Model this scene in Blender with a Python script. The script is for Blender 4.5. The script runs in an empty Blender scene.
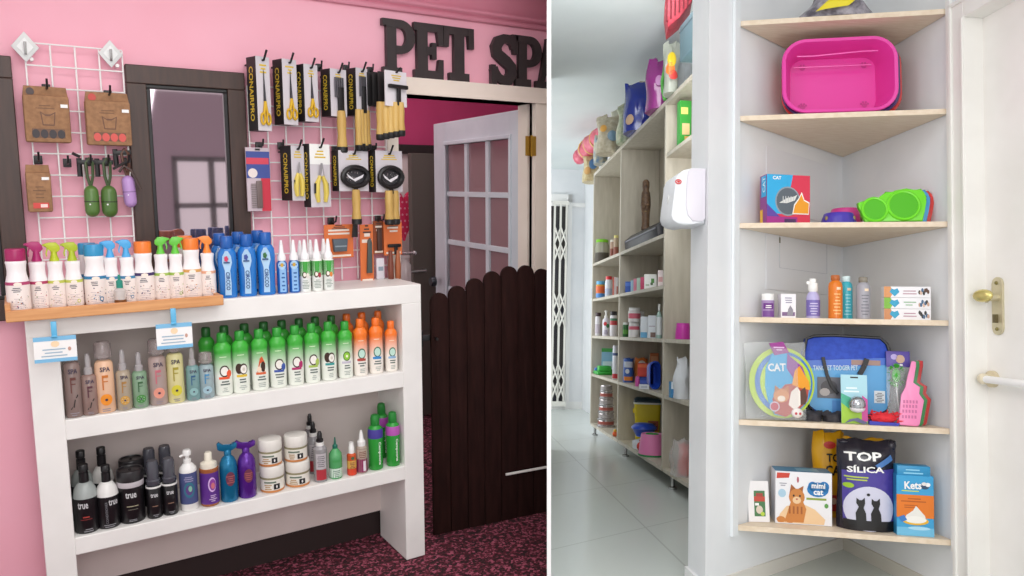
import bpy, bmesh, math, random
from math import sin, cos, pi, radians, tan, sqrt, atan2
from mathutils import Matrix, Vector
from mathutils.geometry import tessellate_polygon
random.seed(11)
SC = bpy.context.scene
COL = SC.collection
F = 760.0                                   # focal length in pixels of a 1024 x 576 frame

# ------------------------------------------------------------------ camera and the two rooms
def axes(yaw, pitch, roll):
    yaw, pitch, roll = radians(yaw), radians(pitch), radians(roll)
    f = Vector((sin(yaw), cos(yaw), 0)); r = Vector((cos(yaw), -sin(yaw), 0)); u = Vector((0, 0, 1))
    f2 = f*cos(pitch)+u*sin(pitch); u2 = u*cos(pitch)-f*sin(pitch)
    return r*cos(roll)+u2*sin(roll), u2*cos(roll)-r*sin(roll), f2

class Room:
    def __init__(s, ax, eye, M): s.ax, s.eye, s.M = ax, Vector(eye), M
    def ray(s, x, y): return s.ax[0]*((x-512)/F)+s.ax[1]*((288-y)/F)+s.ax[2]
    def on(s, x, y, p, n):
        d = s.ray(x, y); n = Vector(n); return s.eye+d*((Vector(p)-s.eye).dot(n)/d.dot(n))
    def Y(s, x, y, v): return s.on(x, y, (0, v, 0), (0, 1, 0))
    def X(s, x, y, v): return s.on(x, y, (v, 0, 0), (1, 0, 0))
    def Z(s, x, y, v): return s.on(x, y, (0, 0, v), (0, 0, 1))
    def mpp(s, p): return (Vector(p)-s.eye).dot(s.ax[2])/F      # metres per pixel at a point

EYE = Vector((0, 0, 1.5))
LAX = axes(33.2, -7.7, 0)
RAX = axes(5.24, 3.2, 1.24)
REYE = Vector((0, 0, .975))
def basis(a): return Matrix((a[0], a[1], -a[2])).transposed()
RB = basis(LAX) @ basis(RAX).transposed()
L = Room(LAX, EYE, Matrix.Identity(4))
R = Room(RAX, REYE, Matrix.Translation(EYE) @ RB.to_4x4() @ Matrix.Translation(-REYE))

cam = bpy.data.objects.new('camera', bpy.data.cameras.new('camera')); COL.objects.link(cam)
cam.data.sensor_width = 36; cam.data.lens = 36*F/1024; cam.data.clip_start = .05; cam.data.clip_end = 60
cam.matrix_world = Matrix.Translation(EYE) @ basis(LAX).to_4x4()
SC.camera = cam

# ------------------------------------------------------------------ materials
MATS = {}
def lin(h):
    h = h.lstrip('#'); c = [int(h[i:i+2], 16)/255 for i in (0, 2, 4)]
    return tuple((x/12.92 if x <= .04045 else ((x+.055)/1.055)**2.4) for x in c)+(1,)
def mat(h, rough=.45, metal=0, trans=0, alpha=1, emit=0, coat=0):
    key = (h, rough, metal, trans, alpha, emit, coat)
    if key in MATS: return MATS[key]
    m = bpy.data.materials.new('surface_'+h.strip('#')); m.use_nodes = True
    b = m.node_tree.nodes['Principled BSDF']
    b.inputs['Base Color'].default_value = lin(h); b.inputs['Roughness'].default_value = rough
    b.inputs['Metallic'].default_value = metal; b.inputs['Transmission Weight'].default_value = trans
    b.inputs['Alpha'].default_value = alpha; b.inputs['Coat Weight'].default_value = coat
    if emit:
        b.inputs['Emission Color'].default_value = lin(h); b.inputs['Emission Strength'].default_value = emit
    MATS[key] = m; return m
def noisy(name, h1, h2, scale=8, detail=4, rough=.6, lo=.35, hi=.65, bump=0, vec=(1, 1, 1), bscale=None, coat=0):
    if name in MATS: return MATS[name]
    m = bpy.data.materials.new(name); m.use_nodes = True; nt = m.node_tree; N = nt.nodes
    b = N['Principled BSDF']; b.inputs['Roughness'].default_value = rough; b.inputs['Coat Weight'].default_value = coat
    tc = N.new('ShaderNodeTexCoord'); mp = N.new('ShaderNodeMapping'); mp.inputs['Scale'].default_value = vec
    nz = N.new('ShaderNodeTexNoise'); nz.inputs['Scale'].default_value = scale; nz.inputs['Detail'].default_value = detail
    rp = N.new('ShaderNodeValToRGB'); rp.color_ramp.elements[0].position = lo; rp.color_ramp.elements[1].position = hi
    rp.color_ramp.elements[0].color = lin(h1); rp.color_ramp.elements[1].color = lin(h2)
    k = nt.links.new
    k(tc.outputs['Object'], mp.inputs['Vector']); k(mp.outputs['Vector'], nz.inputs['Vector'])
    k(nz.outputs['Fac'], rp.inputs['Fac']); k(rp.outputs['Color'], b.inputs['Base Color'])
    if bump:
        bp = N.new('ShaderNodeBump'); bp.inputs['Strength'].default_value = bump; bp.inputs['Distance'].default_value = .01
        if bscale:
            n2 = N.new('ShaderNodeTexNoise'); n2.inputs['Scale'].default_value = bscale
            k(mp.outputs['Vector'], n2.inputs['Vector']); k(n2.outputs['Fac'], bp.inputs['Height'])
        else: k(nz.outputs['Fac'], bp.inputs['Height'])
        k(bp.outputs['Normal'], b.inputs['Normal'])
    MATS[name] = m; return m
def tiled(name, h1, h2, w, hgt, mortar, rough=.3, off=0., skew=0, shift=(0, 0)):
    if name in MATS: return MATS[name]
    m = bpy.data.materials.new(name); m.use_nodes = True; nt = m.node_tree; N = nt.nodes
    b = N['Principled BSDF']; b.inputs['Roughness'].default_value = rough
    tc = N.new('ShaderNodeTexCoord'); br = N.new('ShaderNodeTexBrick'); br.offset = off
    br.inputs['Scale'].default_value = 1; br.inputs['Brick Width'].default_value = w; br.inputs['Row Height'].default_value = hgt
    br.inputs['Mortar Size'].default_value = mortar
    br.inputs['Color1'].default_value = lin(h1); br.inputs['Color2'].default_value = lin(h1); br.inputs['Mortar'].default_value = lin(h2)
    sp = N.new('ShaderNodeSeparateXYZ'); cb = N.new('ShaderNodeCombineXYZ'); k = nt.links.new
    m1 = N.new('ShaderNodeMath'); m1.operation = 'MULTIPLY_ADD'; m1.inputs[1].default_value = skew
    m2 = N.new('ShaderNodeMath'); m2.operation = 'ADD'; m2.inputs[1].default_value = shift[1]; m3 = N.new('ShaderNodeMath'); m3.operation = 'ADD'; m3.inputs[1].default_value = shift[0]
    k(tc.outputs['Object'], sp.inputs[0]); k(sp.outputs['X'], m1.inputs[0]); k(sp.outputs['Y'], m1.inputs[2]); k(m1.outputs[0], m2.inputs[0]); k(sp.outputs['X'], m3.inputs[0])
    k(m3.outputs[0], cb.inputs['X']); k(m2.outputs[0], cb.inputs['Y']); k(cb.outputs[0], br.inputs['Vector']); nt.links.new(br.outputs['Color'], b.inputs['Base Color'])
    MATS[name] = m; return m

WHITE = mat('#f2f2f0', .4); OFFW = mat('#e4e2de', .5); BLACK = mat('#141315', .4); DARK = mat('#2a2728', .5)
INK = mat('#3a3a48', .6); GREY = mat('#8b8b90', .5); GOLD = mat('#d8ae2c', .35, .3); STEEL = mat('#b8b8b8', .25, .9)
PWHITE = noisy('white_paint', '#e9e7e4', '#f1efec', 5, 3, .45)
KRAFT = noisy('kraft_card', '#8f6a4c', '#a57c59', 60, 4, .8)
WOODH = noisy('pale_bamboo', '#bf9a52', '#d6b36a', 30, 3, .5, vec=(1, 1, .15))

# ------------------------------------------------------------------ mesh builder
TXT = {}
def text_geo(s, bold=0):
    key = (s, bold)
    if key not in TXT:
        c = bpy.data.curves.new('lettering', 'FONT'); c.body = s; c.align_x = 'CENTER'; c.align_y = 'CENTER'; c.resolution_u = 2
        c.offset = bold
        o = bpy.data.objects.new('lettering', c); COL.objects.link(o)
        dg = bpy.context.evaluated_depsgraph_get(); me = bpy.data.meshes.new_from_object(o.evaluated_get(dg))
        vs = [(v.co.x, v.co.y) for v in me.vertices]; fs = [tuple(p.vertices) for p in me.polygons]
        bpy.data.objects.remove(o); bpy.data.curves.remove(c); bpy.data.meshes.remove(me)
        xs = [v[0] for v in vs]; ys = [v[1] for v in vs]
        w, h = max(xs)-min(xs), max(ys)-min(ys); cx, cy = (max(xs)+min(xs))/2, (max(ys)+min(ys))/2
        TXT[key] = ([((x-cx)/h, (y-cy)/h) for x, y in vs], fs, w/h)
    return TXT[key]

class B:
    def __init__(s): s.v, s.f, s.m, s.mats = [], [], [], []
    def mi(s, m):
        if m not in s.mats: s.mats.append(m)
        return s.mats.index(m)
    def add(s, vs, fs, m):
        o = len(s.v); k = s.mi(m); s.v += [tuple(v) for v in vs]
        for f in fs: s.f.append(tuple(i+o for i in f)); s.m.append(k)
        return s
    def bm(s, bm, m):
        bm.verts.ensure_lookup_table(); bm.verts.index_update()
        s.add([v.co[:] for v in bm.verts], [[v.index for v in f.verts] for f in bm.faces], m); bm.free(); return s
    def box(s, x0, x1, y0, y1, z0, z1, m, bev=0, T=None):
        bm = bmesh.new(); bmesh.ops.create_cube(bm, size=1)
        for v in bm.verts: v.co = Vector(((x0+x1)/2+v.co.x*(x1-x0), (y0+y1)/2+v.co.y*(y1-y0), (z0+z1)/2+v.co.z*(z1-z0)))
        if bev: bmesh.ops.bevel(bm, geom=bm.edges[:], offset=bev, segments=2, affect='EDGES', profile=.5)
        if T: bmesh.ops.transform(bm, matrix=T, verts=bm.verts[:])
        return s.bm(bm, m)
    def lathe(s, prof, m, n=24, c=(0, 0, 0), sx=1, sy=1, T=None):
        vs, fs = [], []
        for r, z in prof:
            for i in range(n):
                a = 2*pi*i/n; vs.append(Vector((c[0]+r*sx*sin(a), c[1]-r*sy*cos(a), c[2]+z)))
        for j in range(len(prof)-1):
            for i in range(n):
                k = (i+1) % n
                fs.append((j*n+i, j*n+k, (j+1)*n+k, (j+1)*n+i))
        if prof[0][0] > 1e-6: fs.append(tuple(range(n-1, -1, -1)))
        if prof[-1][0] > 1e-6: fs.append(tuple(range((len(prof)-1)*n, len(prof)*n)))
        if T: vs = [T @ v for v in vs]
        return s.add(vs, fs, m)
    def tube(s, pts, r, m, n=8, closed=False):
        pts = [Vector(p) for p in pts]; N = len(pts); vs, fs = [], []
        for i, p in enumerate(pts):
            a = pts[i-1] if (i or closed) else p; b = pts[(i+1) % N] if (i < N-1 or closed) else p
            t = (b-a).normalized(); u = t.orthogonal().normalized() if i == 0 else (u-t*u.dot(t)).normalized()
            w = t.cross(u); rr = r[i] if isinstance(r, (list, tuple)) else r
            for k in range(n): vs.append(p+(u*cos(2*pi*k/n)+w*sin(2*pi*k/n))*rr)
        for i in range(N if closed else N-1):
            j = (i+1) % N
            for k in range(n): fs.append((i*n+k, i*n+(k+1) % n, j*n+(k+1) % n, j*n+k))
        if not closed: fs += [tuple(range(n-1, -1, -1)), tuple(range((N-1)*n, N*n))]
        return s.add(vs, fs, m)
    def prism(s, poly, y0, y1, m, T=None, bev=0):
        n = len(poly); ar = sum(poly[i][0]*poly[(i+1) % n][1]-poly[(i+1) % n][0]*poly[i][1] for i in range(n))
        if ar < 0: poly = poly[::-1]
        vs = [Vector((x, y0, z)) for x, z in poly]+[Vector((x, y1, z)) for x, z in poly]
        fs = [tuple(range(n)), tuple(range(2*n-1, n-1, -1))]+[(i, n+i, n+(i+1) % n, (i+1) % n) for i in range(n)]
        if bev:
            bm = bmesh.new(); bv = [bm.verts.new(v) for v in vs]
            for f in fs: bm.faces.new([bv[i] for i in f])
            es = [e for e in bm.edges if abs(e.verts[0].co.y-e.verts[1].co.y) < 1e-9]
            bmesh.ops.bevel(bm, geom=es, offset=bev, segments=2, affect='EDGES', profile=.5)
            if T: bmesh.ops.transform(bm, matrix=T, verts=bm.verts[:])
            return s.bm(bm, m)
        if T: vs = [T @ v for v in vs]
        return s.add(vs, fs, m)
    def ball(s, c, r, m, n=16, T=None):
        rx, ry, rz = r if isinstance(r, (tuple, list)) else (r, r, r)
        k = n//2; prof = [(sin(pi*i/k), -cos(pi*i/k)) for i in range(k+1)]
        prof[0] = (0, -1); prof[-1] = (0, 1); vs, fs = [], []
        for q, z in prof:
            for i in range(n): a = 2*pi*i/n; vs.append(Vector((c[0]+rx*q*sin(a), c[1]-ry*q*cos(a), c[2]+rz*z)))
        for j in range(k):
            for i in range(n): w = (i+1) % n; fs.append((j*n+i, j*n+w, (j+1)*n+w, (j+1)*n+i))
        if T: vs = [T @ v for v in vs]
        return s.add(vs, fs, m)
    # --- print on a surface: mp maps (u, v, lift) to a point
    def tris(s, mp, pts, tr, m, o):
        pts = [tuple(p) for p in pts]; lim = getattr(mp, 'sub', 0); tr = list(tr); out = []
        while tr and lim:
            t = tr.pop(); e = max(((pts[t[i]][0]-pts[t[(i+1) % 3]][0])**2+(pts[t[i]][1]-pts[t[(i+1) % 3]][1])**2, i) for i in range(3))
            if e[0] < lim*lim: out.append(t); continue
            i = e[1]; a, b, c = t[i], t[(i+1) % 3], t[(i+2) % 3]; pts.append(((pts[a][0]+pts[b][0])/2, (pts[a][1]+pts[b][1])/2)); k = len(pts)-1
            tr += [(a, k, c), (k, b, c)]
        return s.add([mp(x, y, o) for x, y in pts], out if lim else tr, m)
    def rect(s, mp, u0, u1, v0, v1, m, o=.0006, n=4):
        if getattr(mp, 'sub', 0): return s.tris(mp, [(u0, v0), (u1, v0), (u1, v1), (u0, v1)], [(0, 1, 2), (0, 2, 3)], m, o)
        vs = []
        for i in range(n+1):
            u = u0+(u1-u0)*i/n; vs += [mp(u, v0, o), mp(u, v1, o)]
        return s.add(vs, [(2*i, 2*i+2, 2*i+3, 2*i+1) for i in range(n)], m)
    def disc(s, mp, u, v, ru, rv, m, o=.0008, n=16, a0=0):
        if getattr(mp, 'sub', 0): return s.tris(mp, [(u, v)]+[(u+ru*cos(2*pi*i/n), v+rv*sin(2*pi*i/n)) for i in range(n)], [(0, 1+i, 1+(i+1) % n) for i in range(n)], m, o)
        vs = [mp(u, v, o)]+[mp(u+ru*cos(a0+2*pi*i/n), v+rv*sin(a0+2*pi*i/n), o) for i in range(n)]
        return s.add(vs, [(0, 1+i, 1+(i+1) % n) for i in range(n)], m)
    def poly(s, mp, pts, m, o=.0008):
        n = len(pts)
        if sum(pts[i][0]*pts[(i+1) % n][1]-pts[(i+1) % n][0]*pts[i][1] for i in range(n)) < 0: pts = pts[::-1]
        tr = tessellate_polygon([[Vector((a, b, 0)) for a, b in pts]])
        fs = []
        for t in tr:
            a, b, c = (Vector(pts[i]) for i in t)
            fs.append(t if (b-a).cross(c-a) > 0 else t[::-1])
        return s.tris(mp, pts, fs, m, o)
    def text(s, mp, t, u, v, h, m, o=.0012, rot=0, bold=.02, wmax=None):
        vs, fs, asp = text_geo(t, bold); k = h; kx = h
        if wmax: kx = wmax/asp
        c, q = cos(radians(rot)), sin(radians(rot))
        return s.add([mp(u+x*kx*c-y*k*q, v+x*kx*q+y*k*c, o) for x, y in vs], fs, m)
    def lines(s, mp, u0, u1, v0, v1, n, m, o=.0009, fill=.45):
        st = (v1-v0)/n
        for i in range(n):
            w = (u1-u0)*random.uniform(.45, 1); c = (u0+u1)/2+random.uniform(-.1, .1)*(u1-u0-w)
            s.rect(mp, c-w/2, c+w/2, v0+i*st, v0+i*st+st*fill, m, o, 3)
        return s
    def build(s, name, parent=None, M=None, smooth=40):
        me = bpy.data.meshes.new(name); me.from_pydata(s.v, [], s.f)
        for m in s.mats: me.materials.append(m)
        me.polygons.foreach_set('material_index', s.m); me.update()
        if smooth:
            me.polygons.foreach_set('use_smooth', [True]*len(s.f)); me.set_sharp_from_angle(angle=radians(smooth))
        o = bpy.data.objects.new(name, me); COL.objects.link(o)
        if parent: o.parent = parent
        if M: o.matrix_world = M
        return o

def cyl(Rad): return lambda u, v, o: ((Rad+o)*sin(u/Rad), -(Rad+o)*cos(u/Rad), v)
def flat(y=0.): return lambda u, v, o: (u, y-o, v)
def sideL(x): return lambda u, v, o: (x-o, -u, v)
def topm(z): return lambda u, v, o: (u, v, z+o)
def rrect(w, h, r, cx=0, cz=0, n=5):
    out = []
    for sx, sz, a0 in ((1, 1, 0), (-1, 1, pi/2), (-1, -1, pi), (1, -1, 1.5*pi)):
        for i in range(n+1):
            a = a0+pi/2*i/n; out.append((cx+sx*(w/2-r)+r*cos(a), cz+sz*(h/2-r)+r*sin(a)))
    return out
def ell(rx, rz, cx=0, cz=0, n=28): return [(cx+rx*cos(2*pi*i/n), cz+rz*sin(2*pi*i/n)) for i in range(n)]

def place(room, loc, rot=0, tilt=0, lean=0):
    return room.M @ Matrix.Translation(Vector(loc)) @ Matrix.Rotation(rot, 4, 'Z') @ Matrix.Rotation(tilt, 4, 'X') @ Matrix.Rotation(lean, 4, 'Y')
def tag(o, label, cat, group=None):
    o['label'] = label; o['category'] = cat
    if group: o['group'] = group
    return o
def thing(room, name, label, cat, loc, rot=0, group=None, tilt=0, lean=0):
    o = bpy.data.objects.new(name, None); COL.objects.link(o); o.empty_display_size = .05
    o.matrix_world = place(room, loc, rot, tilt, lean); return tag(o, label, cat, group)
def solo(room, name, label, cat, b, loc, rot=0, group=None, tilt=0, lean=0):
    return tag(b.build(name, None, place(room, loc, rot, tilt, lean)), label, cat, group)
def struct(room, name, b, parent=None, smooth=0):
    o = b.build(name, parent, None if parent else room.M, smooth)
    if not parent: o['kind'] = 'structure'
    return o

# the thin partition between the rooms lies in the plane that holds the eye and its upright
PD = (LAX[0]*(37/F)+LAX[2]).normalized(); PU = LAX[1]; PN = PU.cross(PD).normalized()
PN = PN if PN.dot(LAX[0]) > 0 else -PN
def trim_to(o, side):
    """cut a piece of the shell where it meets the partition; side -1 keeps the left room"""
    bm = bmesh.new(); bm.from_mesh(o.data); Mi = o.matrix_world.inverted()
    co = Mi @ EYE; no = Mi.to_3x3() @ PN
    r = bmesh.ops.bisect_plane(bm, geom=bm.verts[:]+bm.edges[:]+bm.faces[:], plane_co=co, plane_no=no, clear_outer=side < 0, clear_inner=side > 0)
    bmesh.ops.holes_fill(bm, edges=[e for e in r['geom_cut'] if isinstance(e, bmesh.types.BMEdge)])
    bm.to_mesh(o.data); bm.free(); return o

# ================================================================== LEFT ROOM: shell
WY = 2.955                                   # face of the pink wall
PINK = noisy('pink_wall', '#f2afc0', '#f4b5c6', 3, 3, .6)
PINKT = noisy('pink_trim', '#e294a8', '#e79cb0', 6, 3, .45)
MAG = noisy('magenta_wall', '#c03a70', '#c64076', 3, 3, .6)
BROWN = noisy('dark_brown_wood', '#3b2a24', '#463129', 12, 4, .42, vec=(6, 6, .6))
CREAM = noisy('cream_trim', '#e9dfd2', '#efe6da', 6, 3, .45)
CARPET = bpy.data.materials.new('speckled_carpet'); CARPET.use_nodes = True
_n = CARPET.node_tree.nodes; _l = CARPET.node_tree.links.new; _b = _n['Principled BSDF']; _b.inputs['Roughness'].default_value = .95
_t = _n.new('ShaderNodeTexCoord'); _v = _n.new('ShaderNodeTexVoronoi'); _v.inputs['Scale'].default_value = 110
_z = _n.new('ShaderNodeTexNoise'); _z.inputs['Scale'].default_value = 40; _z.inputs['Detail'].default_value = 6
_a = _n.new('ShaderNodeMath'); _a.operation = 'ADD'
_r = _n.new('ShaderNodeValToRGB'); _r.color_ramp.elements[0].position = .6; _r.color_ramp.elements[0].color = lin('#220a10')
_r.color_ramp.elements[1].position = 1.0; _r.color_ramp.elements[1].color = lin('#a8546a')
_e = _r.color_ramp.elements.new(.82); _e.color = lin('#5c1628')
_l(_t.outputs['Object'], _v.inputs['Vector']); _l(_t.outputs['Object'], _z.inputs['Vector'])
_sep = _n.new('ShaderNodeSeparateColor'); _l(_v.outputs['Color'], _sep.inputs['Color'])
_m2 = _n.new('ShaderNodeMath'); _m2.operation = 'MULTIPLY'; _m2.inputs[1].default_value = .5
_l(_sep.outputs['Red'], _m2.inputs[0]); _l(_m2.outputs[0], _a.inputs[0]); _l(_z.outputs['Fac'], _a.inputs[1])
_l(_a.outputs[0], _r.inputs['Fac']); _l(_r.outputs['Color'], _b.inputs['Base Color'])
_bp = _n.new('ShaderNodeBump'); _bp.inputs['Strength'].default_value = .6; _bp.inputs['Distance'].default_value = .01
_l(_a.outputs[0], _bp.inputs['Height']); _l(_bp.outputs['Normal'], _b.inputs['Normal'])

XE = 2.147                                   # where the pink wall meets the partition
OPL, OPR, OPT = 1.352, 2.045, 1.872           # doorway in the pink wall: sides and head
trim_to(struct(L, 'floor_shop', B().box(-1.6, 4.2, -4.2, 5.2, -.06, 0, CARPET)), -1)
w = B(); w.box(-1.6, OPL, WY, WY+.1, 0, 2.62, PINK); w.box(OPR, 2.5, WY, WY+.1, 0, 2.62, PINK); w.box(OPL, OPR, WY, WY+.1, OPT, 2.62, PINK)
trim_to(struct(L, 'wall_back', w), -1)
CEIL = tiled('ceiling_tiles', '#e8e2e2', '#b9b2b4', .6, .6, .02, .8)
trim_to(struct(L, 'ceiling_shop', B().box(-1.6, 4.2, -4.2, 5.2, 2.62, 2.68, CEIL)), -1)
w = B()
WF = mat('#9a8791', .7); w.box(-1.6, 1.66, -4.3, -4.2, 0, 2.62, WF); w.box(1.66, 2.6, -4.3, -4.2, 0, .8, WF); w.box(1.66, 2.6, -4.3, -4.2, 1.85, 2.62, WF)
w.box(2.6, 4.2, -4.3, -4.2, 0, 2.62, WF)
struct(L, 'wall_front', w)
wf = B(); [wf.box(x-.03, x+.03, -4.27, -4.19, .8, 1.85, DARK) for x in (1.69, 2.12, 2.57)]; [wf.box(1.66, 2.6, -4.27, -4.19, z-.03, z+.03, DARK) for z in (.83, 1.25, 1.82)]
wo = struct(L, 'window_3', wf)
# crown moulding
w = B(); prof = [(0, 2.202), (-.02, 2.202), (-.024, 2.212), (-.02, 2.222), (-.008, 2.224), (-.008, 2.229), (-.026, 2.231), (-.032, 2.24), (-.028, 2.25), (-.012, 2.254), (-.014, 2.285), (-.026, 2.315), (-.05, 2.335), (-.075, 2.342), (-.075, 2.35), (-.1, 2.352), (-.1, 2.368), (-.085, 2.372), (-.11, 2.42), (-.16, 2.47), (-.2, 2.5), (-.2, 2.53), (0, 2.53)]
n = len(prof)
w.add([(-1.6, WY+a, z) for a, z in prof]+[(2.3, WY+a, z) for a, z in prof], [(i, (i+1) % n, n+(i+1) % n, n+i) for i in range(n)]+[tuple(range(n)), tuple(range(2*n-1, n-1, -1))], PINKT)
trim_to(struct(L, 'trim_1', w, smooth=30), -1)
# header board and jambs of the doorway
w = B(); w.box(1.31, 2.3, WY-.03, WY+.1, OPT, 1.942, CREAM); w.box(1.31, 2.3, WY-.042, WY, OPT, OPT+.018, CREAM); w.box(1.31, 2.3, WY-.036, WY, OPT+.018, OPT+.026, CREAM)
trim_to(struct(L, 'trim_2', w), -1)
struct(L, 'trim_3', B().box(1.305, OPL+.002, WY-.03, WY+.1, 0, OPT, CREAM))
w = B(); w.box(OPR, 2.3, WY-.03, WY+.1, 0, OPT, CREAM); w.box(OPR-.012, OPR, WY+.02, WY+.1, 0, OPT, CREAM)
trim_to(struct(L, 'trim_4', w), -1)
struct(L, 'baseboard_back', B().box(-1.6, 1.3, WY-.015, WY, 0, .115, mat('#2b1d1c', .6)))

# framed panes of dark wood: the mirror-like window and the one at the picture's edge
GLASS = bpy.data.materials.new('dark_reflecting_glass'); GLASS.use_nodes = True
_b = GLASS.node_tree.nodes['Principled BSDF']; _b.inputs['Base Color'].default_value = lin('#c4b2ba'); _b.inputs['Roughness'].default_value = .03
_b.inputs['Metallic'].default_value = .9; _b.inputs['Specular IOR Level'].default_value = .8
def framed(name, x0, x1, z0, z1, fw):  # frame bars, a dark inner bead and the pane
    b = B()
    def ring(a, c, d, e, y0, y1, wd, m):
        b.box(a, c, y0, y1, e-wd, e, m, .003); b.box(a, c, y0, y1, d, d+wd, m, .003)
        b.box(a, a+wd, y0, y1, d+wd, e-wd, m, .003); b.box(c-wd, c, y0, y1, d+wd, e-wd, m, .003)
    ring(x0, x1, z0, z1, WY-.035, WY-.001, fw, BROWN); ring(x0+fw-.001, x1-fw+.001, z0+fw-.001, z1-fw+.001, WY-.025, WY-.001, .014, BLACK)
    o = struct(L, name, b); p = B().box(x0+fw, x1-fw, WY-.012, WY-.002, z0+fw, z1-fw, GLASS); struct(L, 'pane', p, o); return o
framed('window_1', .353, .745, .8, 1.906, .062)
framed('window_2', -.5, .031, 1.066, 1.902, .068)

# room behind the doorway
zb = L.Y(415, 145, 4.7).z
w = B(); w.box(.6, 4.2, 4.7, 4.8, zb, 2.62, MAG); w.box(.6, 4.2, 4.7, 4.8, 0, zb, mat('#f0e9e6', .6))
trim_to(struct(L, 'wall_rear', w), -1)
trim_to(struct(L, 'trim_5', B().box(.6, 4.2, 4.67, 4.7, zb-.06, zb, mat('#241a1a', .5))), -1)
# grey-brown leaf far inside
a = L.Y(411, 153, 4.3); c = a+Vector((.85, .12, 0)); d = (c-a).normalized(); 
T = Matrix.Translation((a.x, a.y, 0)) @ Matrix.Rotation(atan2(d.y, d.x), 4, 'Z')
b = B(); b.box(0, .85, 0, .04, .02, a.z, mat('#5d5650', .55), .004); o = struct(L, 'door_2', b)
o.matrix_world = T
h = B(); h.tube([(.06, -.005, .97), (.06, -.05, .97)], .012, STEEL); h.tube([(.06, -.05, .97), (-.06, -.05, .97)], .01, STEEL); struct(L, 'door_handle', h, o, 40)

# white glazed door, hinged on the right jamb and swung into the back room
hx = L.Y(525.5, 200, WY+.06); ly = None
dl = L.ray(434.5, 200); k = 4.55/dl.dot(L.ax[2]); le = L.eye+dl*k
d = Vector((le.x-hx.x, le.y-hx.y, 0)); DW = d.length; dtop = OPT-.015
DOORW = noisy('door_white', '#c9d2da', '#d3dbe2', 5, 3, .4)
o = bpy.data.objects.new('door_1', None)
b = B(); st, tr = DW*.155, .2
px = lambda x0, x1, z0, z1, y0=0, y1=.04, m=DOORW, bv=.002: b.box(x0, x1, y0, y1, z0, z1, m, bv)
px(0, st*.95, .01, dtop); px(DW-st, DW, .01, dtop); px(st*.95, DW-st, dtop-.13, dtop); px(st*.95, DW-st, .01, .62)
ix0, ix1, iz0, iz1 = st*.95, DW-st, .62, dtop-.13
for i in (1, 2): x = ix0+(ix1-ix0)*i/3; px(x-.017, x+.017, iz0, iz1, .005, .035)
for i in (1, 2, 3): z = iz0+(iz1-iz0)*i/4; px(ix0, ix1, z-.014, z+.014, .006, .034)
for x0, x1, z0, z1 in ((ix0-.02, ix1+.02, iz1, iz1+.02), (ix0-.02, ix1+.02, iz0-.02, iz0), (ix0-.02, ix0, iz0, iz1), (ix1, ix1+.02, iz0, iz1)):
    px(x0, x1, z0, z1, -.008, .048, DOORW, .003)
T = Matrix.Translation((hx.x, hx.y, 0)) @ Matrix.Rotation(atan2(d.y, d.x), 4, 'Z') @ Matrix.Translation((0, -.04, 0))
# the leaf runs from the hinge to the lock edge; its room side faces -normal
o = b.build('door_1', None, T, 0); o['kind'] = 'structure'
PANE = mat('#a98389', .12, alpha=.62)  # pinkish grey tint holds a pale pink reflection in its colour
b = B(); b.box(ix0, ix1, .017, .022, iz0, iz1, PANE); struct(L, 'door_panes', b, o)
b = B(); b.lathe([(.0, -.03), (.025, -.03), (.03, -.02), (.03, 0)], mat('#3b3f45', .35, .6), 20, T=Matrix.Translation((DW-.06, .07, .93)) @ Matrix.Rotation(pi/2, 4, 'X')); b.lathe([(.0, -.03), (.025, -.03), (.03, -.02), (.03, 0)], mat('#3b3f45', .35, .6), 20, T=Matrix.Translation((DW-.06, -.0, .93)) @ Matrix.Rotation(pi/2, 4, 'X'))
struct(L, 'door_knob', b, o, 40)
hp = L.Y(531, 146, WY-.035)
b = B(); BR = mat('#b08a35', .3, .8); b.box(hp.x-.03, hp.x-.003, WY-.036, WY-.03, hp.z-.045, hp.z+.045, BR, .003); b.box(hp.x+.003, hp.x+.03, WY-.036, WY-.03, hp.z-.045, hp.z+.045, BR, .003)
b.tube([(hp.x, WY-.04, hp.z-.048), (hp.x, WY-.04, hp.z+.048)], .006, BR); struct(L, 'door_hinge', b, o, 40).matrix_world = Matrix.Identity(4)

# heart cushion seen past the counter, in the back room
a = L.Y(403.5, 212, 4.5); k = L.mpp(a)
b = B(); pts = []
for i in range(40):
    t = 2*pi*i/40; pts.append((16*sin(t)**3*k*.95, (13*cos(t)-5*cos(2*t)-2*cos(3*t)-cos(4*t))*k*1.7))
hm = mat('#e0305f', .7); b.prism(pts, -.02, .02, hm, bev=.006)
for i in range(5):
    for j in range(7):
        if abs(i-2)*2+abs(j-4) < 7: b.disc(flat(-.02), (i-2)*4.6*k+(j % 2)*2*k, (j-3.4)*6.2*k, 1.1*k, 1.1*k, mat('#f7a5bd', .7), .001, 8)
solo(L, 'heart_decoration', 'red heart with pale dots hanging in the back room beside the grey door', 'decoration', b, a)
# chrome bracket and glass shelf by the grey door
a = L.Y(405, 253, 4.0); k = L.mpp(a); t = thing(L, 'rail_holder', 'small chrome rail with a clear jar beyond the counter end', 'rail', a)
b = B(); b.tube([(-9*k, 0, 0), (8*k, -.03, 0)], 1.6*k, STEEL); b.ball((8*k, -.03, 0), 2.4*k, STEEL); b.build('rail', t)
b = B(); b.lathe([(5*k, -34*k), (6*k, -30*k), (6*k, -12*k), (4*k, -9*k), (4*k, -6*k), (5*k, -5*k), (5*k, -2*k)], mat('#d8d2d0', .15, trans=.3), 18); b.build('jar', t)

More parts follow.
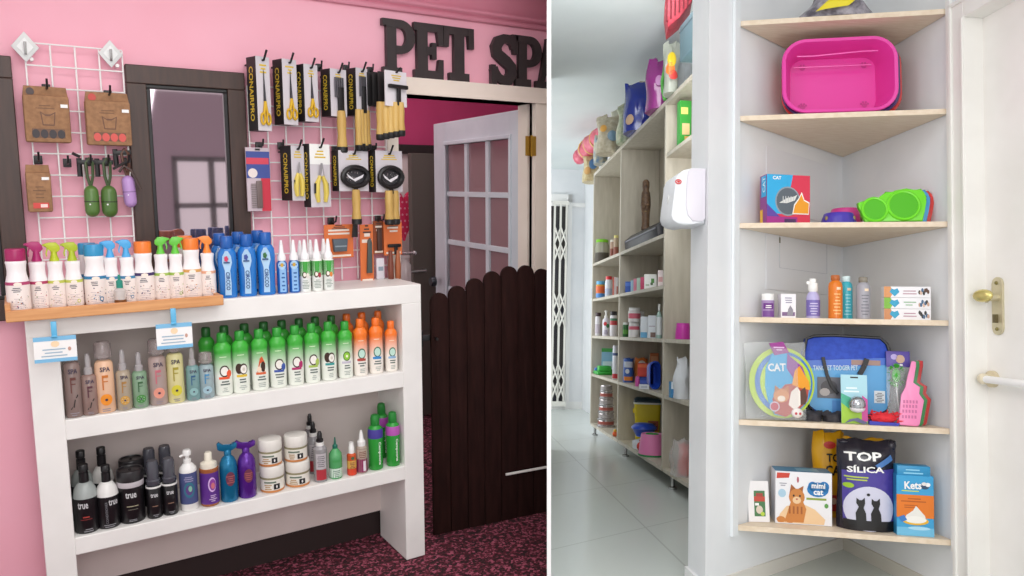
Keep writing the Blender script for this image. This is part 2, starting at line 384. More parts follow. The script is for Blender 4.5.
# raised letters above the doorway
LET = noisy('dark_letters', '#2c2627', '#342d2d', 14, 3, .5)
def letter(ch, x0, x1, z0, z1):
    w, h = x1-x0, z1-z0; b = B(); st = [0]
    def g(ps): st[0] += .00035; b.prism([(p*w, q*h) for p, q in ps], -.022-st[0], -st[0]*.3, LET)
    bx = lambda a, c, d, e: g([(a, d), (c, d), (c, e), (a, e)])
    if ch == 'P':
        bx(.12, .42, .05, .97); bx(0, .2, .88, 1); bx(0, .58, 0, .15)
        o, i_ = [], []
        for k in range(15): a = pi/2-pi*k/14; o.append((.55+.45*cos(a), .70+.30*sin(a))); i_.append((.55+.17*cos(a), .70+.16*sin(a)))
        g([(.12, 1)]+o+[(.4, .40), (.4, .54)]+i_[::-1]+[(.4, .86), (.12, .86)])
    if ch == 'E':
        bx(.1, .46, 0, 1); bx(0, 1, 0, .15); bx(0, 1, .86, 1); bx(.4, .72, .44, .58); bx(.6, .76, .36, .66)
        g([(.78, .1), (1, .1), (1, .36), (.84, .36)]); g([(.78, .9), (1, .9), (1, .62), (.84, .62)])
    if ch == 'T':
        bx(.34, .68, .05, 1); bx(0, 1, .86, 1); bx(.18, .84, 0, .15); g([(0, 1), (.2, 1), (.16, .62), (0, .62)]); g([(1, 1), (.8, 1), (.84, .62), (1, .62)])
    if ch == 'S':
        ctr = [(.9, .74), (.82, .84), (.66, .9), (.48, .9), (.3, .84), (.2, .73), (.24, .6), (.42, .52), (.6, .45), (.76, .36), (.78, .22), (.66, .11), (.46, .09), (.28, .14), (.16, .24), (.1, .32)]
        P_ = [Vector((a*w, c*h)) for a, c in ctr]; up, dn = [], []
        for k in range(len(P_)):
            t_ = (P_[min(k+1, len(P_)-1)]-P_[max(k-1, 0)]).normalized(); n_ = Vector((-t_.y, t_.x)); wd_ = h*(.085 if k in (0, 1, 2, 3, 12, 13, 14, 15) else .115)
            up.append(P_[k]+n_*wd_); dn.append(P_[k]-n_*wd_)
        for k in range(len(P_)-1): st[0] = 0; g([(v.x/w, v.y/h) for v in (up[k], up[k+1], dn[k+1], dn[k])])
        g([(.78, 1), (1, 1), (1, .62), (.84, .62)]); g([(0, 0), (.2, 0), (.16, .38), (0, .38)])
    if ch == 'A':
        g([(.38, 1), (.66, 1), (.92, .08), (.64, .08)]); g([(.4, 1), (.56, 1), (.3, .08), (.12, .08)]); bx(.3, .72, .26, .38); bx(0, .44, 0, .14); bx(.54, 1.05, 0, .14)
    return b
zt, zl = 2.165, 1.9425
for ch, p0, p1, lab in (('P', 382, 414.5, 'large dark slab letter P at the start of the word PET'), ('E', 413.5, 442.5, 'large dark slab letter E in the middle of the word PET'),
        ('T', 443, 473, 'large dark slab letter T at the end of the word PET'), ('S', 490.5, 517, 'large dark slab letter S after the gap, beginning the second word'),
        ('P', 515, 541, 'large dark slab letter P following the S of the second word'), ('A', 535.5, 562, 'dark slab letter A cut off beside the white partition')):
    x0, x1 = L.Y(p0, 48, WY-.02).x, L.Y(p1, 52, WY-.02).x
    o = solo(L, 'sign_letter', lab, 'letter', letter(ch, x0, x1, zl, zt), (x0, WY-.006, zl), 0, 'letters of the wall sign')
    if ch == 'A': trim_to(o, -1)

# ------------------------------------------------------------------ white display counter
CY0, CY1, CT = 2.652, 2.915, 1.119
t = thing(L, 'display_counter', 'white painted open counter with two long shelves against the pink wall', 'counter', (.006, CY0, 0))
D = CY1-CY0
B().box(0, 1.305, 0, D, 1.046, CT, PWHITE, .003).build('top', t, smooth=0)
B().box(0, .083, 0, D, 0, 1.047, PWHITE, .003).build('side_panel', t, smooth=0)
B().box(1.222, 1.305, 0, D, 0, 1.047, PWHITE, .003).build('side_panel', t, smooth=0)
B().box(.082, 1.223, 0, D, .717, .781, PWHITE, .003).build('shelf', t, smooth=0)
B().box(.082, 1.223, 0, D, .340, .397, PWHITE, .003).build('shelf', t, smooth=0)
B().box(.08, 1.225, D-.012, D-.001, .12, 1.05, noisy('grey_pink_panel', '#d3c6c1', '#dacdc9', 4, 3, .6)).build('back_panel', t, smooth=0)  # back panel in one even greyish pink

# ------------------------------------------------------------------ brown picket gate
GA, GB = Vector((1.407, 2.759, 0)), Vector((1.962, 2.688, 0)); gd = GB-GA; GW = gd.length
GATE = noisy('gate_brown', '#210f0d', '#2c1613', 9, 5, .8, vec=(5, 5, .7))
GATE.node_tree.nodes['Principled BSDF'].inputs['Specular IOR Level'].default_value = .15
t = thing(L, 'picket_gate', 'dark brown wooden picket gate with an arched top between counter and partition', 'gate', GA, atan2(gd.y, gd.x))
for i, ty in enumerate((293, 286, 278.5, 271.5, 266.5, 265.5, 269)):
    x0, x1 = GW*i/7+.0015, GW*(i+1)/7-.0015; p = GA+gd*((i+.5)/7)
    q = L.on(437+16*i, ty, p, (sin(radians(33.2)), cos(radians(33.2)), 0)); zt = q.z
    c, r = (x0+x1)/2, (x1-x0)/2
    pts = [(x0, .015), (x1, .015)]+[(c+r*cos(pi*k/10), zt-.04+.04*sin(pi*k/10)) for k in range(11)]
    B().prism(pts, 0, .02, GATE, bev=.002).build('picket', t)
for z in (.22, .78): B().box(.03, GW-.02, .02, .045, z, z+.08, GATE, .002).build('rail', t, smooth=0)
b = B(); b.box(-.045, .06, .0215, .035, .86, .885, BLACK, .002); b.box(-.05, -.03, .01, .04, .84, .905, BLACK, .002); b.tube([(.02, .02, .872), (.02, -.02, .872)], .006, BLACK); b.build('latch', t)
b = B(); q0, q1 = L.on(506, 474.5, GA+Vector((0, -.012, 0)), Vector((gd.y, -gd.x, 0))), L.on(547, 467, GA+Vector((0, -.012, 0)), Vector((gd.y, -gd.x, 0)))
o = B().tube([q0, q1], .006, OFFW).build('bar', t); o.matrix_world = Matrix.Identity(4)

# ================================================================== LEFT ROOM: goods on the counter
def spot(px, yb, yt, w, Y, z, room=L):
    p = room.Y(px, yb, Y); k = room.mpp(p); return Vector((p.x, Y, z+.0004)), (yb-yt)*k, w*k*.485
def face(p, f=.6): return -atan2(p.x, p.y)*f
def trigger(b, z, r, m, left=True, s=1):
    """a trigger-spray head on a neck of radius r at height z"""
    q = r*s; sg = -1 if left else 1
    b.lathe([(q*.62, z), (q*.62, z+q*.25), (q*.42, z+q*.9), (q*.34, z+q*1.6)], m, 16)
    f = lambda ps: [(sg*x*q, z+y*q) for x, y in ps]
    b.prism(f([(-.5, 1.35), (.35, 1.3), (.5, 1.75), (1.15, 2.2), (1.2, 2.55), (.4, 2.75), (-.35, 2.7), (-.75, 2.2), (-.8, 1.7)]), -q*.33, q*.33, m, bev=q*.1)
    b.prism(f([(.62, 1.95), (.86, 1.9), (1.05, 1.2), (.98, .75), (.84, .75), (.86, 1.2)]), -q*.2, q*.2, m)
    b.box(min(sg*1.15*q, sg*1.36*q), max(sg*1.15*q, sg*1.36*q), -q*.16, q*.16, z+2.25*q, z+2.5*q, m)
    return b
def pump(b, z, r, m):
    b.lathe([(r*.75, z), (r*.75, z+r*.7), (r*.35, z+r*.9), (r*.35, z+r*1.5), (r*.6, z+r*1.55), (r*.6, z+r*1.95), (r*.4, z+r*2.05)], m, 16)
    b.tube([(0, 0, z+r*1.75), (-r*.9, -r*.3, z+r*1.7)], r*.18, m, 6); return b
def mist(b, z, r, m, h):
    b.lathe([(r*.72, z), (r*.72, z+h*.3), (r*.5, z+h*.36), (r*.48, z+h*.8), (r*.36, z+h*.9), (r*.3, z+h)], m, 16)
    b.tube([(0, 0, z+h*.72), (0, -r*.62, z+h*.72)], r*.12, m, 6); return b

TRAYG = 'white grooming bottles lined up in the wooden tray'
PORC = mat('#f3eff0', .3); LBL = mat('#efe6e2', .5)
def tray_bottle(px, yb, yt, w, band, capc, head, label, Y=2.70, caph=.18):
    p, h, r = spot(px, yb, yt, w, Y, CT+.0088); t = thing(L, 'grooming_bottle', label, 'bottle', p, face(p), TRAYG)
    bh = h*(1-caph) if head == 'cap' else h-r*2.45
    b = B(); b.lathe([(r*.9, 0), (r, .005), (r, bh*.57), (r*.97, bh*.6), (r*.83, bh*.72), (r*.80, bh*.8), (r*.84, bh*.9), (r*.9, bh*.96), (r*.86, bh*.985), (r*.5, bh)], PORC)
    b.build('body', t)
    b = B(); mp = cyl(r); b.lathe([(r+.0004, .01), (r+.0006, bh*.56)], LBL, 24)
    c = mat(band, .5); b.lathe([(r+.0008, bh*.53), (r*.985+.001, bh*.59)], c, 24)
    mi_ = mat('#fbe9dc', .5); b.disc(mp, 0, bh*.55, r*.34, bh*.035, mi_, .0016)
    b.lines(mp, -r*.55, r*.3, bh*.4, bh*.5, 3, INK, .0009)
    cc = [mat(x, .6) for x in ('#5a5a78', '#a56a4a', band, '#7f8f6a')]
    for i in range(16): u, v = random.uniform(-.9, .9)*r, random.uniform(.06, .36)*bh; b.disc(mp, u, v, r*random.uniform(.03, .085), r*random.uniform(.03, .08), random.choice(cc), .001, 7)
    if random.random() < .5: b.disc(mp, r*.4, bh*.13, r*.2, r*.24, c, .0013, 12); b.disc(mp, r*.4, bh*.13, r*.12, r*.14, LBL, .0016, 12)
    b.lines(mp, -r*.7, r*.7, bh*.05, bh*.3, 7, mat('#b9aeb6', .6), .0008, .25)
    b.build('label', t)
    b = B(); m = mat(capc, .35)
    if head == 'cap': b.lathe([(r*.84, bh-.002), (r*.86, bh+.003), (r*.86, h-.004), (r*.8, h), (0, h)], m)
    else: trigger(b, bh-.002, r*.95, m, head == 'left', .94)
    b.build('cap' if head == 'cap' else 'trigger_head', t)
# the tray
lx, rx = L.Y(6, 322, 2.62).x, L.Y(222, 300, 2.62).x
TRW = noisy('tray_wood', '#c98a55', '#dca26c', 25, 4, .45, vec=(.2, 3, 3))
t = thing(L, 'wooden_tray', 'long orange-brown wooden tray along the counter top holding white bottles', 'tray', (lx, 2.595, CT+.0006))
W_ = rx-lx; B().box(0, W_, .012, .245, 0, .008, TRW, .001).build('base', t, smooth=0)
b = B(); b.box(0, W_, 0, .014, -.012, .022, TRW, .003); b.box(0, W_, .235, .247, 0, .02, TRW, .002); b.box(0, .014, .012, .236, 0, .04, TRW, .002); b.box(W_-.014, W_, .012, .236, 0, .02, TRW, .002)
b.build('rim', t, smooth=0)
for a in [
 (20, 312, 249, 21, '#b0406e', '#a3195c', 'cap', 'large white bottle with magenta screw cap at the tray end over the dark window', 2.665),
 (41, 311.5, 244, 17, '#b23a66', '#a81f66', 'left', 'white spray bottle with a magenta trigger head, standing in the wooden tray'),
 (58.5, 310.5, 245, 16, '#c3cc5a', '#b4c323', 'left', 'white spray bottle with lime trigger head next to the magenta trigger one'),
 (76, 308.5, 244, 16, '#c3cc5a', '#a9ba22', 'left', 'white spray bottle with lime trigger head next to the blue screw caps'),
 (91, 305, 246.5, 19, '#2f7fae', '#3193c4', 'cap', 'white bottle with blue screw cap, half hidden behind its blue capped twin', 2.775),
 (97.5, 306.5, 246.5, 21, '#2f7fae', '#3193c4', 'cap', 'large white bottle with blue screw cap in the front of the wooden tray'),
 (113.5, 304.8, 241.6, 14.5, '#3f86b0', '#4aa6e0', 'left', 'white spray bottle with blue trigger head behind the small teal capped bottle'),
 (129.5, 304, 241, 15, '#3f86b0', '#4aa6e0', 'left', 'white spray bottle with blue trigger head beside the purple banded bottle'),
 (146, 303.6, 244.6, 19, '#3d2d66', '#ee7d2e', 'cap', 'white bottle with orange screw cap and a dark purple band'),
 (163.5, 302.3, 239.4, 14.5, '#9cbd55', '#62c23d', 'right', 'white spray bottle with green trigger head next to the purple banded bottle'),
 (178, 302, 240, 14.5, '#9cbd55', '#62c23d', 'right', 'white spray bottle with green trigger head next to the orange banded bottle'),
 (188, 301, 242.5, 17, '#d9a058', '#ea7a2a', 'cap', 'white bottle with orange cap hidden behind the orange banded bottle', 2.775),
 (193.5, 300.8, 242, 18, '#d9a058', '#ee7d2e', 'cap', 'white bottle with orange screw cap and an orange band'),
 (209.5, 299.5, 239, 14.5, '#e3a98a', '#f08a35', 'left', 'white spray bottle with an orange trigger head at the blue bottles\' end of the tray')]:
    tray_bottle(*a)
p, h, r = spot(121.3, 308, 277, 11.5, 2.625, CT+.0088); p.y = 2.63
t = thing(L, 'dropper_bottle', 'small clear bottle with teal cap and amber contents in front of the tray bottles', 'bottle', p, 0)
b = B(); b.lathe([(r*.9, 0), (r, .004), (r, h*.5), (r*.5, h*.58)], mat('#e5dfdc', .15, trans=.4)); b.build('body', t)
B().lathe([(r*1.01, .003), (r*1.01, h*.2)], mat('#7a4a22', .3)).build('contents', t)
B().lathe([(r*.55, h*.55), (r*.55, h*.8), (r*.25, h*.84), (r*.2, h)], mat('#1f8a78', .4)).build('cap', t)

# blue shampoo bottles
BLU = mat('#1c74c6', .25, coat=.3); BLUD = mat('#1a5cae', .3); PALE = mat('#a9cdea', .4)
def blue_bottle(px, yb, yt, w, label, Y, fruit):
    p, h, r = spot(px, yb, yt, w, Y, CT); t = thing(L, 'shampoo_bottle', label, 'bottle', p, face(p, .9), 'blue shampoo bottles on the counter top')
    bh = h*.82; sy = .72
    b = B(); b.lathe([(r*.86, 0), (r*.93, .006), (r*.9, bh*.25), (r*.97, bh*.6), (r, bh*.78), (r*.93, bh*.9), (r*.7, bh*.97), (r*.55, bh)], BLU, 28, sy=sy); b.build('body', t)
    mp = lambda u, v, o: (r*.99*sin(u/r), -(r*.99*cos(u/r))*sy-o-.002, v)
    b = B(); b.poly(mp, [(x*r, y*bh) for x, y in ((-.36, .06), (.3, .06), (.34, .3), (.26, .55), (.5, .7), (.42, .83), (.1, .93), (-.2, .93), (-.5, .83), (-.55, .7), (-.3, .55), (-.3, .3))], PALE, .0008)
    b.text(mp, 'CIRCCO', .0, bh*.34, r*.42, mat('#16407e', .5), .002, -90, .02, wmax=bh*.36)
    f = mat(fruit, .5)
    for k in range(5): b.disc(mp, (-.1+.12*cos(k*1.26))*r, bh*(.78+.03*sin(k*1.26)), r*.11, bh*.03, f, .0016, 9)
    b.rect(mp, -r*.4, r*.25, bh*.69, bh*.72, mat('#33507e'), .0016); b.build('label', t)
    B().lathe([(r*.6, bh-.003), (r*.66, bh+.003), (r*.66, h-.005), (r*.6, h), (0, h)], BLUD, 28).build('cap', t)
for px, yb, yt, w, lab, Y, f in [
 (222, 298.5, 238, 17.5, 'blue shampoo bottle in back, behind the blue bottle with the red motif', 2.79, '#c8407a'),
 (240.5, 297.5, 237, 17.5, 'blue shampoo bottle in back, behind the blue bottle with the plain blue motif', 2.79, '#3a58a8'),
 (260, 296.5, 236, 17.5, 'blue shampoo bottle in back, behind the blue bottle with the green motif', 2.79, '#3f7a3a'),
 (229, 299.6, 238.5, 18.8, 'blue shampoo bottle with a red motif, next to the wooden tray', 2.69, '#cf3b62'),
 (248.6, 299, 237.5, 18.6, 'blue shampoo bottle with a blue motif, middle of the three in front', 2.69, '#3a4f9c'),
 (267.5, 298, 236, 18.4, 'blue shampoo bottle with a green motif, next to the small blue sprays', 2.69, '#2f6a35')]:
    blue_bottle(px, yb, yt, w, lab, Y, f)
def slim_spray(px, yb, yt, w, label, Y, kind, group):
    p, h, r = spot(px, yb, yt, w, Y, CT); t = thing(L, 'spray_bottle', label, 'bottle', p, face(p, .8), group); bh = h*.63; mp = cyl(r)
    if kind == 'blue':
        B().lathe([(r*.92, 0), (r, .003), (r, bh*.9), (r*.6, bh)], mat('#1a62b8', .3)).build('body', t)
        b = B(); b.rect(mp, -r*.5, r*.75, bh*.05, bh*.75, mat('#8dbbe8', .5), .0006, 6); b.disc(mp, 0, bh*.85, r*.75, bh*.13, PALE, .001); b.lines(mp, -r*.2, r*.5, bh*.1, bh*.7, 5, mat('#2f64a8'), .001, .4)
        b.disc(mp, 0, bh*.86, r*.3, bh*.06, mat('#c9a23a'), .0014, 10); b.build('label', t)
    else:
        B().lathe([(r*.92, 0), (r, .003), (r, bh*.93), (r*.6, bh)], mat('#eceeea', .35)).build('body', t)
        b = B(); b.lathe([(r*1.005, bh*.48), (r*1.01, bh*.93)], mat('#3ca03c', .4), 20); b.disc(mp, -r*.2, bh*.52, r*.4, bh*.1, mat('#4b3a26'), .001, 12); b.disc(mp, -r*.15, bh*.53, r*.26, bh*.065, mat('#ece6da'), .0014, 12)
        b.disc(mp, r*.4, bh*.5, r*.3, bh*.08, mat(kind), .0012, 10); b.lines(mp, -r*.7, r*.7, bh*.1, bh*.38, 6, mat('#8a9a90'), .0009, .4); b.build('label', t)
    b = B(); m = mat('#f2f1f2', .3); b.lathe([(r*.8, bh-.002), (r*.82, bh+h*.06), (r*.62, bh+h*.11), (r*.5, bh+h*.13), (r*.36, h*.9), (r*.22, h)], m, 18); b.tube([(0, 0, h*.93), (0, -r*.5, h*.93)], r*.12, m, 6); b.build('sprayer', t)
g = 'small sprays with white nozzles on the counter top'
for a in [(301.5, 293.5, 245, 10.5, 'green-white spray with white nozzle in the back row, nearest the small blue sprays', 2.76, '#c85a3a'), (312, 293, 244.5, 10.5, 'green-white spray with white nozzle, middle of the back row', 2.76, '#b03040'), (325, 292.5, 244, 10.5, 'green-white spray with white nozzle in the back row, nearest the orange comb card', 2.76, '#c98a3a'),
 (283, 296.8, 244, 10.5, 'small blue spray with white nozzle next to the large blue bottles', 2.69, 'blue'), (295, 296.2, 244, 10.5, 'small blue spray with white nozzle next to the green-white sprays', 2.69, 'blue'),
 (306, 295.7, 244, 11, 'green-white spray in front with a white flower motif, next to the blue sprays', 2.69, '#e9e2d8'), (317.8, 295, 243.8, 11, 'green-white spray in front with red berries on its label', 2.69, '#a32a3c'), (329.3, 294.3, 243.5, 11, 'green-white spray in front with an orange and brown fruit motif', 2.69, '#e0863a')]:
    slim_spray(*a, g)

# price tags clipped to the tray
for px, x0, x1, y0, y1, lab in ((55.5, 40, 77, 336, 362, 'white and blue price tag hanging from the tray below the magenta and lime bottles'), (174.5, 159, 192, 323, 348.5, 'white and blue price tag hanging from the tray below the green trigger bottles')):
    Yt = 2.588; p = L.Y(px, (y0+y1)/2, Yt); k = L.mpp(p); w, h = (x1-x0)*k, (y1-y0)*k
    t = thing(L, 'price_tag', lab, 'tag', (p.x, Yt, p.z), radians(-6), 'price tags on the wooden tray')
    SKY = mat('#7ab8de', .5); b = B(); b.box(-w/2, w/2, -.001, .001, -h/2, h/2, mat('#f2f1f0', .5)); mp = flat(-.001)
    b.rect(mp, -w/2, w/2, h*.33, h/2, SKY); b.rect(mp, -w/2, w/2, -h/2, -h*.36, SKY); b.disc(mp, 0, h*.2, w*.1, h*.12, mat('#f6d7b0'), .001); b.lines(mp, -w*.38, w*.3, -h*.28, h*.1, 3, mat('#9db6c9'), .001, .35); b.disc(mp, w*.33, -h*.02, w*.04, h*.08, mat('#c79a8a'), .001)
    b.build('card', t, smooth=0)
    b = B(); q = 5*k; b.box(-q/2, q/2, -.004, .004, h*.42, h/2+15*k, mat('#5fb3dd', .3), .001); b.tube([(-q/2, -.004, h*.5), (q/2, -.004, h*.5)], .003, mat('#5fb3dd', .3)); b.build('hanging_clip', t)

# ------------------------------------------------------------------ middle shelf
MZ, LZ = .7815, .3975
def inside(p, r): p.x = min(max(p.x, .0925+r), 1.2245-r); return p
def mid(px, yb, yt, w, Y=None):
    p, h, r = spot(px, yb, yt, w, 2.70, MZ); Y = Y or 2.662+r; p, h, r = spot(px, yb, yt, w, Y, MZ); return inside(p, r), h, r
def spa(px, yb, yt, w, tint, ink, mark, kind, label, trans=.35, Y=None):
    p, h, r = mid(px, yb, yt, w, Y); t = thing(L, 'spa_bottle', label, 'bottle', p, face(p, .8), 'clear and tinted bottles at the left of the middle shelf'); mp = cyl(r)
    bh = h*(.74 if kind == 'cap' else .66)
    b = B(); b.lathe([(r*.9, 0), (r, .005), (r*.97, bh*.5), (r*.93, bh*.93), (r*.75, bh*.98), (r*.5, bh)], mat(tint, .2, trans=trans)); b.build('body', t)
    b = B(); mp = cyl(r*1.0); dk = mat('#3a2f4a', .5)
    b.text(mp, 'SPA', r*.1, bh*.84, bh*.09, dk, .0012, 0, .02, wmax=r*1.0); c = mat(ink, .5)
    b.rect(mp, -r*.25, -r*.12, bh*.45, bh*.73, c, .001, 2); b.rect(mp, -r*.25, r*.35, bh*.68, bh*.73, c, .001, 3); b.rect(mp, -r*.15, r*.3, bh*.6, bh*.62, c, .001, 3)
    mk = mat(mark, .5)
    if kind == 'reed' or mark == '#2c2320': b.poly(mp, [(-r*.4, bh*.15), (-r*.3, bh*.15), (r*.5, bh*.4), (r*.42, bh*.42)], mk, .001); b.poly(mp, [(-r*.1, bh*.2), (0, bh*.18), (r*.2, bh*.32), (r*.1, bh*.34)], mk, .0012)
    else:
        b.disc(mp, r*.05, bh*.26, r*.6, bh*.11, mk, .001); b.disc(mp, r*.05, bh*.26, r*.45, bh*.08, mat(tint, .4), .0014, 16) if kind != 'cap' else None
        for q in range(6): b.disc(mp, r*(.05+.28*cos(q*1.05)), bh*(.26+.055*sin(q*1.05)), r*.15, bh*.026, mk, .0018, 8)
        b.disc(mp, r*.05, bh*.26, r*.14, bh*.024, dk, .0022, 8)
    b.lines(mp, -r*.5, r*.5, bh*.04, bh*.11, 2, mat('#8f8890'), .001); b.build('label', t)
    b = B(); cm = mat('#d8cccb', .15, trans=.75)
    if kind == 'cap': b.lathe([(r*.5, bh-.002), (r*.5, bh+h*.03), (r*.86, bh+h*.035), (r*.86, h-h*.04), (r*.7, h-h*.01), (0, h)], cm); b.build('cap', t)
    else: mist(b, bh-.002, r*.72, mat('#cdc8ca', .2, trans=.4), h-bh); b.build('sprayer', t)
for a in [
 (74.5, 420.5, 345, 16.5, '#a68f89', '#6a3a34', '#2c2320', 'cap', 'brownish tall bottle with clear cap, at the counter end of the middle shelf'),
 (91.5, 416.7, 355, 15.5, '#a68a82', '#5a2d3a', '#2c2320', 'reed', 'brownish clear mist bottle next to the peach bottle with the orange slice', .3),
 (107, 413.7, 342.5, 18.5, '#efc3a2', '#c8742c', '#ee9326', 'cap', 'tall peach bottle with clear cap and an orange slice on its label', .12),
 (125.5, 411.8, 351, 14.5, '#c8b8a2', '#a87a3a', '#cf9a33', 'mist', 'pale clear mist bottle with a golden ring, right after the peach bottle'),
 (141.5, 409, 353, 15, '#9cbf9f', '#2f5f35', '#3f8a35', 'mist', 'green tinted mist bottle with a kiwi slice on its label'),
 (159.5, 406, 339.5, 18, '#cdb6b0', '#c86a78', '#e79a86', 'cap', 'pinkish clear tall bottle with a coral flower on its label'),
 (177, 403, 336, 17, '#e8e0a4', '#a89a2c', '#d9cf3e', 'cap', 'pale yellow tall bottle with a yellow flower, under the hanging price tag', .12),
 (194, 401, 348, 13.5, '#8fb9ba', '#2a5a86', '#8fb9ba', 'mist', 'teal tinted mist bottle with blue letters beside the pale yellow bottle'),
 (207.5, 398, 352, 15, '#b6ccd2', '#3a86b8', '#a6c6d2', 'cap', 'pale blue bottle with clear cap, beside the green shampoo bottles')]:
    spa(*a)

def gradient(name, top, base, z0, z1):
    if name in MATS: return MATS[name]
    m = bpy.data.materials.new(name); m.use_nodes = True; nt = m.node_tree; N = nt.nodes; b = N['Principled BSDF']; b.inputs['Roughness'].default_value = .28
    tc = N.new('ShaderNodeTexCoord'); sx = N.new('ShaderNodeSeparateXYZ'); mr = N.new('ShaderNodeMapRange'); mr.inputs['From Min'].default_value = z0; mr.inputs['From Max'].default_value = z1
    rp = N.new('ShaderNodeValToRGB'); rp.color_ramp.elements[0].color = lin(base); rp.color_ramp.elements[1].color = lin(top)
    k = nt.links.new; k(tc.outputs['Object'], sx.inputs[0]); k(sx.outputs['Z'], mr.inputs['Value']); k(mr.outputs[0], rp.inputs[0]); k(rp.outputs[0], b.inputs['Base Color']); MATS[name] = m; return m
GRB = gradient('green_fade_plastic', '#3fae3a', '#eef2e8', .07, .15); ORB = gradient('orange_fade_plastic', '#f27a28', '#f6efe6', .06, .145)
GRC = mat('#2f9a34', .3); GRD = mat('#1f6a28', .35); ORC = mat('#ef7424', .3)
def tropic(px, yb, yt, w, kind, fruit, banner, label, Y=None, group='fruit shampoo bottles on the middle shelf'):
    p, h, r = mid(px, yb, yt, w, Y); h = h if fruit else .224; t = thing(L, 'fruit_shampoo_bottle', label, 'bottle', p, face(p, .55), group); bh = h*.86; mp = cyl(r)
    b = B(); b.lathe([(r*.88, 0), (r*.98, .005), (r, bh*.3), (r*.97, bh*.6), (r*.94, bh*.78), (r*1.0, bh*.84), (r*.98, bh*.9), (r*.75, bh*.955), (r*.55, bh*.985), (r*.5, bh)], GRB if kind == 'g' else ORB, 26, sy=.8); b.build('body', t)
    mp = lambda u, v, o: ((r+o)*sin(u/r), -(r*.8+o)*cos(u/r), v)
    if fruit:
        b = B(); u, v = r*.08, bh*.46; dk = mat('#3b2418', .5)
        if fruit == 'coco':
            b.disc(mp, u-r*.35, v+bh*.01, r*.42, bh*.1, dk, .001); b.disc(mp, u+r*.15, v, r*.48, bh*.105, dk, .0014); b.disc(mp, u+r*.17, v-bh*.005, r*.36, bh*.08, mat('#f1ede6'), .0018); b.disc(mp, u+r*.17, v-bh*.005, r*.16, bh*.035, mat('#d9d2c6'), .0022, 10)
        elif fruit == 'slice':
            b.disc(mp, u, v, r*.55, bh*.11, dk, .001); b.disc(mp, u, v, r*.42, bh*.085, mat('#f1ede6'), .0014); b.disc(mp, u+r*.5, v-bh*.05, r*.3, bh*.07, mat(banner), .0018, 10)
        elif fruit == 'papaya':
            b.poly(mp, [(u-r*.5, v-bh*.1), (u+r*.4, v-bh*.1), (u+r*.5, v+bh*.05), (u+r*.1, v+bh*.2), (u-r*.15, v+bh*.16)], mat('#d9582c'), .001); b.disc(mp, u+r*.2, v, r*.28, bh*.1, dk, .0014); b.disc(mp, u-r*.25, v-bh*.05, r*.25, bh*.06, mat('#f3d9c0'), .0018, 10)
        elif fruit == 'kiwi':
            b.disc(mp, u, v, r*.5, bh*.1, mat('#4a6a22'), .001); b.disc(mp, u, v, r*.4, bh*.08, mat('#8cc63a'), .0014); b.disc(mp, u, v, r*.14, bh*.03, mat('#f2f2d0'), .0018, 8)
        else:
            b.disc(mp, u, v, r*.55, bh*.11, mat('#2f6a52'), .001); b.disc(mp, u, v, r*.42, bh*.085, mat('#bfe0d2'), .0014); b.disc(mp, u-r*.1, v-bh*.12, r*.6, bh*.03, mat(banner), .0016, 10)
        b.rect(mp, u-r*.65, u+r*.55, bh*.31, bh*.355, mat(banner), .0012, 5)
        b.lines(mp, u-r*.55, u+r*.6, bh*.2, bh*.3, 2, mat('#5f6b66'), .001, .5); b.lines(mp, u-r*.4, u+r*.5, bh*.07, bh*.17, 3, mat('#a9b2ac'), .001, .4); b.build('label', t); B().rect(mp, -r*.4, r*.35, bh*.72, bh*.735, mat('#d8efc8' if kind == 'g' else '#fbe3c6'), .001).build('brand_mark', t)
    b = B(); b.lathe([(r*.52, bh-.002), (r*.56, bh+.003), (r*.55, h-h*.02), (r*.45, h), (0, h)], (GRC if fruit else GRD) if kind == 'g' else ORC, 20); b.build('cap', t)
for a in [
 (224.5, 396, 333.5, 17.5, 'g', 'slice', '#ee5a32', 'green shampoo bottle with coconut and a red-orange banner, nearest the pale blue bottle'),
 (242, 394, 332, 17, 'g', 'coco', '#e3c23a', 'green shampoo bottle with a coconut and a yellow banner'),
 (261, 391, 330, 16.5, 'g', 'papaya', '#d8653a', 'green shampoo bottle with a red papaya on its label'),
 (279, 389, 329, 16.5, 'g', 'slice', '#3d58a8', 'green shampoo bottle with coconut and a dark blue banner'),
 (296.5, 386.6, 327, 16, 'g', 'slice', '#b32a6a', 'green shampoo bottle with coconut and a magenta banner'),
 (313, 383.9, 324.6, 15.5, 'g', 'slice', '#a8c25a', 'green shampoo bottle with a coconut half and a pale green banner'),
 (329.5, 381.5, 323, 15.5, 'g', 'coco', '#2f9a98', 'green shampoo bottle with a large coconut and a teal banner'),
 (346, 378.5, 322, 15, 'g', 'kiwi', '#c9c2d2', 'green shampoo bottle with a kiwi slice, next to the orange bottles'),
 (361, 376, 319, 14.5, 'o', 'ring', '#b0453a', 'orange shampoo bottle with a brown-red banner, next to the kiwi bottle'),
 (376.5, 373, 317, 14.5, 'o', 'ring', '#2f86c8', 'orange shampoo bottle with a blue banner, middle of the front orange bottles'),
 (391.5, 371, 320.5, 13, 'o', 'ring', '#8fb4d6', 'orange shampoo bottle with a pale blue label, at the end beside the counter wall')]:
    tropic(*a)
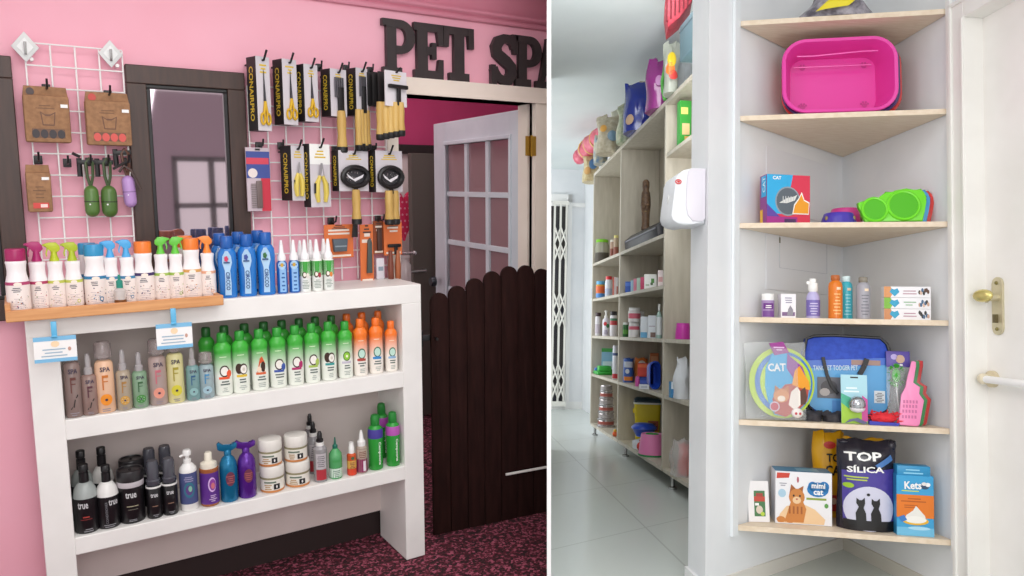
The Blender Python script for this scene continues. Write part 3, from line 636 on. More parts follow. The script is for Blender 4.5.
for px, yb, yt, w, k in [(209, 392, 330, 16, 'g'), (227, 390, 326.5, 16, 'g'), (247, 388, 323.5, 16, 'g'), (266, 385.5, 321, 16, 'g'), (284, 383.5, 319, 15.5, 'g'), (301, 381, 316.5, 15, 'g'), (317, 379, 314.5, 15, 'g'), (333, 376.5, 313, 14.5, 'g'), (348, 374, 311.5, 14, 'o'), (363, 372, 309.5, 14, 'o'), (379, 369.5, 312, 13, 'o')]:
    tropic(px, yb, yt, w, k, None, None, 'green shampoo bottle with dark green cap, in the back row of the middle shelf' if k == 'g' else 'orange shampoo bottle with orange cap, in the back row of the middle shelf', 2.785, 'green bottles of the back row' if k == 'g' else 'orange bottles of the back row')

# ------------------------------------------------------------------ lowest shelf
BLK = mat('#171518', .28); CLK = mat('#b9bcbc', .2, trans=.25); WHT = mat('#e9e8e6', .35)
def low(px, yb, yt, w, Y=None):
    p, h, r = spot(px, yb, yt, w, 2.70, LZ); Y = Y or 2.664+r; p, h, r = spot(px, yb, yt, w, Y, LZ); return inside(p, r), h, r
TG = 'black bottles and tubs at the left of the lowest shelf'
def trueb(px, yb, yt, w, shoulder, label, Y=None, red=False, vert=False, hb=None):
    p, h, r = low(px, yb, yt, w, Y); h = hb or h; t = thing(L, 'conditioner_bottle', label, 'bottle', p, face(p, .8), TG); mp = cyl(r)
    B().lathe([(r*.93, 0), (r, .005), (r, h*.5), (r*.97, h*.54), (r*.85, h*.64), (r*.6, h*.71), (r*.36, h*.74)], mat(shoulder, .3, trans=.15)).build('body', t)
    b = B(); b.lathe([(r*.95, .0004), (r*1.012, .005), (r*1.012, h*.52)], BLK)
    b.text(mp, 'true', -r*.25 if not vert else r*.45, h*.43, h*.095, mat('#c9c9cc'), .0018, 0, .02, wmax=r*.8)
    if red: b.rect(mp, -r*.3, r*.2, h*.245, h*.262, mat('#b04038'), .0016); b.rect(mp, -r*.5, r*.4, h*.21, h*.222, mat('#7a3030'), .0016)
    if vert: b.text(mp, 'CONDITIONER', -r*.15, h*.27, r*.2, mat('#8a8a90'), .0018, 90, .0, wmax=h*.36)
    b.lines(mp, -r*.5, r*.6, h*.03, h*.09, 2, mat('#8a8a8e'), .0016); b.build('label', t)
    B().lathe([(r*.4, h*.73), (r*.4, h*.88), (r*.34, h*.885), (r*.34, h*.9), (r*.4, h*.905), (r*.4, h*.99), (r*.36, h), (0, h)], BLK, 18).build('cap', t)
trueb(86, 528, 453, 21, '#9fa6a4', 'black bottle with grey shoulder in back, at the counter end of the lowest shelf', 2.79, hb=.238)
trueb(106, 521, 449, 21, '#e8e6e2', 'black bottle with white shoulder in back, second from the counter end', 2.79, hb=.238)
trueb(87, 533, 465, 23, '#a9b0ae', 'black bottle with grey shoulder and red line, front at the counter end', None, True)
trueb(109.5, 525, 462.5, 21.5, '#f1efec', 'black bottle with white shoulder and vertical lettering, front of the lowest shelf', None, False, True)
def tub(px, yb, yt, w, label, Y=None):
    p, h, r = low(px, yb, yt, w, Y); h = .178 if Y else h; t = thing(L, 'black_tub', label, 'tub', p, face(p, .8), TG); mp = cyl(r)
    B().lathe([(r*.92, 0), (r*.98, .006), (r*.98, h*.7)], BLK, 30).build('body', t)
    b = B(); b.lathe([(r*.985, h*.68), (r*1.01, h*.69), (r*1.01, h*.78), (r*.985, h*.785)], mat('#c9c3c8', .4), 30); b.build('collar', t)
    b = B(); b.text(mp, 'true', -r*.05, h*.55, h*.11, mat('#d2d2d4'), .0014, 0, .02, wmax=r*.8); b.rect(mp, -r*.4, r*.45, h*.33, h*.345, mat('#a9a58a'), .0014); b.rect(mp, -r*.3, r*.4, h*.27, h*.28, mat('#77756a'), .0014); b.lines(mp, -r*.3, r*.3, h*.05, h*.1, 2, GREY, .0012); b.build('label', t)
    b = B(); b.lathe([(r*.98, h*.78), (r*1.02, h*.79), (r*1.02, h*.95), (r*.97, h*.985), (r*.85, h*.99), (r*.82, h*.965), (0, h*.965)], mat('#201d20', .3), 30); b.ball((0, 0, h*.97), (r*.12, r*.12, h*.02), BLK, 10); b.build('lid', t)
tub(133, 519.6, 466, 25, 'wide black tub with grey collar and domed lid among black bottles')
tub(134.5, 512, 455, 23, 'wide black tub hidden behind the front black tub', 2.81)
SMOK = mat('#5a5a64', .2, trans=.35)
def foam(px, yb, yt, w, label, Y=None):
    p, h, r = low(px, yb, yt, w, Y); h = .203 if Y else h; t = thing(L, 'foam_bottle', label, 'bottle', p, face(p, .8), TG); mp = cyl(r)
    B().lathe([(r*.92, 0), (r, .004), (r, h*.54), (r*.9, h*.57)], BLK).build('body', t)
    b = B(); b.lathe([(r*1.01, h*.535), (r*1.015, h*.565)], WHT); b.text(mp, 'true', 0, h*.42, h*.07, mat('#cfcfd2'), .0014, 0, .02, wmax=r*.9); b.rect(mp, -r*.3, r*.4, h*.22, h*.235, mat('#8a6a5a'), .0014); b.lines(mp, -r*.3, r*.5, h*.04, h*.09, 2, GREY, .0012); b.build('label', t)
    b = B(); b.lathe([(r*.72, h*.56), (r*.95, h*.6), (r*.95, h*.66), (r*.78, h*.68), (r*.78, h*.95), (r*.65, h), (0, h)], SMOK); b.build('cap', t)
foam(152.5, 512, 443.5, 14.5, 'black foam bottle with smoky cap in back, beside the wide tub', 2.80); foam(168, 509.5, 441, 14.5, 'black foam bottle with smoky cap in back, nearer the blue-labelled pump bottle', 2.80)
foam(155.5, 517, 459, 14.8, 'black foam bottle with smoky cap in front, beside the wide tub'); foam(171.3, 514.5, 457.5, 14.8, 'black foam bottle with smoky cap in front, beside the blue-labelled pump bottle')
MIXG = 'assorted bottles in the middle of the lowest shelf'
p, h, r = low(190, 510, 449, 17); t = thing(L, 'lotion_bottle', 'white pump bottle with a dark blue peacock-coloured label', 'bottle', p, face(p), MIXG); mp = cyl(r)
B().lathe([(r*.92, 0), (r, .004), (r, h*.66), (r*.95, h*.7), (r*.6, h*.76), (r*.4, h*.78)], WHT).build('body', t)
b = B(); b.lathe([(r*1.01, h*.12), (r*1.01, h*.64)], mat('#46507f', .5)); b.disc(mp, 0, h*.36, r*.6, h*.13, mat('#2f6f86'), .0016); b.disc(mp, 0, h*.36, r*.4, h*.085, mat('#5a3f7e'), .002); b.disc(mp, r*.1, h*.38, r*.2, h*.05, mat('#7fb7a0'), .0024, 10); b.lines(mp, -r*.6, r*.6, h*.5, h*.6, 3, mat('#9a96b8'), .0014); b.build('label', t)
b = B(); b.lathe([(r*.45, h*.77), (r*.45, h*.84), (r*.24, h*.85), (r*.24, h*.9), (r*.5, h*.91), (r*.5, h*.97), (r*.4, h)], WHT, 16); b.tube([(0, 0, h*.94), (-r*.85, -r*.2, h*.9)], r*.14, WHT, 6); b.build('pump', t)
p, h, r = low(210.5, 502.6, 449, 18.5); t = thing(L, 'lotion_bottle', 'amber bottle with cream cap and a bright purple label', 'bottle', p, face(p), MIXG); mp = cyl(r)
B().lathe([(r*.92, 0), (r, .004), (r, h*.7), (r*.6, h*.745), (r*.4, h*.75)], mat('#9a5a34', .25)).build('body', t)
b = B(); b.lathe([(r*1.01, h*.05), (r*1.01, h*.64)], mat('#5a2a86', .45)); b.disc(mp, r*.2, h*.42, r*.42, h*.14, mat('#d9b8e8'), .0014); b.disc(mp, r*.24, h*.42, r*.34, h*.11, mat('#8a3a9a'), .0018); b.disc(mp, r*.26, h*.4, r*.2, h*.06, mat('#c8707a'), .0022); b.lines(mp, -r*.2, r*.7, h*.1, h*.24, 4, mat('#cbb0d8'), .0014); b.build('label', t)
b = B(); b.lathe([(r*.88, h*.705), (r*.9, h*.72), (r*.86, h*.8), (r*.5, h*.83), (r*.42, h*.84), (r*.4, h*.98), (r*.3, h), (0, h)], mat('#e8e1d0', .35)); b.build('cap', t)
for px, yb, yt, w, c, lab in ((230, 501, 440.6, 17.5, '#12709a', 'teal metallic trigger bottle next to the purple one'), (248, 498, 439.6, 18, '#5a2590', 'purple metallic trigger bottle next to the white stacked jars')):
    p, h, r = low(px, yb, yt, w); t = thing(L, 'metallic_spray_bottle', lab, 'bottle', p, face(p), 'twin metallic trigger bottles'); mp = cyl(r); m = mat(c, .25, .35)
    B().lathe([(r*.9, 0), (r, .005), (r, h*.55), (r*.95, h*.64), (r*.7, h*.72), (r*.36, h*.77)], m).build('body', t)
    b = B(); b.disc(mp, r*.1, h*.4, r*.5, h*.12, mat('#6a2f48', .5), .001); b.lines(mp, -r*.4, r*.6, h*.33, h*.47, 4, mat('#a85a5a'), .0014); b.build('label', t)
    b = B(); b.lathe([(r*.4, h*.76), (r*.42, h*.83), (r*.3, h*.86)], m, 16); b.prism([(-r*1.1, h*.88), (-r*.9, h*.86), (-r*.4, h*.84), (r*.4, h*.84), (r*1.0, h*.88), (r*1.05, h*.95), (r*.8, h*.97), (r*.3, h*.92), (-r*.4, h*.93), (-r*.9, h), (-r*1.15, h*.97)], -r*.25, r*.25, m, bev=r*.06); b.build('trigger_head', t)
def jar(px, yb, w, hh, z, label):
    p, h, r = low(px, yb, yb-hh, w); p.z = z; t = thing(L, 'cream_jar', label, 'jar', p, face(p), 'white jars stacked in two pairs'); mp = cyl(r)
    B().lathe([(r*.92, 0), (r*.98, .004), (r*.98, h*.6)], mat('#d8cbb8', .4), 30).build('body', t)
    b = B(); b.lathe([(r*.99, h*.02), (r*.995, h*.1)], mat('#c9824a'), 30); b.lathe([(r*.985, h*.1), (r*.99, h*.56)], mat('#e8e4da', .5), 30); b.lathe([(r*.995, h*.5), (r*.997, h*.57)], mat('#8f8a6a'), 30)
    b.rect(mp, r*.0, r*.5, h*.14, h*.34, BLK, .0014); b.disc(mp, r*.24, h*.24, r*.07, h*.06, WHT, .002, 8); b.rect(mp, -r*.8, r*.2, h*.38, h*.44, mat('#6a7a6a'), .0014); b.lines(mp, -r*.85, -r*.1, h*.14, h*.36, 3, mat('#b08a5a'), .0014); b.build('label', t)
    b = B(); b.lathe([(r*1.0, h*.58), (r*1.02, h*.6), (r*1.02, h*.92), (r*.97, h*.99), (r*.9, h), (0, h)], mat('#e6e3dc', .4), 30); b.build('lid', t); return p, h
p, h = jar(272.7, 489.6, 24, 27, LZ, 'white jar at the bottom of the stack next to the purple bottle'); jar(271.6, 486, 23, 26.5, LZ+h, 'white jar on top of the stack next to the purple bottle')
p, h = jar(298, 483, 24, 26, LZ, 'white jar at the bottom of the stack next to the clear black-capped bottles'); jar(297, 480, 23, 26, LZ+h, 'white jar on top of the stack next to the clear black-capped bottles')
def clr(px, yb, yt, w, label, Y=None):
    p, h, r = low(px, yb, yt, w, Y); t = thing(L, 'clear_spray_bottle', label, 'bottle', p, face(p), 'clear sprays with black nozzles'); mp = cyl(r)
    B().lathe([(r*.92, 0), (r, .004), (r, h*.66), (r*.6, h*.72)], mat('#aca9ac', .2, trans=.3)).build('body', t)
    b = B(); b.rect(mp, -r*.75, r*.75, h*.05, h*.26, mat('#b0303c'), .001, 6); b.rect(mp, -r*.75, r*.75, h*.27, h*.58, mat('#b9b4b8'), .001, 6); b.lines(mp, -r*.6, r*.6, h*.32, h*.56, 6, mat('#6a666e'), .0014, .4); b.build('label', t)
    b = B(); b.lathe([(r*.6, h*.715), (r*.6, h*.79)], WHT, 16); mist(b, h*.78, r*.72, BLK, h*.22); b.build('sprayer', t)
clr(311.5, 473, 420, 12.5, 'clear spray with black nozzle, rearmost of three', 2.86); clr(314.5, 476, 424, 13, 'clear spray with black nozzle, middle one of three', 2.785); clr(321, 479.6, 429, 14, 'clear spray with black nozzle and a red label, frontmost of three')
p, h, r = low(336, 476.7, 435.4, 13.5); t = thing(L, 'ear_cleaner_bottle', 'translucent green squeeze bottle with a dark teal nozzle', 'bottle', p, face(p), MIXG); mp = cyl(r)
B().lathe([(r*.9, 0), (r, .004), (r, h*.5), (r*.95, h*.6), (r*.5, h*.7), (r*.3, h*.74)], mat('#5fb572', .25, trans=.2)).build('body', t)
b = B(); b.lathe([(r*1.005, h*.04), (r*1.01, h*.26)], mat('#d5e6da'), 20); b.lines(mp, -r*.6, r*.6, h*.06, h*.24, 4, mat('#6f8f7a'), .001); b.rect(mp, -r*.6, r*.6, h*.42, h*.47, mat('#3f9a50'), .001); b.build('label', t)
b = B(); b.lathe([(r*.4, h*.73), (r*.4, h*.8), (r*.2, h*.83), (r*.1, h)], mat('#1d6a58', .35), 14); b.build('nozzle', t)
p, h, r = low(352, 473, 439.6, 9.5); t = thing(L, 'medicine_bottle', 'small red and yellow bottle with white cap beside the green squeeze bottle', 'bottle', p, face(p), MIXG); mp = cyl(r)
B().lathe([(r*.9, 0), (r, .003), (r, h*.62), (r*.6, h*.67)], mat('#c9542a', .35)).build('body', t)
b = B(); b.lathe([(r*1.01, h*.02), (r*1.01, h*.2)], mat('#dc4028'), 18); b.lathe([(r*1.01, h*.22), (r*1.01, h*.46)], mat('#dcb458'), 18); b.lines(mp, -r*.6, r*.6, h*.24, h*.44, 4, mat('#8a4a3a'), .0012); b.disc(mp, r*.1, h*.54, r*.35, h*.05, mat('#3f6a4a'), .001); b.build('label', t)
B().lathe([(r*.62, h*.66), (r*.62, h*.86), (r*.5, h*.88), (r*.5, h), (0, h)], WHT, 18).build('cap', t)
p, h, r = low(362, 470, 427, 11.5); t = thing(L, 'flea_spray_bottle', 'magenta and beige labelled bottle with a pointed white nozzle', 'bottle', p, face(p), MIXG); mp = cyl(r)
B().lathe([(r*.9, 0), (r, .003), (r, h*.6), (r*.6, h*.66)], mat('#a6968a', .35)).build('body', t)
b = B(); b.lathe([(r*1.01, h*.03), (r*1.01, h*.34)], mat('#8a2a5a'), 18); b.rect(mp, r*.1, r*.6, h*.06, h*.3, mat('#e8dfe6'), .0012); b.lathe([(r*1.01, h*.36), (r*1.01, h*.56)], mat('#c2b0a0'), 18); b.lines(mp, -r*.6, r*.7, h*.38, h*.55, 4, mat('#7a4a3a'), .0012); b.build('label', t)
B().lathe([(r*.75, h*.64), (r*.75, h*.74), (r*.45, h*.78), (r*.35, h*.9), (r*.18, h)], WHT, 18).build('nozzle', t)
def champ(px, yb, yt, w, band, label, Y=None):
    p, h, r = low(px, yb, yt, w, Y); h = .226 if Y else h; t = thing(L, 'green_shampoo_bottle', label, 'bottle', p, face(p, .7), 'tall green bottles at the end of the lowest shelf'); mp = cyl(r); g = mat('#2c9638', .25)
    B().lathe([(r*.88, 0), (r*.97, .005), (r*.95, h*.3), (r, h*.6), (r, h*.68), (r*.9, h*.76), (r*.6, h*.8)], g).build('body', t)
    b = B(); b.lathe([(r*1.005, h*.58), (r*1.012, h*.6), (r*1.012, h*.68), (r*.93, h*.745)], mat(band, .4)); b.lathe([(r*.9, h*.755), (r*.66, h*.79)], WHT)
    b.text(cyl(r), 'Campoona', r*.42, h*.31, r*.42, mat('#dfeedd'), .0016, -90, .03, wmax=h*.42); b.build('label', t)
    B().lathe([(r*.55, h*.79), (r*.6, h*.81), (r*.6, h*.93), (r*.5, h*.985), (r*.25, h), (0, h)], mat('#1f8030', .35)).build('cap', t)
champ(385.5, 461.5, 404, 14, '#a848a8', 'tall green bottle with pink-purple band, behind the two front green bottles', 2.80)
champ(376, 467, 411.5, 15.5, '#453a94', 'tall green bottle with a dark blue band at the shelf end'); champ(395, 462.5, 408, 14.5, '#b556b0', 'tall green bottle with a pink-purple band, beside the counter wall')

# ================================================================== LEFT ROOM: gridwalls and what hangs on them
GYW = WY-.028
def gridwall(label, x0, x1, z0, z1, plates):
    t = thing(L, 'wire_gridwall', label, 'gridwall', (x0, GYW, z0)); W_, H_ = x1-x0, z1-z0; b = B(); s_ = .0692
    n = int(W_/s_+.3)
    for i in range(n+1): b.tube([(W_*i/n, 0, 0), (W_*i/n, 0, H_)], .0028, WHITE, 6)
    k = int(H_/s_+.3)
    for i in range(k+1): b.tube([(0, -.004, H_-i*s_), (W_, -.004, H_-i*s_)], .0026, WHITE, 6)
    b.build('wire_grid', t)
    for x in (W_*.06, W_*.94):
        for z in (.06, H_-.05): B().tube([(x, -.006, z), (x, .02, z)], .006, WHITE, 8).build('mounting_clip', t)
    for (px, py, w, h) in plates:
        p = L.Y(px, py, GYW-.01); q = L.mpp(p); w, h = w*q/2, h*q/2
        b = B(); b.prism([(0, -h), (w, 0), (0, h), (-w, 0)], .0, .006, mat('#d5d9d8', .3), bev=.0015)
        b.prism([(0, -h*.6), (w*.6, 0), (0, h*.6), (-w*.6, 0)], -.003, .0, mat('#e8ebea', .3)); b.tube([(0, -.004, -h*.5), (0, -.012, -h*.2), (0, -.012, h*.3)], .004, STEEL)
        o = b.build('mounting_plate', t); o.location = (p.x-x0, -.014, p.z-z0)
gridwall('white wire gridwall with two diamond plates between the two dark frames', .07, .347, 1.122, 1.948, [(25, 47, 24, 30), (110.5, 54, 22, 27)])
gridwall('white wire gridwall behind the packaged scissors and brushes', .754, 1.30, 1.122, 1.862, [])

CLEARB = mat('#f0f0f2', .08, alpha=.38)
def wallbox(x0, x1, y0, y1, Y): 
    a, b_ = L.Y(x0, (y0+y1)/2, Y), L.Y(x1, (y0+y1)/2, Y); m = L.Y((x0+x1)/2, (y0+y1)/2, Y); k = L.mpp(m)
    return m, b_.x-a.x, (y1-y0)*k, k
def hook(px, py, reach, label, group='hooks on the wire grids', m=BLACK, Y=None):
    p = L.Y(px, py, GYW); b = B()
    b.box(-.012, .012, -.012, .004, -.014, .014, m, .002); b.tube([(0, -.008, 0), (0, -reach*.55, -.004), (0, -reach*.85, .0), (0, -reach, .022)], .0035, m, 6)
    return solo(L, 'display_hook', label, 'hook', b, (p.x, GYW-.005, p.z), 0, group)

# kraft pouches
for x0, x1, y0, y1, lab, dots, small in ((24, 70, 87, 142, 'brown kraft pouch with dark balls in its window on the left gridwall', '#2a2024', 0), (86, 131, 93, 145, 'brown kraft pouch with red balls in its window, partly over the dark frame', '#d0524a', 0), (26.5, 51.5, 165, 212, 'narrow kraft pouch with a red strip, lower on the left gridwall', '#d2453f', 1)):
    m, w, h, k = wallbox(x0, x1, y0, y1, WY-.075); t = thing(L, 'kraft_pouch', lab, 'package', (m.x, WY-.062, m.z), radians(3), 'kraft pouches on the left gridwall')
    b = B(); b.box(-w/2, w/2, -.018, .018, -h/2, h*.34, KRAFT, .006); b.prism([(-w/2, h*.3), (w/2, h*.3), (w*.46, h*.5), (-w*.46, h*.5)], -.004, .004, KRAFT, bev=.001); b.build('pouch', t)
    b = B(); mp = flat(-.0185)
    if small: b.rect(mp, -w*.3, w*.34, -h*.42, -h*.3, mat(dots)); b.rect(mp, 0, w*.28, -h*.4, -h*.33, mat('#f0d6cf'), .001); b.rect(mp, w*.12, w*.42, h*.18, h*.24, WHITE); b.lines(mp, -w*.3, w*.3, -h*.2, h*.1, 4, mat('#6b4a33'), .0008, .2)
    else:
        b.rect(mp, -w*.36, w*.36, -h*.42, -h*.26, mat('#6e4b36')); [b.disc(mp, -w*.28+i*w*.185, -h*.35, w*.085, h*.08, mat(dots, .4), .001, 14) for i in range(4)]
        b.poly(mp, [(-w*.12, -h*.2), (w*.14, -h*.2), (w*.18, h*.05), (w*.06, h*.0), (-w*.06, h*.0), (-w*.16, h*.05)], mat('#6a4632'), .0008); b.poly(mp, [(-w*.1, -h*.18), (w*.12, -h*.18), (w*.15, h*.02), (w*.05, -h*.03), (-w*.05, -h*.03), (-w*.13, h*.02)], KRAFT, .001)
        b.rect(mp, w*.3, w*.46, h*.13, h*.19, WHITE, .001); b.disc(flat(-.0045), -w*.33, h*.4, w*.09, h*.07, mat('#4a3a38' if '2a' in dots else '#c2473f'), .001, 14); b.lines(mp, -w*.3, w*.2, h*.1, h*.2, 2, mat('#6b4a33'), .0008, .2)
    b.build('label', t); hook((x0+x1)/2-1, y0+2 if not small else 160, .085, 'black hook holding a kraft pouch on the left gridwall', 'hooks with kraft pouches')
# bag dispensers on straps
hook(67, 163, .06, 'empty black hook between the narrow kraft pouch and the green bag holders')
for cx, y0, y1, w, c, lab, lean in ((92, 186, 217, 15, '#56793a', 'green capsule bag holder on a black strap, nearer the narrow kraft pouch', 0), (109.5, 186, 217.5, 16, '#4f7034', 'green capsule bag holder on a black strap, beside the lilac one', 0), (129.5, 176, 207.5, 13, '#b58fc9', 'lilac capsule bag holder in front of the dark frame edge', -.05)):
    m, ww, h, k = wallbox(cx-w/2, cx+w/2, y0, y1, WY-.075); t = thing(L, 'bag_dispenser', lab, 'bag holder', (m.x, WY-.07, m.z), 0, 'capsule bag holders', 0, lean); r = ww/2
    hh = h/2-r; prof = [(r*sin(a), -hh-r*cos(a)) for a in (0.001, .4, .8, 1.2, pi/2)]+[(r*1.02, 0)]+[(r*sin(a), hh+r*1.1*cos(a)) for a in (pi/2, 1.2, .8, .4, .001)]
    B().lathe(prof, mat(c, .3), 22).build('capsule', t); b = B(); b.lathe([(r*1.03, -.002), (r*1.03, .002)], mat('#2b3a20' if c[1] != 'b' else '#8a68a0'), 22); b.disc(cyl(r), -r*.3, -hh*.3, r*.1, r*.12, WHITE, .002, 8); b.build('seam', t)
    b = B(); z0 = h/2; b.tube([(0, 0, z0-.004), (-.008, -.002, z0+.03), (-.01, -.002, z0+.075), (0, -.0, z0+.09), (.01, -.002, z0+.075), (.008, -.002, z0+.03), (0, 0, z0-.004)], .005, mat('#3f5230' if c[1] != 'b' else '#5c3a2c'), 6); b.tube([(-.028, .005, z0+.03), (-.028, .003, z0+.09)], .008, BLACK, 6); b.box(-.035, .02, -.004, .004, z0+.07, z0+.085, BLACK, .002); b.build('strap', t)
    hook(cx-3, 162, .07, 'black hook carrying a capsule bag holder', 'hooks with bag holders')
b = B(); a, c, d = L.Y(72, 153, WY-.05), L.Y(84, 160, WY-.055), L.Y(127, 163, WY-.08)
b.tube([a, L.Y(80, 157, WY-.05)], .005, DARK, 6); solo(L, 'loose_hook', 'loose dark rod poking up beside the green bag holders', 'hook', b, (0, 0, 0))
e = B(); e.tube([L.Y(p, q, WY-.09) for p, q in ((119, 172), (124, 166), (131, 170), (137, 182), (141, 190))], .0045, BROWN, 6); e.tube([L.Y(p, q, WY-.09) for p, q in ((113, 169), (122, 164), (127, 161))], .0045, DARK, 6)
solo(L, 'strap_loop', 'dark strap hanging in front of the frame beside the lilac bag holder', 'strap', e, (0, 0, 0))

# boxed scissors and tools with yellow lettering down the side
GOLDT = mat('#d9bb3a', .4); SIDE = mat('#1d1b1c', .45); FACE = mat('#cfcad0', .3); BLISTER = mat('#eceaf0', .06, alpha=.25)
def lettered_box(x0, xm, x1, y0, y1, label, dep, rot, Y=WY-.12, hooked=True):
    m, w, h, k = wallbox(xm, x1, y0, y1, Y); t = thing(L, 'tool_package', label, 'package', (m.x, Y+dep/2, m.z), rot, 'lettered grooming tool packages')
    b = B(); b.box(-w/2, w/2, -dep/2+.001, dep/2, -h/2, h/2, SIDE, .002); b.build('box', t, smooth=0)
    b = B(); mp = flat(-dep/2); b.rect(mp, -w/2, w/2, -h/2, h/2, FACE, .0002); b.lines(mp, -w*.3, w*.3, h*.28, h*.42, 3, GOLDT, .001, .5); b.build('card_face', t, smooth=0)
    b = B(); b.text(sideL(-w/2), 'CONAIRPRO', 0, 0, min(dep*.42, .026), GOLDT, .0012, -90, .02, wmax=h*.74); b.build('side_lettering', t)
    if hooked:
        p = L.Y((xm+x1)/2, y0-2, Y); b = B(); b.tube([(0, dep/2+.05, h/2-.02), (0, -dep/2-.01, h/2-.012), (0, -dep/2-.03, h/2+.02)], .004, BLACK, 6); b.build('hanger', t)
    return t, w, h, dep
def shears(t, w, h, d):
    mp = flat(-d/2); b = B(); b.poly(mp, [(-w*.06, -h*.1), (w*.1, -h*.1), (w*.05, h*.3), (w*.01, h*.34)], DARK, .003); b.poly(mp, [(-.02*w, -h*.1), (w*.14, -h*.1), (w*.04, h*.24)], mat('#55555c', .3, .6), .004); b.build('blades', t)
    b = B()
    for s_ in (-1, 1):
        b.tube([(s_*w*.2+w*.04+w*.14*cos(a), -d/2-.005, -h*.34+h*.075*sin(a)) for a in [2*pi*i/14 for i in range(14)]], .0042, GOLD, 6, True); b.tube([(w*.04, -d/2-.005, -h*.1), (w*.04+s_*w*.12, -d/2-.005, -h*.27)], .005, GOLD, 6)
    b.build('handles', t)
R20 = radians(17)
for a in ((245, 253.5, 269, 57.5, 130, 'tall package with yellow handled scissors, beside the dark frame'), (271.5, 279.5, 296, 60, 124, 'tall package with yellow handled scissors, second from the dark frame'), (295.5, 301, 317, 65, 121, 'shorter package with yellow handled scissors, next to the wooden handled comb')):
    shears(*lettered_box(*a, .062, R20))
def handle(b, x, y, z0, z1, r, m=WOODH): b.lathe([(r*.75, z1-z0), (r*.9, (z1-z0)*.7), (r*.8, (z1-z0)*.35), (r, .012), (r*.8, 0)][::-1], m, 14, (x, y, z0)); b.lathe([(r*.85, -.014), (r*1.05, -.01), (r*1.05, .008)], BLACK, 14, (x, y, z0))
# wooden handled combs
for a, n_, lab in (((318, 327, 346, 69.6, 116), 1, 'package with a black comb whose single wooden handle hangs below'), ((346, 353, 367, 68.6, 115), 4, 'package with a black comb above four hanging wooden handles')):
    t, w, h, d = lettered_box(*a, lab, .06, R20); b = B(); q = -d/2-.008
    b.box(-w*.12, w*.22, q-.006, q+.006, -h*.45, h*.12, BLACK, .003)
    for i in range(5): b.box(-w*.3+i*w*.12, -w*.25+i*w*.12, q-.003, q+.003, -h*.1, h*.32, mat('#6a6a70', .3, .5))
    b.build('comb_head', t)
    for i in range(n_):
        b = B(); handle(b, w*.05+(i-(n_-1)*.4)*.018-(.01 if n_ > 1 else 0), q+i*.004, -h/2-.122+(i % 2)*.006, -h*.38, .02 if n_ == 1 else .014); b.build('wooden_handle', t)
# undercoat rakes: several packs behind one another
for i in range(4):
    m, w, h, k = wallbox(386, 409.5, 71.5, 104, WY-.2); xs = m.x-.045+.012*i
    b = B(); b.box(-w/2, w/2, -.004, .004, -h/2, h/2, SIDE, .001); 
    solo(L, 'rake_package', 'dark edged package seen from the side behind the front rake package', 'package', b, (m.x-.02*(4-i)*.7, WY-.075-.022*i, m.z), R20, 'rake packages behind the front one')
m, w, h, k = wallbox(384, 409.5, 71.5, 106, WY-.2); t = thing(L, 'rake_package', 'front package with a black T-shaped rake, over the doorway corner', 'package', (m.x, WY-.19, m.z), R20)
b = B(); b.box(-w/2, w/2, -.004, .004, -h/2, h/2, mat('#dfdbe0', .3), .001); b.build('card', t, smooth=0)
b = B(); mp = flat(-.004); b.lines(mp, -w*.25, w*.25, h*.22, h*.42, 3, GOLDT, .001, .5); b.build('card_face', t)
b = B(); b.box(-w*.44, w*.44, -.022, -.008, h*.0, h*.11, BLACK, .003); b.box(-w*.06, w*.1, -.02, -.01, -h*.48, h*.05, BLACK, .003); b.tube([(0, .06, h*.47), (0, -.01, h*.47), (0, -.03, h*.58)], .004, BLACK, 6); b.build('rake_head', t)
for i in range(5): b = B(); handle(b, -w*.5+i*w*.15, -.015+.012*(4-i), -h/2-.115+.004*i, -h*.38, .016); b.build('wooden_handle', t)

# second row
m, w, h, k = wallbox(247, 271, 148, 211, WY-.07); t = thing(L, 'comb_card', 'blue and red card with a long grey comb, beside the dark frame', 'package', (m.x, WY-.06, m.z), radians(4))
b = B(); b.box(-w/2, w/2, -.004, .004, -h/2, h/2, mat('#c8b8c0', .4), .001); mp = flat(-.004); b.rect(mp, -w/2, w/2, h*.02, h*.44, mat('#3f4f96')); b.rect(mp, -w*.5, w*.46, h*.24, h*.34, mat('#d2455a'), .001); b.rect(mp, w*.1, w/2, -h/2, h*.02, mat('#c92f45')); b.disc(mp, -w*.24, h*.1, w*.2, h*.075, mat('#e8dcd8'), .001); b.build('card', t, smooth=0)
b = B(); b.box(-w*.12, w*.12, -.012, -.005, -h*.45, -h*.02, mat('#6e5e5c', .4), .002); [b.box(-w*.34+.0, -w*.1, -.01, -.006, -h*.44+i*h*.028, -h*.43+i*h*.028, mat('#8c7f7d', .4)) for i in range(14)]; b.build('comb', t)
B().box(-w*.1, w*.1, -.0055, -.0035, h*.455, h*.485, DARK).build('hang_slot', t)
hook(258, 146, .07, 'dark hook holding the blue and red comb card', m=DARK)
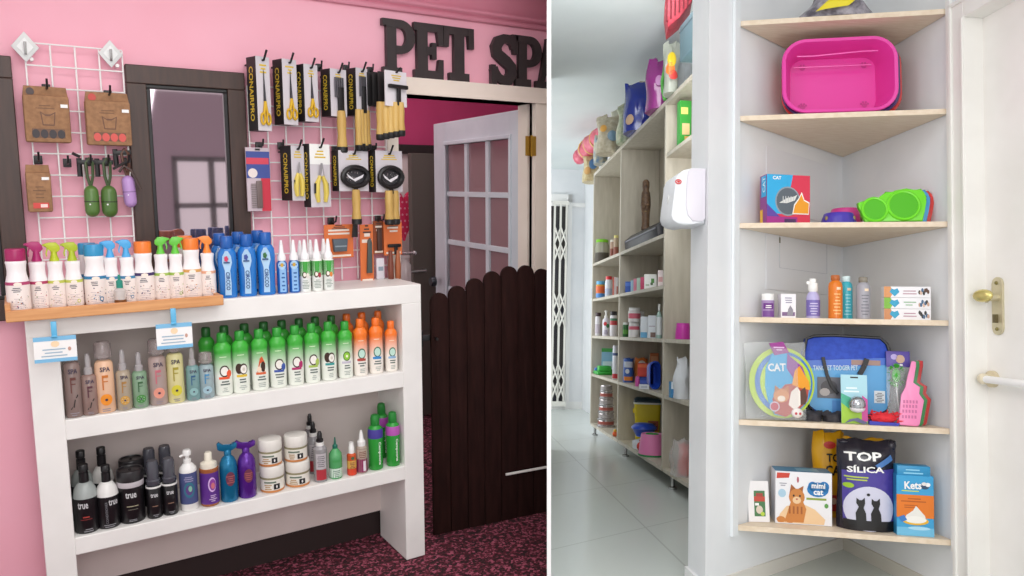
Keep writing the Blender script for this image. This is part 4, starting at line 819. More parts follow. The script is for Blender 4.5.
def clipper(t, w, h, d, big):
    q = -d/2-.006; b = B(); GLD = mat('#d9c35a', .35)
    for s_ in (-1, 1):
        b.tube([(s_*w*.06, q, -h*.0), (s_*w*.2, q, -h*.12), (s_*w*.23, q, -h*.28), (s_*w*.17, q, -h*.42)], [.006, .01, .01, .007], GLD, 8); b.tube([(s_*w*.3, q, -h*.12), (s_*w*.31, q, -h*.28)], .005, BLACK, 6)
    b.build('grips', t); b = B(); b.poly(flat(q), [(-w*.14, -h*.02), (w*.14, -h*.02), (w*.05, h*.2), (-w*.05, h*.2)], mat('#a9a7ab', .3, .5), .004); b.poly(flat(q), [(-w*.05, h*.0), (w*.06, h*.0), (w*.02, h*.12)], FACE, .006); b.build('jaws', t)
t, w, h, d = lettered_box(278, 288, 303, 146, 200.5, 'package with yellow gripped nail clippers on a grey card', .07, R20, WY-.13); clipper(t, w, h, d, 0)
t, w, h, d = lettered_box(303, 307, 330.5, 144.5, 207, 'white package with large yellow gripped clippers and a pale top', .045, R20, WY-.13); clipper(t, w, h, d, 1)
b = B(); b.rect(flat(-d/2), -w/2, w/2, h*.18, h/2, WHITE, .0008); b.build('pale_top', t)
for a, n_, lab in (((331.5, 336, 369, 151, 191), 1, 'package with a black oval brush and one wooden handle below'), ((369.5, 373, 403, 151, 192), 2, 'package with a black oval brush and two wooden handles below')):
    t, w, h, d = lettered_box(*a, lab, .05, radians(12), WY-.13); q = -d/2-.012
    b = B(); b.tube([(w*.42*cos(z), q, -h*.14+h*.23*sin(z)) for z in [2*pi*i/24 for i in range(24)]], .0105, BLACK, 8, True); b.poly(flat(q+.008), ell(w*.38, h*.2, 0, -h*.14, 20), mat('#3a3a3e', .4), .0); b.box(-.008, .008, q-.006, q+.006, -h*.55, -h*.36, BLACK, .003); b.build('oval_head', t)
    b = B(); [b.disc(flat(q+.005), random.uniform(-.28, .28)*w, -h*.14+random.uniform(-.12, .12)*h, .002, .002, STEEL, .001, 6) for i in range(22)]; b.poly(flat(q+.004), [(-w*.3, -h*.05), (-w*.05, -h*.2), (w*.3, -h*.08), (w*.25, -h*.16), (0, -h*.26), (-w*.22, -h*.16)], mat('#e4e2e6', .2), .001); b.build('pins', t)
    for i in range(n_): b = B(); handle(b, (-.012+.036*i) if n_ == 2 else 0, q+.01*i, -h/2-.115, -h*.46, .019); b.build('wooden_handle', t)

# third row: orange cards
ORG = mat('#d9713a', .5); ORD = mat('#8a4526', .5)
def orange_card(x0, x1, y0, y1, label, m_=ORG, Y=WY-.08):
    m, w, h, k = wallbox(x0, x1, y0, y1, Y); t = thing(L, 'orange_tool_card', label, 'package', (m.x, Y, m.z), radians(3), 'orange tool cards')
    b = B(); b.box(-w/2, w/2, -.003, .003, -h/2, h/2, m_, .001); mp = flat(-.003); b.lines(mp, -w*.42, w*.42, h*.2, h*.4, 2, mat('#e9d9cc'), .001, .55); b.lines(mp, -w*.35, w*.4, h*.36, h*.46, 2, mat('#4a3a36'), .0014, .5); b.rect(mp, -w*.4, w*.4, -h*.46, -h*.4, mat('#f0e3d4'), .001); b.build('card', t, smooth=0); B().rect(mp, -w*.12, w*.12, h*.465, h*.49, DARK, .0016).build('hang_slot', t)
    return t, w, h
t, w, h = orange_card(324, 353.5, 224.5, 258, 'wide orange card with a grey comb attachment, above the small green sprays')
b = B(); b.prism([(-w*.26, h*.08), (w*.26, h*.08), (w*.22, -h*.3), (-w*.22, -h*.3)], -.02, -.003, mat('#55606a', .4), bev=.004); b.box(-w*.2, w*.2, -.022, -.018, -h*.16, -h*.12, mat('#8b97a0')); b.build('comb_attachment', t)
t, w, h = orange_card(360, 373.5, 224.5, 285, 'tall narrow orange card with a long dark file')
b = B(); b.prism([(-w*.1, -h*.3), (w*.3, -h*.3), (w*.32, h*.2), (w*.2, h*.28), (w*.02, h*.24)], -.016, -.003, mat('#4b5350', .4), bev=.003); b.build('file', t)
t, w, h = orange_card(373, 383.5, 221, 254, 'dark brown narrow card next to the T-shaped rake card', ORD, WY-.07)
b = B(); b.box(-w*.2, w*.24, -.014, -.003, -h*.4, h*.3, mat('#4a2e24', .5), .003); b.build('tool', t)
t, w, h = orange_card(383.5, 402, 222, 255, 'orange card with a small black T-shaped rake, at the end by the doorway')
b = B(); b.box(-w*.34, w*.36, -.018, -.004, -h*.26, -h*.16, BLACK, .003); b.box(w*.02, w*.18, -.016, -.006, -h*.48, -h*.2, BLACK, .002); b.build('rake_head', t)
for i, x in enumerate((-w*.22, w*.18)):
    b = B(); b.lathe([(.006, 0), (.012, .01), (.013, .06), (.009, .1), (.008, .125)], mat('#a85f3a' if i else '#7a4030', .4), 12, (x, -.012, -h/2-.105)); b.build('brush_handle', t)
b = B(); p = L.Y(354.5, 227, WY-.1); b.prism([(-.012, -.04), (.012, -.04), (.014, .035), (-.004, .035)], -.004, .004, BLACK, bev=.002); solo(L, 'hanging_strap', 'short black strap hanging between the two orange cards', 'strap', b, p)
m, w, h, k = wallbox(376, 384, 258, 279, WY-.07); b = B(); b.box(-w/2, w/2, -.008, .008, -h/2, h/2, mat('#d8d4dc', .3), .004); b.rect(flat(-.008), -w*.3, w*.3, -h*.1, h*.1, mat('#8a9aa8'), .001); solo(L, 'small_pack', 'small pale pack hanging below the dark brown card', 'package', b, m)
for px, py in ((330, 221), (377, 219)): hook(px, py, .07, 'black hook above the orange cards', 'hooks above the orange cards')
for px, py in ((280, 146), (334, 150), (372, 149), (318, 68), (345, 69), (369, 71)): hook(px, py, .04, 'black hook end beside a tool package on the right gridwall', 'hooks on the right gridwall')

# ================================================================== RIGHT ROOM: shell (built upright in its own frame)
WALLW = noisy('white_wall', '#e4e7ea', '#eceef0', 3, 3, .55); CEILW = noisy('white_ceiling', '#dce4e4', '#e3eae9', 2, 3, .7)
TILE = tiled('pale_floor_tiles', '#cfd6d2', '#bcc2be', .98, .98, .005, .22, 0., -.711, (-.07, -.12))
CN = Vector((1.886, 3.431, 0)); LF = Vector((1.181, 2.929, 0)); RT = Vector((1.903, 2.693, 0)); HC = 3.064
bdir = (CN-LF).normalized(); bn = Vector((-bdir.y, bdir.x, 0))
P7 = R.on(707, 330, CN, bn); P7.z = 0; P6 = R.X(690, 330, P7.x); P6.z = 0
def plan(pts, z0, z1, m, b=None):
    b = b or B(); n = len(pts); ar = sum(pts[i][0]*pts[(i+1) % n][1]-pts[(i+1) % n][0]*pts[i][1] for i in range(n))
    if ar < 0: pts = pts[::-1]
    return b.add([(p[0], p[1], z0) for p in pts]+[(p[0], p[1], z1) for p in pts], [tuple(range(n-1, -1, -1)), tuple(range(n, 2*n))]+[(i, (i+1) % n, n+(i+1) % n, n+i) for i in range(n)], m)
o = trim_to(B().box(-.5, 3.5, -.6, 5.6, -.05, 0, TILE).build('near', None, R.M, 0), 1)
w = B().box(-1.1, 3.5, 5.6, 10.4, -.05, 0, TILE); w.add([v.co[:] for v in o.data.vertices], [tuple(p.vertices) for p in o.data.polygons], TILE); bpy.data.objects.remove(o); struct(R, 'floor_store', w)
o = trim_to(B().box(-.5, 3.5, -.6, 5.6, HC, HC+.05, CEILW).build('near', None, R.M, 0), 1)
w = B().box(-1.1, 3.5, 5.6, 10.4, HC, HC+.05, CEILW); w.add([v.co[:] for v in o.data.vertices], [tuple(p.vertices) for p in o.data.polygons], CEILW); bpy.data.objects.remove(o); struct(R, 'ceiling_store', w)
struct(R, 'wall_aisle', B().box(-1.2, -1.1, 5.6, 10.4, 0, HC, WALLW)); struct(R, 'wall_near', B().box(-1.2, .4, 5.5, 5.6, 0, HC, WALLW))
struct(R, 'wall_far', B().box(-1.1, 3.0, 9.6, 9.7, 0, HC, WALLW))
struct(R, 'baseboard_far', B().box(-1.1, 1.8, 9.58, 9.6, 0, .09, WHITE))
struct(R, 'trim_6', B().box(1.2, 1.8, 9.57, 9.6, 2.58, 2.63, WHITE))
struct(R, 'wall_side', B().box(1.8, 1.9, 3.95, 9.65, 0, HC, WALLW))
struct(R, 'wall_pier', plan([P7, CN, CN+Vector((.05, .35, 0)), P6], 0, HC, WALLW))
TW = Matrix.Translation(CN) @ Matrix.Rotation(radians(1.357), 4, 'Z'); TWi = TW.inverted(); nr = TW.to_3x3() @ Vector((1, 0, 0))
def wy(px, py=300): return (TWi @ R.on(px, py, CN, nr)).y
def wz(px, py): return (TWi @ R.on(px, py, CN, nr)).z
RM_W = R.M @ TW
def rstruct(name, b, parent=None, smooth=0):
    o = b.build(name, parent, None if parent else RM_W, smooth)
    if not parent: o['kind'] = 'structure'
    return o
y0, y1 = wy(956), wy(971); zh = wz(972, 15); y2 = -1.95
w = B(); w.box(0, .12, y0, .12, 0, HC, WALLW); w.box(0, .12, y2, y0, zh+.06, HC, WALLW); rstruct('wall_right', w)
CAS = noisy('door_casing_white', '#e6e4df', '#ecebe6', 5, 3, .4)
w = B(); w.box(-.018, .12, y1, y0, 0, zh+.075, CAS, .004); w.box(-.018, .12, y2, y1, zh, zh+.075, CAS, .004); w.box(-.026, -.016, y0-.018, y0, 0, zh+.075, CAS, .003); w.box(-.024, -.016, y1, y1+.012, 0, zh, CAS, .003); w.box(-.026, -.016, y2, y0, zh+.06, zh+.075, CAS, .003)
rstruct('trim_7', w)
door = B(); door.box(.06, .1, y2, y1, .01, zh, noisy('door_white_right', '#e9e7e2', '#efede9', 5, 3, .4)); door = rstruct('door_3', door)
BRS = mat('#c9c0a2', .35, .5)
kp = TWi @ R.on(999, 306, TW @ Vector((.06, 0, 0)), nr); hz = R.mpp(TW @ kp)
b = B(); ang = Matrix.Translation((.058, kp.y, kp.z)) @ Matrix.Rotation(-pi/2, 4, 'Z')
b.prism(rrect(.05, .205, .023), -.006, .002, BRS, T=ang, bev=.002)
b.lathe([(.014, 0), (.014, .04), (.02, .045)], BRS, 14, T=ang @ Matrix.Translation((0, 0, .03)) @ Matrix.Rotation(pi/2, 4, 'X')); b.ball((0, -.06, .035), (.044, .022, .023), mat('#d2c47c', .25, .6), 16, T=ang)
b.box(-.005, .005, -.02, -.004, -.06, -.03, mat('#6b6248', .4, .6), T=ang); [b.ball((0, -.007, z), .007, mat('#8d8252', .4, .7), 8, T=ang) for z in (.082, -.082)]
rstruct('door_handle', b, door, 40)
q = TWi @ R.on(991, 379, TW @ Vector((.05, 0, 0)), nr)
b = B(); b.lathe([(.03, 0), (.03, .012), (.018, .018), (.016, .04)], mat('#cdbf9f', .4), 18, T=Matrix.Translation((.06, q.y, q.z)) @ Matrix.Rotation(-pi/2, 4, 'Y')); b.tube([(.02, q.y, q.z), (.012, q.y-.2, q.z-.005), (.01, q.y-.6, q.z-.01)], .013, WHITE, 10); b.lathe([(.03, 0), (.03, .012), (.018, .018), (.016, .05)], mat('#cdbf9f', .4), 18, T=Matrix.Translation((.06, q.y-.59, q.z-.01)) @ Matrix.Rotation(-pi/2, 4, 'Y')); b.ball((.02, q.y, q.z), .02, mat('#ddd2b8', .4), 12)
t = solo(R, 'towel_rail', 'white horizontal rail with a beige round bracket on the white door', 'rail', b, (0, 0, 0)); t.matrix_world = RM_W
# baseboards of the corner
b = plan([P7, CN, CN-bn*.0+Vector((-.012, -.02, 0)), P7-Vector((.012, .016, 0))], 0, .055, mat('#dedbd4', .5)); plan([P7, P6, P6-Vector((.014, 0, 0)), P7-Vector((.014, .014, 0))], 0, .055, mat('#e8e9ea', .4), b)
struct(R, 'baseboard_left', b); rstruct('baseboard_right', B().box(-.014, 0, y0, .0, 0, .055, mat('#d6d2c8', .5)))

# corner shelf
BRD = noisy('pale_board', '#dbc8ae', '#e6d6c0', 14, 4, .5, vec=(1, 7, 3)); EDGE = BRD
BZ = [2.2425, 1.8535, 1.4215, 1.048, .645, .238]     # board tops, from the ceiling down
t = thing(R, 'corner_shelf', 'pale wood corner shelf of six triangular boards between white walls', 'shelf', (CN.x, CN.y, 0))
for i, z in enumerate(BZ):
    l_ = CN.lerp(LF, 1.026)-CN-bn*.005; r_ = CN.lerp(RT, 1.012)-CN
    plan([(-.004, -.012), (l_.x, l_.y-.003), (r_.x-.004, r_.y)], z-.02, z, BRD).build('board', t, smooth=0)
b = B(); a = LF-CN; d = bdir; plan([a-d*.062-bn*.001, a-d*.026-bn*.001, a-d*.026-bn*.014, a-d*.062-bn*.014], .2, HC-.005, mat('#e6ebee', .4), b); b.build('side_rail', t, smooth=0)
b = B(); a = RT-CN; plan([(a.x-.001, a.y-.034), (a.x-.001, a.y-.012), (a.x-.016, a.y-.012), (a.x-.016, a.y-.034)], .2, HC-.005, mat('#ecebe8', .4), b); b.build('side_rail', t, smooth=0)

# access panel in the left wall of the corner
def lw(px, py, lift=.0): return R.on(px, py, CN-bn*(-lift), bn)
TL_ = Matrix.Translation(CN) @ Matrix.Rotation(atan2(bdir.y, bdir.x), 4, 'Z'); TLi = TL_.inverted()
def lwl(px, py): return TLi @ R.on(px, py, CN, bn)
a, c = lwl(765.5, 222), lwl(827, 222); za, zb_ = lwl(795, 292).z, lwl(795, 155).z
t = thing(R, 'access_panel', 'white metal access panel set in the wall behind the shelves', 'panel', CN); t.matrix_world = R.M @ TL_
B().box(a.x, c.x, -.0035, -.0005, za, zb_, mat('#e6e8ec', .35), .002).build('cover', t, smooth=0)
m0, m1, n0, n1 = a.x+(c.x-a.x)*.2, a.x+(c.x-a.x)*.98, za+(zb_-za)*.16, za+(zb_-za)*.55
b = B(); [b.tube([p, q], .0008, mat('#b9bec6', .5), 4) for p, q in (((m0, -.0042, n0), (m1, -.0042, n0)), ((m0, -.0042, n1), (m1, -.0042, n1)), ((m0, -.0042, n0), (m0, -.0042, n1)), ((m1, -.0042, n0), (m1, -.0042, n1)))]; b.build('hatch', t)
b = B(); b.box(m0-.004, m0+.006, -.0048, -.003, (n0+n1)/2-.012, (n0+n1)/2+.012, mat('#7d7866', .5)); b.build('hinge', t)

# soap dispenser on the pier
dp = R.X(688, 200, P7.x); kd = R.mpp((P7.x-.05, P7.y+.06, .975)); zc = R.on(688, 197.5, (P7.x-.05, P7.y+.06, 0), (0, 1, 0)).z
sc = lambda ps: [(-(702-x)*kd, (197.5-y)*kd) for x, y in ps]
t = thing(R, 'soap_dispenser', 'white wall soap dispenser with a small red emblem on the pier', 'dispenser', (P7.x-.002, P7.y+.1, zc))
b = B(); b.prism(sc([(702, 169), (689, 169), (680, 171.5), (674, 176), (671, 183), (670.5, 195), (669, 207), (667.5, 217), (669, 222), (674, 225.5), (682, 227), (690, 225.5), (702, 225)]), -.075, .085, mat('#e6eaef', .3), bev=.008); b.build('cover', t)
b = B(); b.prism(sc([(702, 169.5), (688, 169.5), (684, 173), (683, 180), (682, 208), (684, 217), (689, 222.5), (699, 223), (702, 220)]), -.081, -.07, mat('#dedbe4', .35), bev=.003); b.build('side_plate', t)
b = B(); em = Matrix.Translation(Vector((sc([(673.5, 183.7)])[0][0], -.0778, sc([(673.5, 183.7)])[0][1]))); mp = flat(-.0775); u, v = sc([(674.3, 183.7)])[0]
b.tube([(u+.011*cos(q), -.0765, v+.008*sin(q)) for q in [2*pi*i/12 for i in range(12)]], .0022, mat('#d8413f', .4), 6, True); b.disc(mp, u, v, .006, .004, mat('#d8413f', .4), .001, 8); b.build('emblem', t)
b = B(); u, v = sc([(672, 204)])[0]; b.ball((u, -.0, v), (.01, .04, .05), mat('#f3f6f8', .15), 12); b.build('sight_window', t)

# ------------------------------------------------------------------ goods on the corner shelf
fd = (RT-LF).normalized(); fn = Vector((-fd.y, fd.x, 0)); FR = atan2(fd.y, fd.x)
def cs(px0, px1, yb, yt, d, z):
    q = LF+fn*d; m = R.on((px0+px1)/2, yb, q, fn); a_ = R.on(px0, yb, q, fn); c_ = R.on(px1, yb, q, fn); k = R.mpp(m)
    return Vector((m.x, m.y, z+.0008)), (c_-a_).length, (yb-yt)*k, k
def loft(b, loops, m, cap0=True, cap1=True):
    n = len(loops[0]); vs = [p for l_ in loops for p in l_]; fs = []
    for j in range(len(loops)-1):
        for i in range(n): k = (i+1) % n; fs.append((j*n+i, j*n+k, (j+1)*n+k, (j+1)*n+i))
    if cap0: fs.append(tuple(range(n-1, -1, -1)))
    if cap1: fs.append(tuple(range((len(loops)-1)*n, len(loops)*n)))
    return b.add(vs, fs, m)
TRG = 'litter trays nested on the upper corner shelf'
for i, (c, lab) in enumerate((('#e23fa4', 'bright pink litter tray leaning in front, open side forward'), ('#4a2f6e', 'dark purple litter tray nested behind the pink one'), ('#d83a3a', 'red litter tray nested rearmost behind the purple one'))):
    p, w, h, k = cs(781-i*.3, 899+i*1.6, 113+i*1.6, 35+i*1.2, .05+.03*i, BZ[1]+.018-.005*i); m = mat(c, .3)
    b = B(); zc = h/2; lp = lambda W, H, r, y: [(x, y, z) for x, z in rrect(W, H, r, 0, zc, 7)]
    loft(b, [lp(w*.97, h*.96, .09, .004), lp(w, h, .095, .0), lp(w*.985, h*.985, .092, -.006), lp(w*.93, h*.91, .08, -.004), lp(w*.91, h*.89, .08, .01), lp(w*.76, h*.76, .05, .125)], m, False, False)
    loft(b, [lp(w*.76, h*.76, .05, .125)][:1]*1+[lp(w*.75, h*.75, .05, .126)], m, False, False); b.add(lp(w*.76, h*.76, .05, .125), [tuple(range(len(lp(1, 1, .1, 0))-1, -1, -1))[::-1]], m)
    loft(b, [lp(w*.97, h*.96, .09, .004), lp(w*.925, h*.9, .08, .008), lp(w*.78, h*.77, .052, .13)], m, False, True)
    o = solo(R, 'litter_tray', lab, 'litter tray', b, p, FR+radians(2), TRG, radians(-3))
    if i == 0:
        b = B(); mp = flat(.1235); dk = mat('#c22f88', .35)
        for sx_ in (-.27, .28):
            for sz_ in (.22, .76): u, v = sx_*w, h*sz_; b.disc(mp, u, v, .011, .009, dk, .001, 10); [b.disc(mp, u+.015*cos(q), v+.014*sin(q), .0045, .005, dk, .001, 8) for q in (.5, 1.2, 1.95, 2.65)]
        b.build('paw_prints', o)
        b = B(); b.tube([(x*w, .012, h*.8+.006*sin(x*6)) for x in (-.36, -.2, 0, .2, .34)], .003, mat('#ea5cb4', .25), 6); b.tube([(x*w, .09, h*.735) for x in (-.36, 0, .33)], .003, mat('#ea5cb4', .25), 6); b.build('inner_ledge', o)
# crumpled bag on the top board
def pillow(b, w, h, d, m, top=.25, n=14, wob=.006, seed=0, taper=0., flat_bottom=True):
    rnd = random.Random(seed); vs, fs = [], []
    ph = [rnd.uniform(0, 6) for _ in range(6)]
    def th(u, v):
        e = (1-abs(u)**3.5); f_ = 1-max(0, (v-(1-top))/top)**1.6 if v > 1-top else 1
        if not flat_bottom and v < .2: f_ = min(f_, (v/.2)**.5)
        return max(.04, e*f_)
    for s_ in (-1, 1):
        for j in range(n+1):
            for i in range(n+1):
                u, v = -1+2*i/n, j/n; wv = wob*(sin(u*5+ph[0]+v*7)+sin(v*9+ph[1])*.6+sin(u*11+ph[2]-v*4)*.5)*(.3+v)
                vs.append((u*w/2*(1-taper*v)+wv*.5, s_*(d/2*th(u, v)+abs(wv)*.5*(1-u*u)), v*h+(.6*wv if v > .9 else 0)))
    N_ = (n+1)**2
    for j in range(n):
        for i in range(n):
            q = j*(n+1)+i; fs += [(q, q+1, q+n+2, q+n+1), (N_+q, N_+q+n+1, N_+q+n+2, N_+q+1)]
    for i in range(n): fs += [(i+1, i, N_+i, N_+i+1), (n*(n+1)+i, n*(n+1)+i+1, N_+n*(n+1)+i+1, N_+n*(n+1)+i)]
    for j in range(n): a_ = j*(n+1); c_ = a_+n; fs += [(a_, a_+n+1, N_+a_+n+1, N_+a_), (c_+n+1, c_, N_+c_, N_+c_+n+1)]
    b.add(vs, fs, m)
    def mp(u, v, o): return (u*(1-taper*v/h), -(d/2*th(max(-1, min(1, 2*u/w)), max(0, min(1, v/h))))-wob*.75-o, v)
    mp.sub = min(w, h)/9; return mp
p, w, h, k = cs(793, 878, 17, -14, .06, BZ[0])
SILV = noisy('crumpled_silver', '#55505a', '#a5a0a8', 30, 5, .3, bump=.4); YEL = mat('#e0cf1e', .35)
o = thing(R, 'pet_food_bag', 'crumpled silver and yellow bag lying on the topmost corner board', 'bag', p, FR)
b = B(); pillow(b, w, h*.9, .16, SILV, .6, 14, .014, 3, .55); b.build('bag', o)
b = B(); mp = pillow(B(), w, h*.9, .16, SILV, .6, 14, .014, 3, .55); b.poly(mp, [(-w*.3, h*.12), (w*.1, h*.2), (w*.3, h*.5), (-w*.05, h*.6), (-w*.2, h*.4)], YEL, .012); b.build('yellow_panel', o)

# boxed cat toy
def carton(px0, px1, yb, yt, d, z, dep, rot, name, label, cat, col, side=None, group=None):
    p, w, h, k = cs(px0, px1, yb, yt, d, z); t = thing(R, name, label, cat, p+fn*(dep/2), FR+rot, group)
    b = B(); b.box(-w/2, w/2, -dep/2, dep/2, 0, h, mat(col, .4), .0015)
    if side: b.rect(lambda u, v, o: (-w/2-o, -u, v), -dep/2, dep/2, 0, h, mat(side, .4), .0006)
    b.build('box', t, smooth=0); return t, w, h, flat(-dep/2), dep
t, w, h, mp, dep = carton(762, 810, 224.5, 175, .02, BZ[2], .06, radians(19), 'cat_toy_box', 'colourful cat toy box in red, blue and magenta beside the pink bowl', 'box', '#d5334f', '#8f3f8c')
b = B(); b.rect(mp, -w/2, -w*.02, h*.2, h, mat('#2ea8dc')); b.poly(mp, [(-w*.02, h), (w*.1, h), (-w*.05, h*.3), (-w*.02, h*.2)], mat('#2ea8dc'), .0008); b.rect(mp, -w/2, w*.2, 0, h*.14, mat('#a02a86'), .0007); b.poly(mp, [(-w/2, h*.14), (-w*.2, h*.14), (-w/2, h*.4)], mat('#5b3f9a'), .0009)
b.disc(mp, -w*.02, h*.46, w*.29, h*.3, mat('#8d99a3'), .0012, 24); b.disc(mp, -w*.02, h*.46, w*.26, h*.27, mat('#59616a'), .0015, 24)
b.poly(mp, [(-w*.22, h*.42), (-w*.05, h*.52), (w*.12, h*.56), (w*.2, h*.6), (w*.14, h*.48), (-w*.04, h*.42)], mat('#d9d9d6'), .0018); [b.rect(mp, -w*.14+i*w*.06, -w*.12+i*w*.06, h*.42+i*h*.015, h*.56, mat('#c2c5c6'), .002, 2) for i in range(5)]
b.poly(mp, [(w*.08, h*.2), (w*.46, h*.2), (w*.48, h*.45), (w*.36, h*.5), (w*.3, h*.66), (w*.22, h*.52), (w*.12, h*.4)], mat('#f2f0ea'), .0022); b.poly(mp, [(w*.1, h*.22), (w*.45, h*.22), (w*.46, h*.43), (w*.35, h*.48), (w*.29, h*.61), (w*.23, h*.5), (w*.14, h*.38)], mat('#e99c22'), .0026)
b.text(mp, 'CAT', -w*.27, h*.93, h*.07, WHITE, .002, 0, .03); b.rect(mp, -w*.1, w*.16, h*.01, h*.1, mat('#4a2a5a'), .0026); b.build('front_print', t)
b = B(); sm = lambda u, v, o: (-w/2-o, -u, v); b.rect(sm, -dep*.3, dep*.45, h*.55, h*.98, mat('#2ea8dc'), .0012); b.rect(sm, -dep*.48, -dep*.05, 0, h*.3, mat('#e9b53a'), .0012); b.text(sm, 'CAT', dep*.12, h*.8, dep*.4, mat('#d6f0fa'), .0018, 90, .02); b.build('side_print', t)
# bowls
def bowl(room, name, label, loc, r, h, c, group=None, rim=None, bone=True):
    t = thing(room, name, label, 'bowl', loc, FR, group); m = mat(c, .3); b = B()
    b.lathe([(r*.0, 0), (r*.98, 0), (r, h*.06), (r*.9, h*.55), (r*.8, h*.96), (r*.77, h), (r*.73, h*.97), (r*.66, h*.4), (0, h*.32)], m, 32); b.build('bowl', t)
    if bone:
        b = B(); q = mat('#8a7a50', .5)
        for s_ in (-1, 1): a_ = s_*.95; b.ball((r*.9*sin(a_), -r*.9*cos(a_), h*.5), (r*.1, r*.1, h*.22), q, 10)
        b.build('paw_feet', t)
    return t
p, w, h, k = cs(827, 864, 222, 204.5, .2, BZ[2]); bowl(R, 'pet_bowl', 'pink pet bowl behind the blue bowl', p, w/2*.97, h*1.15, '#d0388c', 'pet bowls beside the cat toy box')
p, w, h, k = cs(820, 857, 223.5, 212, .075, BZ[2]); bowl(R, 'pet_bowl', 'low violet-blue pet bowl in front of the pink bowl', p, w/2, h, '#4636a8', 'pet bowls beside the cat toy box')
# cat-shaped double bowls
for i, (c, ci, lab) in enumerate((('#6fd81f', '#4fb512', 'bright green cat-eared double bowl standing on edge in front'), ('#4a9cd8', '#3a86c0', 'blue cat-eared double bowl behind the green one'), ('#d8403c', '#b82f2c', 'red cat-eared double bowl rearmost behind the blue one'))):  # second tone puts recess shade into the dish colour
    p, w, h, k = cs(861+i*3.5, 924+i*4, 222, 183.5+i*1.5, .015+.026*i, BZ[2]+.005); t = thing(R, 'double_bowl', lab, 'bowl', p, FR, 'cat-eared double bowls', radians(-10), 0)
    S = lambda ps: [((x-893)*k, (222-y)*k) for x, y in ps]
    out = S([(863, 206), (861, 202), (866, 200), (874, 199), (877, 195), (880, 199), (886, 194), (888, 190), (893, 192), (897, 189), (908, 187), (914, 190), (921, 187.5), (923, 193), (926, 196), (924, 202), (923, 212), (921, 221.5), (868, 222), (865, 215)])
    b = B(); b.prism(out, 0, .022, mat(c, .3), bev=.004)
    for x, y, rx, ry in ((877, 209.5, 11.5, 12), (904, 205.5, 14.5, 14.5)):
        u, v = S([(x, y)])[0]; b.tube([(u+rx*k*cos(q), -.002, v+ry*k*sin(q)) for q in [2*pi*j/28 for j in range(28)]], .006, mat(c, .3), 8, True)
    b.build('tray', t)
    for x, y, rx, ry in ((877, 209.5, 11.5, 12), (904, 205.5, 14.5, 14.5)):
        u, v = S([(x, y)])[0]; b = B(); T_ = Matrix.Translation((u, 0, v)) @ Matrix.Rotation(-pi/2, 4, 'X'); b.lathe([(rx*k*.95, .001), (rx*k*.86, -.002+.002), (rx*k*.8, -.014), (0, -.015)], mat(ci, .3), 28, T=Matrix.Translation((u, -.004, v)) @ Matrix.Rotation(pi/2, 4, 'X') @ Matrix.Diagonal((1, 1, .2, 1))); b.build('dish', t)

# row of bottles at eye height
SH = 'bottles and boxes on the eye-level board'
def cbottle(px0, px1, yb, yt, d, prof, col, name, label, cat, parts, z=BZ[3], trans=0):
    p, w, h, k = cs(px0, px1, yb, yt, d, z); r = w/2; t = thing(R, name, label, cat, p+fn*r, FR, SH)
    B().lathe([(a*r, c*h) for a, c in prof], mat(col, .3, trans=trans)).build('body', t); parts(t, r, h, cyl(r)); return t
def pj(t, r, h, mp):
    b = B(); b.lathe([(r*1.01, h*.02), (r*1.01, h*.72)], mat('#a58ab8', .5)); b.rect(mp, -r*.8, r*.8, h*.36, h*.6, mat('#6d2f86'), .002); b.lines(mp, -r*.6, r*.6, h*.4, h*.55, 2, WHITE, .003, .5); b.rect(mp, -r*.9, r*.9, h*.04, h*.28, mat('#7a4a96'), .002); b.build('label', t); B().lathe([(r*.95, h*.74), (r*.98, h*.77), (r*.98, h*.97), (r*.9, h), (0, h)], WHITE).build('cap', t)
cbottle(762, 775, 320, 296, .03, [(.9, 0), (1, .02), (1, .72), (.9, .76)], '#e8e6ee', 'supplement_jar', 'small white jar with a purple label, at the rail end of its board', 'jar', pj)
t, w, h, mp, dep = carton(780, 795.5, 320, 296, .03, BZ[3], .05, radians(6), 'supplement_box', 'small white carton with a purple-grey picture beside the purple labelled jar', 'box', '#eceaee', '#dcd9e0', SH)
b = B(); b.lines(mp, -w*.4, w*.4, h*.62, h*.9, 3, mat('#8a86a0'), .001, .4); b.rect(mp, -w*.42, w*.42, h*.08, h*.24, mat('#7a5a86')); b.poly(mp, [(-w*.1, h*.1), (w*.3, h*.1), (w*.3, h*.34), (w*.12, h*.52), (-w*.02, h*.36)], mat('#8f8b96'), .0012); b.build('front_print', t)
def pp(t, r, h, mp):
    b = B(); b.rect(mp, -r*1.3, r*1.3, h*.06, h*.46, mat('#7a6cb4'), .001, 8); b.lines(mp, -r*.7, r*.7, h*.1, h*.42, 5, mat('#cfc8e6'), .0016, .4); b.build('label', t); b = B(); pump(b, h*.74, r*.75, WHITE) if False else b.lathe([(r*.55, h*.66), (r*.72, h*.7), (r*.72, h*.88), (r*.5, h*.9), (r*.5, h), (0, h)], WHITE, 18); b.box(-r*.9, -r*.3, -r*.15, r*.15, h*.86, h*.94, WHITE); b.build('sprayer', t)
cbottle(807, 821, 320, 280, .03, [(.92, 0), (1, .01), (1, .5), (.85, .6), (.6, .66), (.5, .68)], '#b9b2dc', 'ear_lotion_bottle', 'lilac bottle with a white spray top', 'bottle', pp)
